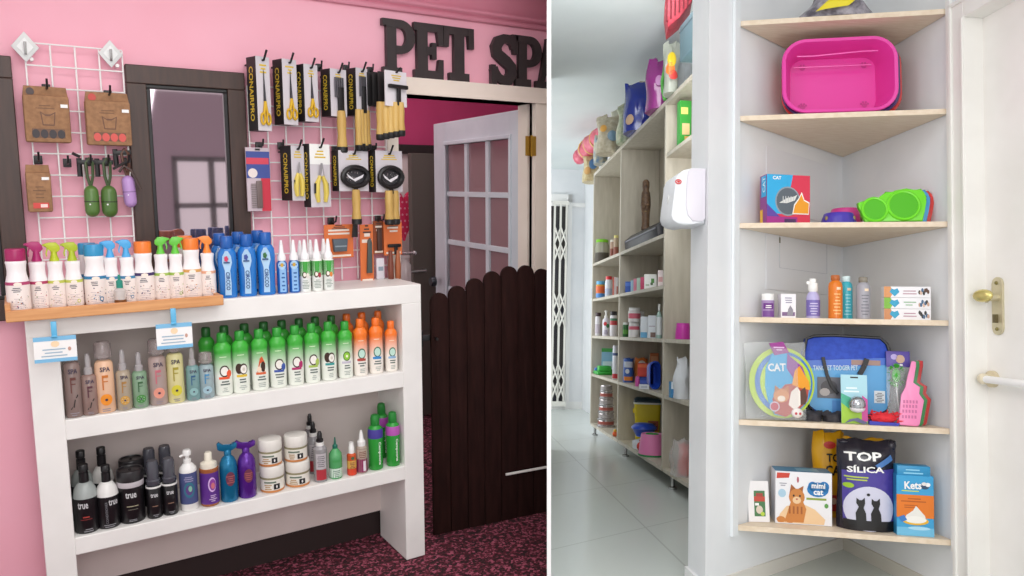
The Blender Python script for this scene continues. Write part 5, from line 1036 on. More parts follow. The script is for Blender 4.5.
def po(col, cap):
    def f_(t, r, h, mp):
        b = B(); b.lines(mp, -r*.5, r*.7, h*.1, h*.62, 7, mat(col), .001, .35); b.rect(mp, r*.0, r*.6, h*.66, h*.72, mat('#f2d9b8'), .001); b.build('label', t); B().lathe([(r*.5, h*.86), (r*.64, h*.89), (r*.64, h*.98), (r*.55, h), (0, h)], mat(cap, .35), 18).build('cap', t)
    return f_
SHP = [(.92, 0), (1, .01), (1, .74), (.9, .82), (.55, .87), (.5, .88)]
cbottle(841, 854, 319.5, 276, .09, SHP, '#41b7c9', 'pet_shampoo_bottle', 'turquoise bottle half behind the orange bottle', 'bottle', po('#9fdde6', '#d8eef0'))
cbottle(829.5, 844, 320.5, 276.5, .025, SHP, '#e07a1c', 'pet_shampoo_bottle', 'orange bottle with an orange cap on the eye-level board', 'bottle', po('#f5c07a', '#b5622a'))
cbottle(857.5, 872, 320, 277.5, .03, SHP, '#a4a3ac', 'pet_shampoo_bottle', 'silver-grey bottle between the orange bottle and the stacked cartons', 'bottle', po('#77767f', '#8a8478'))
hz = (BZ[3]); 
for i, (c, lab) in enumerate((('#c9895a', 'flat toothpaste carton with a tan end, at the bottom of its stack'), ('#7bb53a', 'flat toothpaste carton with a green end, in the middle of its stack'), ('#d6935c', 'flat toothpaste carton with a tan end, on top of its stack'))):
    p, w, h, k = cs(884, 931, 321, 310, .02, BZ[3]); z = BZ[3]+i*(h+.0008); dep = .045
    t = thing(R, 'toothpaste_box', lab, 'box', Vector((p.x, p.y, z))+fn*(dep/2), FR, 'three stacked toothpaste cartons')
    B().box(-w/2, w/2, -dep/2, dep/2, 0, h, mat('#ecebee', .4), .001).build('box', t, smooth=0); mp = flat(-dep/2); b = B()
    b.poly(mp, [(-w/2, 0), (-w*.36, 0), (-w*.3, h*.5), (-w*.36, h), (-w/2, h)], mat(c), .0006); b.poly(mp, [(-w*.38+w*.0, h*.5), (-w*.34, h*.82), (-w*.28, h*.72), (-w*.21, h*.84), (-w*.17, h*.5), (-w*.27, h*.1)], mat('#2f9fc6'), .001); b.lines(mp, -w*.1, w*.2, h*.3, h*.8, 2, mat('#b58a9a') if i != 1 else mat('#8ab58a'), .001, .35)
    for j in range(7): b.disc(mp, w*(.26+.03*j), h*random.uniform(.3, .7), w*.028, h*.2, mat(random.choice(['#5a3a2c', '#d9b8a2', '#33302e', '#c7a08a', '#4a6a8a'])), .0008+.0002*j, 8)
    b.build('front_print', t)

# board with the carrier
CP = mat('#eef2f4', .1, alpha=.22); BLUEC = noisy('blue_nylon', '#1f45b8', '#2a52c8', 60, 3, .55)
p, w, h, k = cs(806, 889, 421, 336, .11, BZ[4]); t = thing(R, 'pet_carrier', 'blue soft carrier bag with black handles and a clear front pocket', 'carrier', p+fn*.04, FR)
S = lambda ps: [((x-847.5)*k, (421-y)*k) for x, y in ps]
out = S([(809, 340), (816, 337), (835, 336), (862, 337), (878, 337.5), (884, 343), (887, 352), (888.5, 375), (887, 400), (884, 410), (876, 415), (820, 416.5), (811, 408), (807, 385), (806, 355)])
b = B(); b.prism(out, -.04, .04, BLUEC, bev=.01); b.build('bag_body', t)
b = B(); b.tube([(x, -.04, z) for x, z in out], .006, BLACK, 6, True); b.build('piping', t)
b = B(); mp = flat(-.04); b.poly(mp, S([(807.5, 362), (886.5, 357), (888, 385), (885, 407), (876, 413), (821, 414), (812, 407), (808, 385)]), mat('#5aa6dc', .3), .002)
b.poly(mp, S([(807.5, 362), (886.5, 357), (887, 364), (807.8, 370)]), mat('#3f6fd0', .3), .003)
b.text(mp, 'TANCKET TODGER PET', *S([(836, 368.5)])[0], .02, mat('#cfe3f0'), .005, 2, .02, wmax=42*k); b.rect(mp, *[q for pr in ((S([(851, 0)])[0][0], S([(878, 0)])[0][0]), (S([(0, 365)])[0][1], S([(0, 360)])[0][1])) for q in pr], mat('#a98a80'), .004)
b.rect(mp, S([(819, 0)])[0][0], S([(841, 0)])[0][0], S([(0, 399)])[0][1], S([(0, 378)])[0][1], mat('#6a6a70'), .005); b.disc(mp, *S([(830, 388)])[0], 8*k, 7*k, mat('#4a474a'), .006); b.disc(mp, *S([(826, 393)])[0], 5*k, 4*k, mat('#b0a8a4'), .007, 10)
b.rect(mp, S([(872, 0)])[0][0], S([(882, 0)])[0][0], S([(0, 402)])[0][1], S([(0, 390)])[0][1], mat('#dfe6ea'), .005); b.lines(mp, S([(873, 0)])[0][0], S([(881, 0)])[0][0], S([(0, 401)])[0][1], S([(0, 391)])[0][1], 6, mat('#4a4a4a'), .006, .4)
b.text(mp, 'TANCKET', *S([(812.5, 392)])[0], .01, mat('#8a2a7a'), .005, 84, .01, wmax=17*k); b.rect(mp, S([(833, 0)])[0][0], S([(860, 0)])[0][0], S([(0, 413)])[0][1], S([(0, 401)])[0][1], mat('#4a88c8'), .0045); b.build('pocket_card', t)
for pts in (((824, 358), (825.5, 366), (828, 376), (832, 386), (838, 394)), ((865, 358.5), (863, 365), (860, 371), (858, 374.5))):
    b = B(); q = S(pts); 
    for (x0, z0), (x1, z1) in zip(q[:-1], q[1:]):
        n_ = Vector((z0-z1, x1-x0)).normalized()*(.009 if pts[0][0] > 850 else .006); b.prism([(x0+n_.x, z0+n_.y), (x0-n_.x, z0-n_.y), (x1-n_.x, z1-n_.y), (x1+n_.x, z1+n_.y)], -.058, -.048, BLACK)
    b.build('handle', t)
# cat tunnel in a clear bag
p, w, h, k = cs(744, 809, 423, 343, .0, BZ[4]+.003); t = thing(R, 'bagged_cat_toy', 'cat toy with a round yellow and blue hoop inside a clear bag', 'package', p+fn*.012, FR+radians(13), None, radians(-4))
S = lambda ps: [((x-775)*k, (423-y)*k) for x, y in ps]
b = B(); o_, i_ = [], []
for (rx, c, y) in ((33, '#b9d43a', -.004), (29, '#3a78c8', -.008), (25.5, '#b9d43a', -.012)):
    q = S([(781, 386)])[0]; b.prism(ell(rx*k, rx*1.08*k, q[0]+(33-rx)*.4*k, q[1], 32), y-.003, y+.003, mat(c, .4))
b.build('hoop', t)
b = B(); mp = flat(-.018); b.prism(S([(771, 357), (785, 356), (801, 370), (808, 392), (806, 404), (798, 412), (783, 420), (772, 418), (766, 405), (763, 390), (764, 372)]), -.018, -.015, mat('#2aa7da', .35))
b.poly(mp, S([(786, 357), (801, 370), (806, 385), (796, 388), (785, 372)]), mat('#8f3a9a'), .001); b.poly(mp, S([(783, 388), (796, 386), (807, 392), (805, 404), (797, 412), (783, 420), (772, 417), (770, 402)]), mat('#b5483a'), .001); b.poly(mp, S([(790, 388), (793, 374), (798, 369), (803, 378), (807, 384), (808, 393), (798, 391)]), mat('#e99c22'), .0016)
b.disc(mp, *S([(779, 399)])[0], 8*k, 7*k, mat('#d8925a'), .0014); b.poly(mp, S([(772, 396), (773, 389), (778, 393)]), mat('#c27a42'), .0014); b.poly(mp, S([(781, 393), (786, 389), (787, 396)]), mat('#c27a42'), .0014); b.disc(mp, *S([(779, 402)])[0], 4*k, 3*k, mat('#efe2d2'), .002, 10)
b.poly(mp, S([(786, 408), (789, 395), (795, 390), (799, 396), (798, 408), (792, 413)]), mat('#efe6de'), .0017); b.poly(mp, S([(798, 408), (798, 394), (803, 390), (805, 400), (803, 407)]), mat('#5a3a2e'), .0018)
b.disc(mp, *S([(772, 410)])[0], 5*k, 5*k, mat('#d8d0e0'), .002); b.disc(mp, *S([(772, 410)])[0], 4*k, 4*k, mat('#c03a50'), .0024); b.text(mp, 'CAT', *S([(775, 371)])[0], 8*k, WHITE, .002, 2, .03, wmax=18*k); b.build('card', t)
b = B(); b.prism(S([(768, 347), (782, 345), (788, 356), (773, 359)]), -.02, -.016, mat('#9a3a8e', .4)); b.lines(flat(-.02), *[S([(772, 0)])[0][0], S([(783, 0)])[0][0]], *[S([(0, 354)])[0][1], S([(0, 349)])[0][1]], 2, mat('#e6c8e6'), .001); b.build('header', t)
b = B(); b.ball((S([(794.5, 416)])[0][0], -.02, S([(0, 416)])[0][1]), (6*k, .01, 5*k), mat('#e9e2de', .4), 14); b.ball((S([(792.5, 417)])[0][0], -.029, S([(0, 416.5)])[0][1]), (1.4*k, .003, 1.4*k), mat('#c0404a', .4), 8); b.ball((S([(796.5, 417)])[0][0], -.029, S([(0, 416.5)])[0][1]), (1.4*k, .003, 1.4*k), mat('#c0404a', .4), 8); b.build('toy_ball', t)
b = B(); pillow(b, w*.98, h*.97, .055, CP, .15, 12, .004, 9); b.build('clear_bag', t)
# toy on card with a silver ball
p, w, h, k = cs(841.5, 868, 424, 375.5, .02, BZ[4]); t = thing(R, 'toy_card', 'pale blue hanging card with a silver ball toy in front of the carrier', 'package', p, FR, None, radians(-5))
b = B(); b.box(-w/2, w/2, 0, .003, 0, h, mat('#9fd0de', .4), .001); b.build('card', t, smooth=0); mp = flat(0); b = B(); b.rect(mp, -w/2, w/2, h*.6, h, mat('#a9d6e2')); b.poly(mp, [(-w/2, 0), (w*.5, 0), (w*.5, h*.12), (w*.1, h*.3), (-w/2, h*.42)], mat('#9cc832'), .0008); b.poly(mp, [(w*.26, h*.02), (w/2, h*.06), (w/2, h*.5), (w*.3, h*.58)], mat('#d0459a'), .001); b.poly(mp, [(-w/2, h*.42), (-w*.2, h*.3), (-w*.1, h*.52), (-w/2, h*.62)], mat('#3fae8a'), .0009); b.rect(mp, -w*.14, w*.16, h*.93, h*.96, DARK, .001); b.lines(mp, -w*.4, w*.2, h*.64, h*.78, 2, mat('#e6f4f6'), .001); b.build('print', t)
b = B(); b.ball((w*.06, -.022, h*.4), .031, mat('#b9bcc2', .15, .8), 18); b.ball((w*.06, -.024, h*.31), (.028, .024, .016), mat('#e6e2e4', .3), 14); b.build('silver_ball', t)
b = B(); b.poly(flat(-.012), [(-w*.4, 0), (-w*.05, h*.06), (w*.3, 0), (w*.5, h*.02), (w*.1, h*.12), (-w*.2, h*.09)], mat('#4a4a78', .3), 0); b.build('ribbon', t)
for px0, px1, yb, yt, lab in ((804, 823, 424, 413.5, 'dark crumpled strap bundle next to the bagged cat toy'), (824, 843, 423.5, 414, 'dark flat strap bundle at the blue card\'s edge')):
    p, w, h, k = cs(px0, px1, yb, yt, .03, BZ[4]); b = B(); pillow(b, w, h, .05, noisy('dark_webbing', '#25242a', '#3a383e', 50, 3, .7), .3, 10, .006, px0); solo(R, 'strap_bundle', lab, 'strap', b, p+fn*.025, FR, 'dark strap bundles under the carrier')
# red feather toy
p, w, h, k = cs(868, 902, 426, 409, .0, BZ[4]); t = thing(R, 'feather_toy', 'fluffy red feather toy on a blue strip at the board edge', 'toy', p+fn*.02, FR)
b = B(); b.prism([(-w*.45, .0), (w*.4, .0), (w*.44, .01), (-w*.45, .014)], -.02, .02, mat('#3a3fb0', .5)); b.build('strip', t)
b = B(); rnd = random.Random(4); RD = mat('#e02a36', .7); 
for i in range(120):
    x0, y0_, z0_ = rnd.uniform(-.38, .38)*w, rnd.uniform(-.018, .018), rnd.uniform(.008, h*.7); a_ = rnd.uniform(0, 6.28); l_ = rnd.uniform(.012, .026); dx, dz = l_*cos(a_), abs(l_*sin(a_))*.6; zz = max(.004, z0_)
    b.add([(x0, y0_, zz), (x0+dx*.5-dz*.3, y0_-.004, zz+dz*.5+.003), (x0+dx, y0_-.006, zz+dz), (x0+dx*.5+dz*.3, y0_-.002, zz+dz*.5-.003)], [(0, 1, 2, 3)], RD)
b.ball((0, 0, h*.4), (w*.4, .016, h*.32), RD, 14); o = b.build('feathers', t)
# green feather teaser in a bag
p, w, h, k = cs(888, 911, 424, 351.5, .07, BZ[4]+.002); t = thing(R, 'teaser_toy', 'bagged cat teaser with green feathers and a purple header card', 'toy', p, FR, None, radians(-6))
b = B(); b.box(-w*.5, w*.55, -.003, .003, h*.78, h, mat('#5a4aa0', .4), .001); mp = flat(-.003); b.disc(mp, w*.12, h*.89, w*.2, h*.06, mat('#c8a890'), .001, 12); b.disc(mp, -w*.15, h*.92, w*.15, h*.04, mat('#b8a8e0'), .001, 10); b.lines(mp, -w*.4, w*.4, h*.8, h*.84, 1, WHITE, .001); b.build('header', t)
b = B(); rnd = random.Random(8); GF = mat('#48b03a', .7); b.ball((-w*.08, -.005, h*.66), (w*.2, .008, h*.1), GF, 12)
for i in range(50):
    a_ = rnd.uniform(0, 6.28); x0, z0_ = -w*.08+w*.2*cos(a_), h*.66+h*.1*sin(a_); b.add([(x0, -.006, z0_), (x0+.012*cos(a_)-.004, -.01, z0_+.012*sin(a_)), (x0+.02*cos(a_), -.008, z0_+.02*sin(a_)), (x0+.01*cos(a_)+.004, -.004, z0_+.01*sin(a_))], [(0, 1, 2, 3)], GF)
b.build('feathers', t); b = B(); b.tube([(-w*.1, -.004, h*.56), (-w*.05, -.004, h*.3), (w*.05, -.004, h*.03)], .003, WHITE, 6); b.build('rod', t); b = B(); pillow(b, w, h*.8, .024, CP, .1, 10, .002, 2); b.build('clear_bag', t)
# litter scoops
for i, (c, lab) in enumerate((('#ee8cbc', 'pink slotted litter scoop leaning in front of the green one'), ('#3f8a52', 'green litter scoop nested behind the pink one'), ('#c43a3a', 'red litter scoop nested rearmost behind the green one'))):
    p, w, h, k = cs(900+i*3, 924+i*4, 427-i*.8, 362-i*.6, .012+.02*i, BZ[4]+.001); t = thing(R, 'litter_scoop', lab, 'scoop', p, FR, 'nested litter scoops', radians(-7))
    S = lambda ps: [((x-912)*k, (427-y)*k) for x, y in ps]; m = mat(c, .35)
    b = B(); b.prism(S([(914, 362), (918, 362.5), (918, 368), (914, 384), (921, 388), (919, 395), (924, 401), (919, 425), (917, 427), (901, 426.5), (899.5, 424), (903, 396), (908, 388), (908, 384)]), -.004, .004, m, bev=.002); b.build('scoop', t)
    if i == 0:
        b = B(); q = mat('#c86a98', .4)
        for j, y in enumerate((401.5, 406, 411, 416.5)): [b.rect(flat(-.004), *[S([(x, 0)])[0][0] for x in (904.5-j*.6+n_*2.9, 906.3-j*.6+n_*2.9)], S([(0, y+3)])[0][1], S([(0, y)])[0][1], q, .001, 1) for n_ in range(5)]
        b.build('slots', t)

# bottom board
def bag(px0, px1, yb, yt, d, z, dep, name, label, col, seed, top=.2, taper=.0, group=None, rot=0, wob=.007):
    p, w, h, k = cs(px0, px1, yb, yt, d, z); t = thing(R, name, label, 'bag', p+fn*(dep/2), FR+rot, group)
    b = B(); mp = pillow(b, w, h, dep, col, top, 18, wob, seed, taper); b.build('bag', t); return t, w, h, mp
YB = noisy('yellow_foil', '#e6a80e', '#f2b81c', 12, 4, .35, bump=.25)
for px0, px1, d, lab, sd in ((814, 845, .225, 'yellow cat food bag in back, nearer the cat picture box', 5), (843, 888, .145, 'yellow cat food bag behind the black silica bag', 6)):
    t, w, h, mp = bag(px0, px1, 517, 433.5, d, BZ[5], .06, 'cat_food_bag', lab, YB, sd, .12, 0, 'yellow cat food bags')
    b = B(); b.disc(mp, -w*.0, h*.86, w*.2, h*.045, mat('#d5362c', .4), .004, 14)
    if sd == 5: b.text(mp, 'TOP', w*.2, h*.71, h*.1, BLACK, .004, 0, .03, wmax=w*.6); b.text(mp, 'CAT', w*.2, h*.56, h*.12, BLACK, .004, 0, .03, wmax=w*.68)
    b.rect(mp, -w*.1, w*.48, h*.08, h*.27, mat('#c4322c', .4), .004, 8); b.disc(mp, w*.12, h*.2, w*.1, h*.04, mat('#e8c8b8'), .006, 10); b.build('print', t)
PUR = noisy('dark_film', '#191722', '#2b2836', 9, 3, .25, bump=.2)
t, w, h, mp = bag(839, 899.5, 536, 447, .03, BZ[5], .1, 'silica_litter_bag', 'black and purple silica bag with two black cat silhouettes', PUR, 12, .18, .02, None, 0, .005)
b = B(); VI = mat('#4b3f96', .3); b.poly(mp, [(-w*.44, h*.66), (w*.44, h*.7), (w*.45, h*.1), (-w*.42, h*.1)], VI, .0015); n_ = 24
b.poly(mp, ell(w*.42, h*.25, 0, h*.25, 28), mat('#cfcfe2', .35), .003); b.rect(mp, -w*.42, w*.42, .004, h*.12, BLACK, .0045, 10)
b.text(mp, 'TOP', -w*.1, h*.83, h*.1, WHITE, .006, 2, .03, wmax=w*.62); b.text(mp, 'SÍLICA', -w*.06, h*.695, h*.085, WHITE, .006, 2, .03, wmax=w*.62); b.lines(mp, -w*.42, w*.0, h*.56, h*.62, 2, mat('#b8cc4a'), .004, .5); b.disc(mp, -w*.34, h*.5, w*.09, h*.03, mat('#9ac02f'), .004, 12)
for cx in (-.13, .12):
    b.poly(mp, [((cx+x)*w, y*h) for x, y in ((-.09, .09), (-.1, .2), (-.05, .27), (-.09, .31), (-.085, .37), (-.04, .345), (.0, .345), (.05, .375), (.055, .31), (.03, .26), (.07, .2), (.08, .09))], BLACK, .0055)
    b.disc(mp, cx*w-.012*w, h*.305, w*.062, h*.042, BLACK, .0058, 14)
b.disc(mp, -w*.02, h*.41, w*.03, h*.016, BLACK, .006, 8); b.poly(mp, [(w*.1, h*.74), (w*.38, h*.86), (w*.42, h*.8), (w*.16, h*.7)], mat('#4a7ab8'), .004); b.build('print', t)
b = B(); b.ball((w*.42, 0, h*.95), (w*.09, .02, h*.07), PUR, 12); b.ball((-w*.38, 0, h*.97), (w*.1, .016, h*.035), PUR, 12); b.build('twisted_corner', t)
t, w, h, mp, dep = carton(774.5, 831.5, 530, 478, .06, BZ[5], .11, radians(2), 'cat_litter_box', 'white carton with an orange cat picture and blue cloud-shaped mark', 'box', '#e9e9ec', '#d8d6da')
b = B(); b.disc(mp, w*.25, h*.68, w*.19, h*.14, mat('#1f78b8'), .001); b.disc(mp, w*.36, h*.74, w*.09, h*.1, mat('#1f78b8'), .001); b.disc(mp, w*.16, h*.74, w*.08, h*.09, mat('#1f78b8'), .001); b.text(mp, 'mimi', w*.26, h*.755, h*.1, WHITE, .002, 0, .03, wmax=w*.24); b.text(mp, 'cat', w*.26, h*.63, h*.1, WHITE, .002, 0, .03, wmax=w*.17); b.rect(mp, w*.05, w*.4, h*.48, h*.52, mat('#8aa03a'), .001)
OC, OD, OL = mat('#c9803c'), mat('#a05a26'), mat('#e8c69a')
b.poly(mp, [(-w*.46, h*.02), (w*.36, h*.02), (w*.38, h*.12), (w*.2, h*.3), (-w*.02, h*.4), (-w*.3, h*.34), (-w*.42, h*.18)], OL, .0009); b.poly(mp, [(-w*.34, h*.04), (w*.0, h*.04), (w*.05, h*.3), (-w*.02, h*.46), (-w*.22, h*.44)], OC, .0011)
b.disc(mp, -w*.12, h*.52, w*.14, h*.16, OC, .0014, 18); b.poly(mp, [(-w*.25, h*.58), (-w*.22, h*.76), (-w*.12, h*.66)], OD, .0012); b.poly(mp, [(-w*.02, h*.6), (.0, h*.74), (-w*.12, h*.66)], OD, .0012); b.disc(mp, -w*.12, h*.46, w*.075, h*.07, OL, .0018, 12); [b.disc(mp, -w*.12+s_*w*.055, h*.545, w*.018, h*.022, BLACK, .002, 8) for s_ in (-1, 1)]; b.disc(mp, -w*.12, h*.48, w*.02, h*.018, mat('#c06a5a'), .0022, 8)
for s_ in (-.4, -.24): b.disc(mp, s_*w, h*.08, w*.08, h*.06, OC, .0016, 12)
for i in range(4): b.rect(mp, -w*.26+i*w*.07, -w*.23+i*w*.07, h*.2, h*.34, OD, .0017, 2)
b.poly(mp, [(-w*.48, h*.86), (-w*.26, h*.88), (-w*.24, h*.97), (-w*.47, h*.97)], mat('#c8402f'), .001); b.disc(mp, -w*.1, h*.85, w*.02, h*.06, mat('#b05a6a'), .001, 8); b.disc(mp, -w*.38, h*.58, w*.07, h*.08, mat('#a9c9dc'), .001); b.disc(mp, w*.4, h*.38, w*.035, h*.045, mat('#5a9a48'), .001); b.lines(mp, -w*.44, -w*.28, h*.72, h*.8, 2, mat('#9a9aa4'), .001); b.build('front_print', t)
b = B(); tm = lambda u, v, o: (u, v, h+o); b.rect(tm, -w/2, w/2, -dep/2, dep/2, mat('#3f86b0', .4), .0008); b.rect(tm, -w*.1, w*.3, -dep*.3, dep*.3, mat('#88b8d0'), .0012); b.build('top_print', t)
p, w, h, k = cs(749, 771.5, 531.5, 491, .02, BZ[5]); t = thing(R, 'leaflet_frame', 'small white upright card with a red and green picture beside the cat picture box', 'card', p+fn*.03, FR+radians(14), None, radians(-8))
b = B(); b.box(-w/2, w/2, 0, .006, 0, h, mat('#eceaea', .4), .002); b.build('card', t, smooth=0); mp = flat(0); b = B(); b.rect(mp, -w*.22, w*.3, h*.14, h*.76, mat('#4a7a4e')); b.rect(mp, -w*.22, w*.3, h*.5, h*.62, mat('#c04a3a'), .001); b.rect(mp, -w*.12, w*.2, h*.62, h*.7, mat('#a5453a'), .001); b.disc(mp, w*.02, h*.3, w*.16, h*.1, mat('#d8c9b8'), .001); b.disc(mp, w*.16, h*.2, w*.1, h*.05, mat('#b8d04a'), .0014); b.rect(mp, -w*.18, w*.0, h*.4, h*.46, WHITE, .0012); b.build('picture', t)
t, w, h, mp, dep = carton(896.5, 934, 535.5, 476, .012, BZ[5], .06, radians(1), 'litter_carton', 'blue and orange upright carton with a white scoop picture', 'box', '#3a9fd2', '#2f86b8')
b = B(); b.rect(mp, -w/2, w/2, h*.3, h*.68, mat('#e0781f')); b.text(mp, 'Kets', -w*.06, h*.84, h*.13, WHITE, .002, 2, .03, wmax=w*.46); b.rect(mp, -w*.36, w*.1, h*.735, h*.75, mat('#d8e03a'), .001); b.disc(mp, w*.26, h*.83, w*.12, h*.05, mat('#2f4a66'), .001, 12); b.disc(mp, w*.34, h*.86, w*.07, h*.035, WHITE, .0016, 10); b.disc(mp, w*.24, h*.87, w*.07, h*.03, mat('#e8e4e0'), .0016, 10); b.lines(mp, -w*.4, w*.3, h*.56, h*.65, 2, mat('#b85a14'), .001, .45); b.lines(mp, -w*.4, w*.2, h*.46, h*.53, 2, mat('#b85a14'), .001, .45)
b.poly(mp, [(-w*.32, h*.24), (w*.3, h*.22), (w*.26, h*.34), (w*.14, h*.42), (w*.02, h*.5), (-w*.06, h*.42), (-w*.24, h*.34)], mat('#e8e6e0'), .0012); b.disc(mp, 0, h*.25, w*.36, h*.07, mat('#e6b428'), .0014); b.disc(mp, 0, h*.27, w*.3, h*.06, mat('#f0eee8'), .0018); b.poly(mp, [(-w*.46, h*.3), (-w*.36, h*.22), (-w*.22, h*.26), (-w*.3, h*.34)], mat('#3a78c0'), .002); b.rect(mp, -w/2, w/2, 0, h*.14, mat('#6fbce0'), .0012); b.disc(mp, w*.1, h*.13, w*.3, h*.03, mat('#a8d8ee'), .0016); b.build('front_print', t)
b = B(); b.box(-w*.47, w*.42, -dep*.45, dep*.45, h, h+.035, mat('#2f8fc0', .4), .001); b.lines(flat(-dep*.45), -w*.4, w*.3, h+.006, h+.03, 2, mat('#8fd0ea'), .001, .4); b.build('top_flap', t)

# ================================================================== RIGHT ROOM: long shelving down the wall
SX, SD = 1.444, .33
LAM = noisy('pale_laminate', '#bdb6a6', '#c9c2b3', 10, 4, .5, vec=(3, 3, .4)); LEDG = mat('#d9d0bd', .45)
YS = [R.X(592, 300, SX).y, R.X(619, 300, SX).y, R.X(663.5, 300, SX).y, 3.72]
ZL = [.11, .58, .942, 1.295, 1.637]; ZT = 2.493; zc1 = R.X(667, 153, SX).z
t = thing(R, 'shelving_unit', 'long pale laminate shelving with three bays on metal feet, against the far side wall', 'shelving', (SX, YS[3], 0))
oy = YS[3]; hgt = lambda y: y-oy
for y in YS: B().box(0, SD, hgt(y)-.014, hgt(y)+.014, .1, ZT, LAM, .002).build('upright', t, smooth=0)
for i in range(3):
    y1_, y0_ = hgt(YS[i])-.014, hgt(YS[i+1])+.014
    for z in (ZL if i < 2 else [.11, .58, .942, zc1-.35, zc1]): B().box(.004, SD-.01, y0_, y1_, z-.024, z, LAM).build('shelf', t, smooth=0)
B().box(0, SD, hgt(YS[3])-.014, hgt(YS[0])+.014, ZT, ZT+.03, LAM, .002).build('top', t, smooth=0)
B().box(SD-.01, SD, hgt(YS[3]), hgt(YS[0]), .1, ZT, mat('#aaa394', .6)).build('back_panel', t, smooth=0)
for px, py in ((594.5, 437), (625, 459), (672, 492.5)):
    y = R.X(px, py-10, SX+.03).y-oy; b = B(); b.lathe([(.028, 0), (.028, .012), (.013, .018), (.013, .088)], STEEL, 14, (.035, y, 0)); b.build('foot', t)
def si(px, yb, yt, w, z, dx=.06, room=R):
    p = R.X(px, yb, SX+dx); k = R.mpp(p); return Vector((p.x, p.y, z+.001)), (yb-yt)*k, w*k
VF = radians(-14)
def sjar(px, yb, yt, w, z, body, cap, lab, band=None, dx=.05, capf=.16, name='jar', cat='jar', group=None, trans=0, shape=None):
    p, h, ww = si(px, yb, yt, w, z, dx); r = ww/2; t = thing(R, name, lab, cat, p, VF, group)
    prof = shape or [(.92, 0), (1, .02), (1, 1-capf-.06), (.85, 1-capf)]
    B().lathe([(a*r, c*h) for a, c in prof], mat(body, .35, trans=trans), 18).build('body', t)
    B().lathe([(r*prof[-1][0]*1.05, h*(1-capf)), (r*prof[-1][0]*1.08, h*.99), (r*prof[-1][0], h), (0, h)], mat(cap, .4), 18).build('cap', t)
    if band:
        b = B(); mp = cyl(r*1.005)
        for c, v0, v1 in band: b.rect(mp, -r*1.2, r*1.2, h*v0, h*v1, mat(c), .001, 8)
        b.build('label', t)
    return t
def sbox(px, yb, yt, w, z, col, lab, prints=(), dx=.05, dep=.06, name='carton', group=None, rot=VF):
    p, h, ww = si(px, yb, yt, w, z, dx); t = thing(R, name, lab, 'box', p, rot, group); b = B(); b.box(-ww/2, ww/2, -dep/2, dep/2, 0, h, mat(col, .45), .001); b.build('box', t, smooth=0)
    if prints:
        b = B(); mp = flat(-dep/2)
        for c, u0, u1, v0, v1 in prints: b.rect(mp, ww*u0, ww*u1, h*v0, h*v1, mat(c), .001, 2)
        b.build('front_print', t)
    return t
Z1, Z2, Z3, Z4, Z0 = ZL[4], ZL[3], ZL[2], ZL[1], ZL[0]
# upper shelf
p, h, ww = si(602, 257, 233, 13.5, Z1, .07); t = thing(R, 'lidded_jar', 'clear jar of dark kibble with a bright green lid', 'jar', p, VF); r = ww/2
B().lathe([(r*.9, 0), (r, .006), (r, h*.72), (r*.82, h*.86)], mat('#b8b6a2', .15, trans=.3), 22).build('body', t); B().lathe([(r*1.005, .004), (r*1.005, h*.42)], mat('#4a4338', .6), 22).build('kibble', t); B().lathe([(r*.86, h*.85), (r*.92, h*.87), (r*.9, h*.97), (r*.5, h), (0, h)], mat('#79c21e', .35), 22).build('lid', t)
sjar(612.5, 252, 234, 5, Z1, '#b89a86', '#e6e2d6', 'slim jar with a white lid, next to the green lidded jar', [('#8a4a3a', .1, .5)], .05, .12, group='slim jars of the upper shelf'); sjar(616, 250, 228.5, 5, Z1, '#b9a58c', '#e3d98a', 'slim jar with a pale yellow lid, nearest the upright', [('#9a5a4a', .1, .45)], .06, .12, group='slim jars of the upper shelf')
# brown statuette and black case
p, h, ww = si(645.5, 227, 176, 10, Z1+.132, .1); BRZ = noisy('brown_carving', '#4a3526', '#6e5238', 40, 4, .5)
b = B(); r = ww/2; b.lathe([(r*.9, 0), (r*.95, h*.04), (r*.78, h*.08), (r*.8, h*.2), (r*.85, h*.34), (r*1.0, h*.48), (r*.95, h*.62), (r*.85, h*.72), (r*.62, h*.78), (r*.72, h*.86), (r*.7, h*.94), (r*.4, h*.99), (0, h)], BRZ, 18, sy=.8)
b.ball((r*.35, -r*.6, h*.5), (r*.5, r*.35, h*.05), BRZ, 10); b.ball((-r*.35, -r*.6, h*.44), (r*.5, r*.35, h*.05), BRZ, 10); b.ball((0, -r*.5, h*.88), (r*.24, r*.24, h*.04), BRZ, 10); b.ball((0, -r*.62, h*.55), (r*.2, r*.15, h*.06), mat('#b9a98c', .5), 8); b.tube([(-r*.7, 0, h*.33), (0, -r*.8, h*.36), (r*.7, 0, h*.33)], r*.12, mat('#8d7440', .4), 6)
solo(R, 'carved_statuette', 'tall brown carved statuette standing on the black case', 'statuette', b, p, VF)
a, c = R.X(628, 240, SX+.06), R.X(661, 226, SX+.06); b = B(); ln = a.y-c.y
b.prism([(0, .0), (.2, 0), (.22, .03), (.2, .1), (.16, .13), (.03, .13), (-.02, .085), (-.015, .025)], -ln/2, ln/2, mat('#25252b', .4), bev=.01); b.tube([(-.022, -ln*.46, .075), (-.022, ln*.46, .075)], .006, mat('#7d7d86', .4, .5), 6)
solo(R, 'black_case', 'long black rounded case lying under the brown statuette', 'case', b, (SX+.05, (a.y+c.y)/2, Z1+.001))
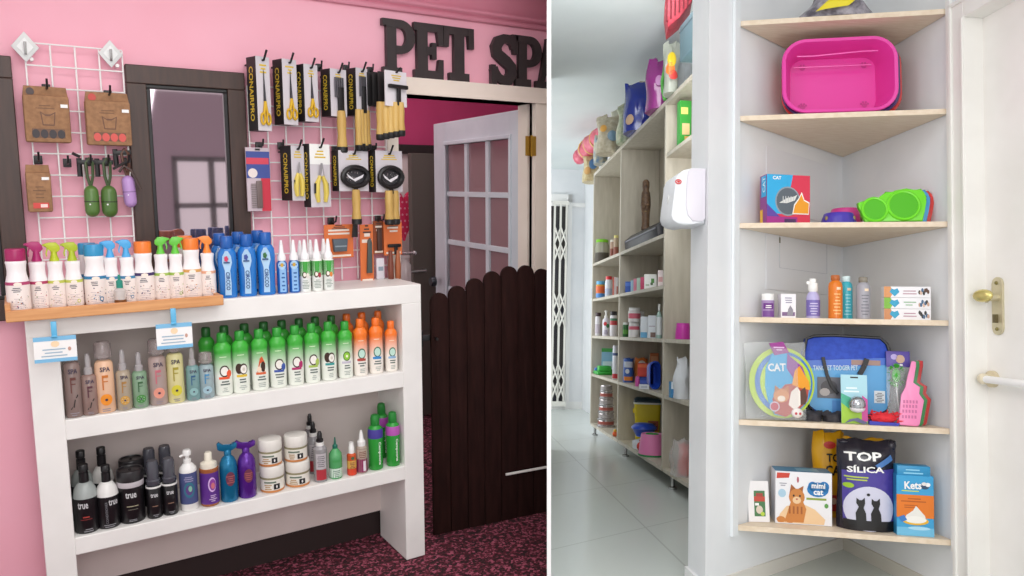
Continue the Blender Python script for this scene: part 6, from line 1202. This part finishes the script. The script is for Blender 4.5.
# second shelf
G2 = 'small packs on the shelf above the white tubs'
sjar(593.8, 296.5, 278, 4.5, Z2, '#c9d3e2', '#8a2f3a', 'narrow pale bottle with a dark red cap, next to the blue capped jar', [('#4a7ac0', .1, .6)], group=G2)
sjar(600.5, 296, 279, 9.5, Z2, '#e0a23a', '#5fb0dc', 'orange-yellow jar with a light blue cap', [('#e0612a', .3, .7), ('#4a8ad0', .02, .28)], .04, .2, group=G2)
sjar(608.7, 293.5, 273, 7.5, Z2, '#dfe3ea', '#d8323a', 'white bottle with a domed red cap', [('#b8c4dc', .1, .4)], group=G2, shape=[(.92, 0), (1, .02), (1, .7), (.8, .84)])
sbox(614.3, 292.5, 274, 3.5, Z2, '#e6d2d2', 'slim pale carton with a pink edge, before the upright', [('#d86a5a', -.5, -.1, 0, 1)], group=G2); sbox(617.2, 291.5, 274, 2.6, Z2, '#e2e0e2', 'slim white carton tight against the upright', [('#c87a6a', -.3, .3, 0, .5)], group=G2)
sbox(622.3, 292.5, 284, 3.4, Z2, '#8a5a48', 'tiny brown pack beside the blue carton', [('#d8cfc6', -.3, .3, .3, .6)], group=G2); sbox(628, 291.5, 280, 5.6, Z2, '#2a5cc0', 'bright blue carton beside the tiny brown pack', [('#4a7ad8', -.5, .5, .6, .9)], group=G2)
sbox(632, 290.5, 278.5, 2.8, Z2, '#a6cfe6', 'thin light blue carton next to the bright blue one', group=G2); sbox(635, 290, 277, 3, Z2, '#e08aa4', 'thin pink carton between light blue and mint', group=G2); sbox(638.6, 289, 276, 3.6, Z2, '#b6d6c6', 'thin mint green carton beside the raspberry red one', group=G2); sbox(642.3, 288, 275, 3.8, Z2, '#d24a74', 'raspberry red carton beside the white one', group=G2)
t = sbox(650.3, 286.5, 272, 12, Z2, '#e6e8e4', 'white carton with a green leaf mark', [('#4a8a3a', .05, .3, .4, .7), ('#3a5a2c', .0, .2, .25, .42), ('#a8b8a0', -.4, -.1, .2, .3)], group=G2); sbox(660.3, 284.5, 268, 5, Z2, '#eadcdc', 'pale pink-white carton at the end of its bay', [('#d6a4a4', -.4, .4, .3, .6)], group=G2)
# third shelf
G3 = 'white jars and tubs of the eye-level bay'
sjar(593.5, 334, 309, 4.6, Z3, '#dcd6dc', '#5a2028', 'narrow white jar with a maroon cap, outermost of its bay', [('#8a2a3a', .05, .3)], group=G3); sjar(598, 334, 311, 6, Z3, '#e2dfe4', '#3a2228', 'white jar with a dark brown cap, beside the pump bottle', [('#c9c0cc', .1, .5)], group=G3)
p, h, ww = si(606, 334.5, 309, 7.5, Z3, .04); t = thing(R, 'pump_bottle', 'white pump bottle with red and green round marks', 'bottle', p, VF); r = ww/2; mp = cyl(r)
B().lathe([(r*.92, 0), (r, .005), (r, h*.62), (r*.5, h*.72)], mat('#e6e2ea', .35), 18).build('body', t); b = B(); b.disc(mp, -r*.2, h*.48, r*.5, h*.08, mat('#c8323c'), .001); b.disc(mp, r*.5, h*.4, r*.45, h*.08, mat('#2f7a4a'), .0014); b.lines(mp, -r*.6, r*.6, h*.08, h*.26, 4, mat('#8a7aa4'), .001); b.build('label', t); b = B(); b.lathe([(r*.5, h*.71), (r*.5, h*.8), (r*.25, h*.82), (r*.25, h*.94), (r*.5, h*.95), (r*.4, h)], WHITE, 14); b.build('pump', t)
sjar(613.5, 334.5, 309.5, 7.5, Z3, '#dedbe0', '#1f1d22', 'white jar with a black cap and red mark, before the upright', [('#b83a44', .45, .62), ('#3f7a5a', .62, .72)], group=G3)
sjar(625.5, 333.5, 319, 5.8, Z3, '#2c6a34', '#e2e6e2', 'small dark green bottle with a white cap', [('#5a9a3a', .2, .5)], group=G3)
p, h, ww = si(634, 334, 316, 11, Z3, .05); r = ww/2
for i, (px, yb, yt, w, z, lab, dx) in enumerate(((634, 334, 319, 11, Z3, 'white tub under the pink marked one', .06),)): sjar(px, yb, yt, w, z, '#e6e4e6', '#f2f2f2', lab, [('#d86a80', .5, .72)], dx, .2, 'white_tub', 'tub', 'white tubs'); hh = si(px, yb, yt, w, z, dx)[1]
sjar(634.5, 318.5, 304, 12.5, Z3+hh, '#e8e6e8', '#f4f4f4', 'white tub with a pink mark, on top of its stack', [('#d86a80', .25, .6)], .06, .2, 'white_tub', 'tub', 'white tubs')
sjar(640.5, 334, 308, 8, Z3, '#e4e6ea', '#f0f0f0', 'tall white tub right behind the stacked pair', [('#c9d3e0', .2, .5)], .13, .14, 'white_tub', 'tub', 'white tubs')
sbox(644.5, 335, 314, 8, Z3, '#dfe6ee', 'white carton with a light blue foot', [('#6ab0dc', -.5, .3, 0, .26)], .05, group=G3); sbox(651.8, 335.5, 313, 7.5, Z3, '#dde4ec', 'white carton with a small brown picture', [('#7a625c', -.2, .45, .03, .25), ('#b0a8b8', -.4, .4, .5, .54)], .05, group=G3)
sjar(659, 336, 301.5, 5.8, Z3, '#a9c8c0', '#e6eae8', 'pale green spray bottle by the upright', [('#e2e8ec', .1, .62)], .05, .2, 'spray_bottle', 'bottle', None, 0, [(.92, 0), (1, .02), (1, .64), (.4, .78)])
p, h, ww = si(683, 338.5, 322.5, 16, Z3, .09); bowl(R, 'magenta_bowl', 'magenta bowl standing alone on the shelf beside the pier', p, ww/2, h, '#d03ab0', None, None, False)
# fourth shelf
G4 = 'mixed packs on the shelf below eye level'
sbox(607.5, 370, 344, 12, Z4, '#86b8d8', 'blue and green pad pack standing behind the green tray', [('#3f9a48', -.5, .5, .86, 1), ('#c9e0ec', -.4, .4, .2, .5), ('#3f9a3a', .1, .5, 0, .2)], .13, .05, 'pad_pack', G4)
p, h, ww = si(600, 372, 362, 23, Z4, .05); b = B(); b.box(-.07, .07, -ww*.52, ww*.52, 0, h*.36, mat('#2fa83a', .4), .012); b.box(-.06, .06, -ww*.48, -ww*.1, h*.36, h*.9, mat('#38b844', .4), .01); b.box(-.06, .06, ww*.3, ww*.5, h*.3, h*.62, mat('#3f7ac8', .4), .008)
solo(R, 'green_tray', 'low bright green plastic tray with a blue end, at the shelving end', 'tray', b, p+Vector((.03, .02, 0)))
sjar(615, 376, 342.5, 5.4, Z4, '#dcdfe8', '#d6dae4', 'tall white can with a red foot before the upright', [('#c83a44', .02, .16), ('#4a5a8a', .7, .78)], .04, .08, 'spray_can', 'can')
p, h, ww = si(628.3, 379, 355, 10.5, Z4, .06); t = thing(R, 'snack_bag', 'blue, white and orange snack bag by the upright', 'bag', p, VF); b = B(); mp = pillow(b, ww, h, .07, mat('#2f5cb0', .35), .15, 10, .004, 21); b.build('bag', t); b = B(); b.rect(mp, -ww*.4, ww*.4, h*.62, h*.86, mat('#cfd8e6'), .003, 6); b.rect(mp, -ww*.42, ww*.42, h*.08, h*.24, mat('#e88a2a'), .003, 6); b.disc(mp, -ww*.1, h*.46, ww*.2, h*.1, mat('#dfe6f0'), .004); b.build('print', t)
p, h, ww = si(641, 373, 354, 13, Z4, .16); t = thing(R, 'snack_bag', 'orange and white snack bag behind the red tin', 'bag', p, VF); b = B(); mp = pillow(b, ww, h*1.3, .08, mat('#dc7a34', .4), .2, 10, .006, 22); b.build('bag', t); b = B(); b.disc(mp, ww*.05, h*.95, ww*.3, h*.22, mat('#e6e2de'), .004); b.disc(mp, ww*.1, h*.95, ww*.14, h*.1, mat('#a8a0b0'), .006, 10); b.build('print', t)
t = sbox(643.5, 382, 372.5, 13, Z4, '#2f4fc0', 'dark blue flat box under the red tin', [('#4a6ad8', -.4, .4, .3, .6)], .08, .08, 'flat_box', G4); h2 = si(643.5, 382, 372.5, 13, Z4, .08)[1]
sbox(644, 374, 361, 12.5, Z4+h2, '#d03a2c', 'red tin lying on the dark blue box', [('#e86a3a', -.5, .5, .7, .95)], .08, .08, 'red_tin', G4)
sjar(637.4, 382.5, 373, 4.6, Z4, '#cf52a6', '#d86ab4', 'small pink tub in front of the dark blue box', None, .02, .2, 'pink_tub', 'tub')
sbox(654, 384, 353, 8.5, Z4, '#b8642c', 'brown-orange pack at the back of the bay, behind the blue basin', [('#d89a6a', -.4, .4, .7, .9)], .22, .05, 'snack_pack', G4)
p, h, ww = si(655, 388.5, 360, 11.5, Z4, .07); b = B(); lp = lambda W, H, y: [(x, y, z) for x, z in rrect(W, H, .04, 0, h/2, 5)]
loft(b, [lp(ww*.8, h*.86, .1), lp(ww, h, 0), lp(ww*.9, h*.92, -.004), lp(ww*.7, h*.74, .085)], mat('#2450c8', .35)); solo(R, 'blue_basin', 'deep blue plastic basin standing on edge', 'basin', b, p, VF+.25)
sbox(644, 387, 382.5, 10, Z4, '#dfe2ea', 'thin white pack lying at the shelf edge', [('#b8c0d0', -.3, .3, .3, .7)], .0, .05, 'white_pack', G4)
p, h, ww = si(682, 402, 362, 20, Z4, .05); t = thing(R, 'white_bag', 'large white bag bulging from the shelf beside the pier', 'bag', p, VF); b = B(); pillow(b, ww, h*1.0, .2, mat('#e2e6ec', .45), .5, 14, .012, 31, .35); b.build('bag', t)
sbox(673.5, 397, 381, 7.5, Z4, '#3a8ac0', 'light blue small pack leaning on the large white bag', [('#e2eaf0', -.5, .5, .55, 1)], .0, .04, 'blue_pack', None, VF+.3)
# bottom shelf
p, h, ww = si(606, 421, 379, 19, Z0, .09); r = ww/2
for i in range(6):
    b = B(); hh = h/6; q_ = r*(1-.055*i); b.lathe([(0, 0), (q_*.98, 0), (q_*.98, hh*.16), (q_*.84, hh*.3), (q_*.82, hh*.9), (q_*.8, hh*.94), (q_*.74, hh*.9), (q_*.7, hh*.4), (0, hh*.3)], mat('#b9b4b4', .25, .8), 26); 
    t = thing(R, 'steel_bowl', 'steel pet bowl, %s of the tall stack' % ['bottom one', 'second from the bottom', 'third from the bottom', 'fourth from the bottom', 'fifth from the bottom', 'topmost one'][i], 'bowl', (p.x, p.y, Z0+.001+i*hh*.985), 0, 'stacked steel bowls'); b.build('bowl', t)
    B().lathe([(q_*.845, hh*.36), (q_*.845, hh*.8)], mat('#a8584e' if i % 2 == 0 else '#a9a2a2', .4), 26).build('band', t)
p, h, ww = si(615.2, 429, 420, 5.5, Z0, .02); b = B(); b.ball((0, 0, ww*.5), ww*.5, mat('#e2622a', .5), 14); b.ball((0, 0, ww*1.05), ww*.32, mat('#e6b03a', .5), 12); solo(R, 'toy', 'small orange and yellow toy in front of the steel bowls', 'toy', b, p)
p, h, ww = si(647, 437, 391.5, 27, Z0, .19); t = thing(R, 'food_container', 'yellow food container with a dark blue lid', 'container', p, VF); dp_ = ww*.7; YL = mat('#ead21e', .35)
b = B(); loft(b, [[(x*ww*.84, y*dp_*.8, 0) for x, y in rrect(1, 1, .12)], [(x*ww*.96, y*dp_*.96, h*.88) for x, y in rrect(1, 1, .12)]], YL); b.build('bin', t); b = B(); loft(b, [[(x*ww*1.02, y*dp_*1.02, h*.87) for x, y in rrect(1, 1, .12)], [(x*ww*1.02, y*dp_*1.02, h*.905) for x, y in rrect(1, 1, .12)]], mat('#e6e6e2', .4)); b.build('rim', t)
b = B(); loft(b, [[(x*ww*.98, y*dp_*.98, h*.905) for x, y in rrect(1, 1, .12)], [(x*ww*.96, y*dp_*.96, h*.96) for x, y in rrect(1, 1, .12)], [(x*ww*.8, y*dp_*.8, h) for x, y in rrect(1, 1, .12)]], mat('#1f3644', .4)); b.build('lid', t)
b = B(); b.rect(flat(-dp_*.47), ww*.02, ww*.4, h*.3, h*.52, mat('#a8522c'), .006); b.lines(flat(-dp_*.47), ww*.05, ww*.37, h*.32, h*.5, 3, mat('#5a2a1c'), .008, .5); b.build('label', t)
b = B(); b.box(-ww*.53, -ww*.4, -dp_*.2, dp_*.2, h*.66, h*.76, YL, .006); b.build('handle', t)
p, h, ww = si(649, 463, 440, 27, Z0, .05); p2 = Vector((p.x+.02, p.y, Z0+.001))
r = ww/2; t = thing(R, 'pet_bowl', 'big pink bowl at the shelf edge holding green and blue bowls', 'bowl', p2, 0, 'bowls on the bottom shelf'); b = B(); b.lathe([(r*.5, .012), (r*1.0, .012), (r*.98, .03), (r*.82, h*.86), (r*.78, h*.94), (r*.72, h*.9), (r*.68, h*.4), (0, h*.3)], mat('#ea86bc', .35), 30); b.build('bowl', t); b = B(); b.lathe([(0, 0), (r*1.03, 0), (r*1.03, .012), (0, .012)], mat('#2f8a4a', .4), 30); b.build('base_ring', t)
bowl(R, 'pet_bowl', 'green bowl nested inside the big pink bowl', p2+Vector((.0, -.0, h*.325)), r*.6, h*.62, '#2f9a3c', 'bowls on the bottom shelf', None, False)
q, h3, w3 = si(646.5, 441, 427, 27, Z0, .03); b = B(); r3 = w3/2
b.lathe([(0, 0), (r3*.62, 0), (r3*.66, h3*.1), (r3*.9, h3*.55), (r3, h3*.6), (r3*.98, h3*.7), (r3*.7, h3*.95), (0, h3)], mat('#2a50c8', .3), 28)
solo(R, 'pet_bowl', 'blue bowl turned over on a white bag behind the pink bowl', 'bowl', b, (SX+.1, p2.y+.33, Z0+.09), 0, 'bowls on the bottom shelf')
q, h3, w3 = si(634, 446, 436, 11, Z0, .03); b = B(); pillow(b, .3, .074, .26, mat('#dfe4ea', .5), .4, 10, .008, 41, .2); solo(R, 'white_sachet', 'crumpled white bag under the blue bowl', 'bag', b, (SX+.15, p2.y+.33, Z0+.001), radians(80))
q, h3, w3 = si(639.5, 451, 440, 6, Z0, .02); b = B(); b.ball((0, 0, .036), (.036, .036, .036), mat('#d8342c', .4), 14); b.ball((.0, 0, .078), (.018, .018, .014), mat('#d8342c', .4), 10); solo(R, 'red_ball', 'red ball toy between the white bag and the pink bowl', 'toy', b, (SX+.04, p2.y+.17, Z0+.001))
p, h, ww = si(681, 479, 444, 21, Z0, .05); t = thing(R, 'clear_bag', 'clear bag with a coral red object, on the bottom shelf beside the pier', 'bag', p, VF); b = B(); pillow(b, ww*.66, h*.86, .12, mat('#de6a64', .4), .4, 12, .006, 51, .2); o = b.build('contents', t); o.location = (ww*.18, .02, .004); b = B(); pillow(b, ww*1.05, h, .19, mat('#eef2f4', .12, alpha=.3), .5, 12, .012, 52, .1); b.build('bag', t)
# goods on the column beside the pier
p = R.X(679, 143, SX+.08); GRP = 'green packs high beside the pier'
for px, yb, yt, w, col, pr, lab, dx in ((671.5, 148, 112, 7, '#2f9a3c', [('#d8c89a', -.3, .4, .3, .6), ('#1f6a2c', -.5, .5, .8, 1)], 'green upright pack high on the shelf, farther from the pier', .05), (684, 138, 92, 13, '#3aa03c', [('#e0c890', -.3, .35, .25, .5), ('#c9a25a', -.1, .4, .1, .22), ('#e6e27a', -.4, .2, .7, .85)], 'green picture pack high on the shelf, next to the pier', .06)):
    sbox(px, yb, yt, w*.9, zc1, col, lab, pr, dx, .06, 'green_pack', GRP, 0)

# stuffed goods on top of the shelving
GT = 'bags piled on top of the shelving'; TZ = ZT+.03
def rpy(p):
    v = Vector(p)-R.eye; return 288-F*v.dot(R.ax[1])/v.dot(R.ax[2])
def pile(px, yb, yt, w, col, lab, seed, dx=.12, dep=.22, name='bulky_bag', prints=(), lie=False, taper=.12):
    p, h, ww = si(px, yb, yt, w, TZ, dx); p.z = TZ+.001; yb = rpy(p); h = min(.5, (yb-yt)*R.mpp(p)); ww *= 1.12; t = thing(R, name, lab, 'bag', p, VF, GT); m = col if not isinstance(col, str) else mat(col, .25)
    b = B(); mp = pillow(b, ww, h, dep, m, .45, 14, .016, seed, taper); b.build('bag', t)
    if prints:
        b = B()
        for c, u, v, ru, rv in prints: b.disc(mp, ww*u, h*v, ww*ru, h*rv, mat(c, .35), .012, 12)
        b.build('print', t)
    return t
REDB = noisy('red_wrap', '#c8405a', '#e0788a', 14, 4, .3, bump=.3); FOODB = noisy('beige_food_film', '#a89c84', '#c4bca6', 30, 5, .35, bump=.3)
pile(591, 177, 150, 15, noisy('food_print', '#b09a6c', '#d2c49a', 26, 5, .35, bump=.3), 'beige and blue printed bag at the end of the top row', 61, .06, .2, prints=(('#4a7aa8', .15, .5, .25, .16), ('#c89a5a', -.2, .3, .2, .12)))
pile(608, 158, 116, 22, FOODB, 'beige-grey bag with an orange spot in front of the red wrapped one', 64, -.04, .2, prints=(('#d8a04a', -.2, .6, .15, .1), ('#7a98b0', .2, .4, .22, .14)))
pile(622, 142, 80, 20, mat('#b8b6a4', .3), 'tall pale grey-green bag behind the blue one', 65, .16, .2)
a_, c_ = R.X(582, 150, SX+.0), R.X(609, 103, SX+.1); c_.z = min(c_.z, HC-.16); a_.z = max(min(a_.z, HC-.2), TZ+.2); t = thing(R, 'wrapped_roll', 'long pinkish red wrapped roll lying over the bags by the ceiling', 'roll', a_); v_ = c_-a_
b = B(); n_ = 12; b.tube([v_*(q/n_)+Vector((.012*sin(q*2.1), 0, .01*sin(q*1.7))) for q in range(n_+1)], [.03, .06, .085, .095, .09, .1, .095, .1, .09, .1, .095, .08, .04], REDB, 16); b.build('wrap', t)
b = B(); b.ball(tuple(-v_*.09), (.075, .09, .085), REDB, 14); b.tube([-v_*.03, v_*.02], .03, mat('#e6b98a', .35), 10); b.build('twisted_end', t)
b = B(); [b.tube([v_*k_+Vector((.1*cos(q), 0, .1*sin(q))) for q in [2*pi*i/16 for i in range(16)]], .008, mat('#e8c27a', .3), 6, True) for k_ in (.25, .45, .68)]; b.build('ribbon', t)
pile(639.5, 126, 82, 30, mat('#26358c', .12), 'shiny dark blue bag on the shelving top', 66, .05, .24, prints=(('#c8a88a', -.3, .2, .12, .1),))
pile(647, 110, 58, 18, FOODB, 'speckled beige bag behind the purple one', 67, .17, .2)
pile(661, 104, 60, 28, mat('#8a2a7a', .12), 'shiny purple bag nearest the red basket', 68, .05, .24, prints=(('#b878b0', -.1, .5, .12, .1),))
pile(671, 78, 42, 14, mat('#a8aca0', .3), 'small printed bag with yellow, orange and red stripes', 69, .0, .14, prints=(('#e6c82a', .0, .6, .3, .15), ('#e8782a', -.1, .42, .3, .12), ('#d8403a', .1, .3, .3, .09)))
pile(682, 92, 50, 18, mat('#c2c8cc', .35), 'plain grey-white bag beside the striped one', 70, .12, .2)
pile(600.5, 165, 134, 13, noisy('blue_food_print', '#6a86a0', '#c9c0a2', 22, 5, .35, bump=.3), 'mottled blue and cream bag between the two printed beige bags', 72, -.02, .16)
pile(625, 140, 104, 15, noisy('green_food_print', '#8a9a7a', '#c2c2a8', 24, 5, .35, bump=.3), 'mottled green-grey bag leaning beside the shiny dark blue one', 73, .02, .16)
p = R.X(679, 28, SX-.1); b = B(); RBK = noisy('red_weave', '#8a2030', '#b03040', 60, 3, .5, bump=.4)
k = R.mpp(p); b.prism([((x-679)*k, (34-y)*k) for x, y in ((667, 34), (664.5, 14), (665, 0), (690, 0), (690.5, 8), (679, 24))], -.1, .1, RBK, bev=.01)
for i in range(6): b.tube([((666+i*4-679)*k, -.102, (34-(28-i*3))*k), ((666+i*4-679)*k, -.102, (34-1)*k)], .005, mat('#6a1824', .5), 5)
q = R.X(679, 34, SX-.1); solo(R, 'red_basket', 'red woven basket up high by the ceiling beside the pier', 'basket', b, q, VF)
u_ = R.X(684, 60, SX+.1); zb2 = R.X(679, 34, SX-.1).z-.002; b = B(); b.box(-.13, .14, -.16, .16, 0, zb2-TZ, mat('#4f676f', .5), .004); b.box(-.132, .142, -.162, .162, (zb2-TZ)*.8, (zb2-TZ)*.84, mat('#43575e', .5), .001); solo(R, 'storage_box', 'grey-teal storage box under the red basket, on top of the shelving', 'box', b, (SX-.0, R.X(679, 34, SX-.1).y-.27, TZ+.001))
b = B(); q = R.X(666, 60, SX+.0); b.tube([((665.5-666)*k, 0, 0), ((663-666)*k, 0, 10*k), ((662-666)*k, 0, 22*k), ((664.5-666)*k, 0, 34*k), ((666-666)*k, 0, 50*k)], .012, mat('#4a9a3c', .5), 8); solo(R, 'green_tube', 'thin green curved tube beside the red basket', 'toy', b, (q.x, q.y, TZ+.002), VF)

# folding lattice gate before the dark far doorway
GY = 9.5; x0 = R.Y(549, 300, GY).x-.1; x1 = R.Y(567.5, 300, GY).x; zt = R.Y(560, 201, GY).z
dd = B(); dd.box(x0-.3, x1-.01, 9.585, 9.6, .03, zt-.02, noisy('dark_doorway', '#171c2e', '#3a3630', 3, 3, .4)); struct(R, 'door_4', dd)  # flat mottled dark panel fills the far doorway
fr = B(); fr.box(x0-.3, x1+.05, 9.56, 9.62, zt, zt+.1, WHITE); fr.box(x1, x1+.05, 9.56, 9.62, 0, zt+.1, WHITE); struct(R, 'trim_8', fr)
t = thing(R, 'folding_gate', 'white folding lattice gate drawn across the dark far doorway', 'gate', (x1, GY, 0)); GW_ = mat('#e6e4dc', .4)
sp = (x1-R.Y(552, 300, GY).x)/2.6
b = B()
for i in range(3): xx = -.03-i*sp; b.box(xx-.012, xx+.012, -.012, .012, .06, zt, GW_)
xl = -.03-2.3*sp; b.box(xl, .0, -.014, .014, .04, .1, GW_); b.box(xl, .0, -.014, .014, zt-.05, zt, GW_); o = b.build('upright_bar', t); 
for zc_ in (R.Y(560, 244, GY).z, R.Y(560, 310, GY).z, R.Y(560, 381, GY).z):
    hh = .21; b = B()
    for i in range(2):
        xa, xb = -.03-i*sp, -.03-(i+1)*sp
        b.tube([(xa, -.02, zc_-hh), (xb, -.02, zc_), (xa, -.02, zc_+hh)], .011, GW_, 6); b.tube([(xb, -.03, zc_-hh), (xa, -.03, zc_), (xb, -.03, zc_+hh)], .011, GW_, 6)
    b.build('lattice', t)

# ================================================================== the partition between the two rooms
b = B(); near, far, th_ = 2.7, 6.3, 4.2*2.7/F
T = Matrix((PD, PN, PU)).transposed().to_4x4(); T.translation = EYE
b.box(near, far, -th_/2, th_/2, -3.2, 2.6, mat('#f8f8f8', .5))
o = b.build('wall_partition', None, T, 0); o['kind'] = 'structure'

# ================================================================== lights
def lamp(room, loc, sx, sy, power, col=(1, 1, 1), aim=(0, 0, -1)):  # serves ceiling lamps and added fill panels alike
    ld = bpy.data.lights.new('ceiling_or_fill_lamp', 'AREA'); ld.shape = 'RECTANGLE'; ld.size = sx; ld.size_y = sy; ld.energy = power; ld.color = col
    o = bpy.data.objects.new('ceiling_or_fill_lamp', ld); COL.objects.link(o)
    o.matrix_world = room.M @ (Matrix.Translation(Vector(loc)) @ Vector(aim).to_track_quat('-Z', 'Y').to_matrix().to_4x4())
    return o
wd = bpy.data.worlds.new('daylight'); SC.world = wd; wd.use_nodes = True
wd.node_tree.nodes['Background'].inputs['Color'].default_value = (1, .98, .97, 1); wd.node_tree.nodes['Background'].inputs["Strength"].default_value = 1.0
lamp(L, (.7, 1.75, 2.58), 2.0, .4, 13, (1, .97, .95)); lamp(L, (.2, .8, 2.58), 1.6, .8, 16, (1, .97, .95)); lamp(L, (-.4, -1.6, 2.58), 1.2, .8, 22, (1, .97, .95)); lamp(L, (1.75, 3.9, 2.58), .8, .8, 8, (1, .95, .93))
lamp(L, (-.3, -1.2, 1.7), 1.6, 1.4, 16, (1, .98, .97), (.9, 4, -.35))                      # unseen frontal fill panel added behind the camera
lamp(R, (1.27, 3.8, 1.95), .22, .7, 9, (.98, .99, 1), (-.05, .7, .7)); lamp(R, (.9, -.6, 1.5), 1.2, 1.4, 18, (.97, .985, 1), (.8, 3.6, -.3)); lamp(R, (.9, 1.2, 3.0), 1.2, 1.2, 6, (.97, .985, 1))  # unseen fills added behind the pier and behind the camera; ceiling lamp last
lamp(R, (-1.0, 7.7, 1.7), 3.2, 2.2, 90, (.98, .99, 1), (1, 0, .22)); lamp(R, (1.0, 4.0, 3.02), .7, .8, 16, (.98, .99, 1), (.1, .5, -.8))                         # unseen fill panel added beside the aisle, plus one out of view overhead
SC.view_settings.view_transform = 'Standard'; SC.view_settings.look = 'None'; SC.view_settings.exposure = 0; SC.view_settings.gamma = 1; SC.view_settings.use_curve_mapping = False
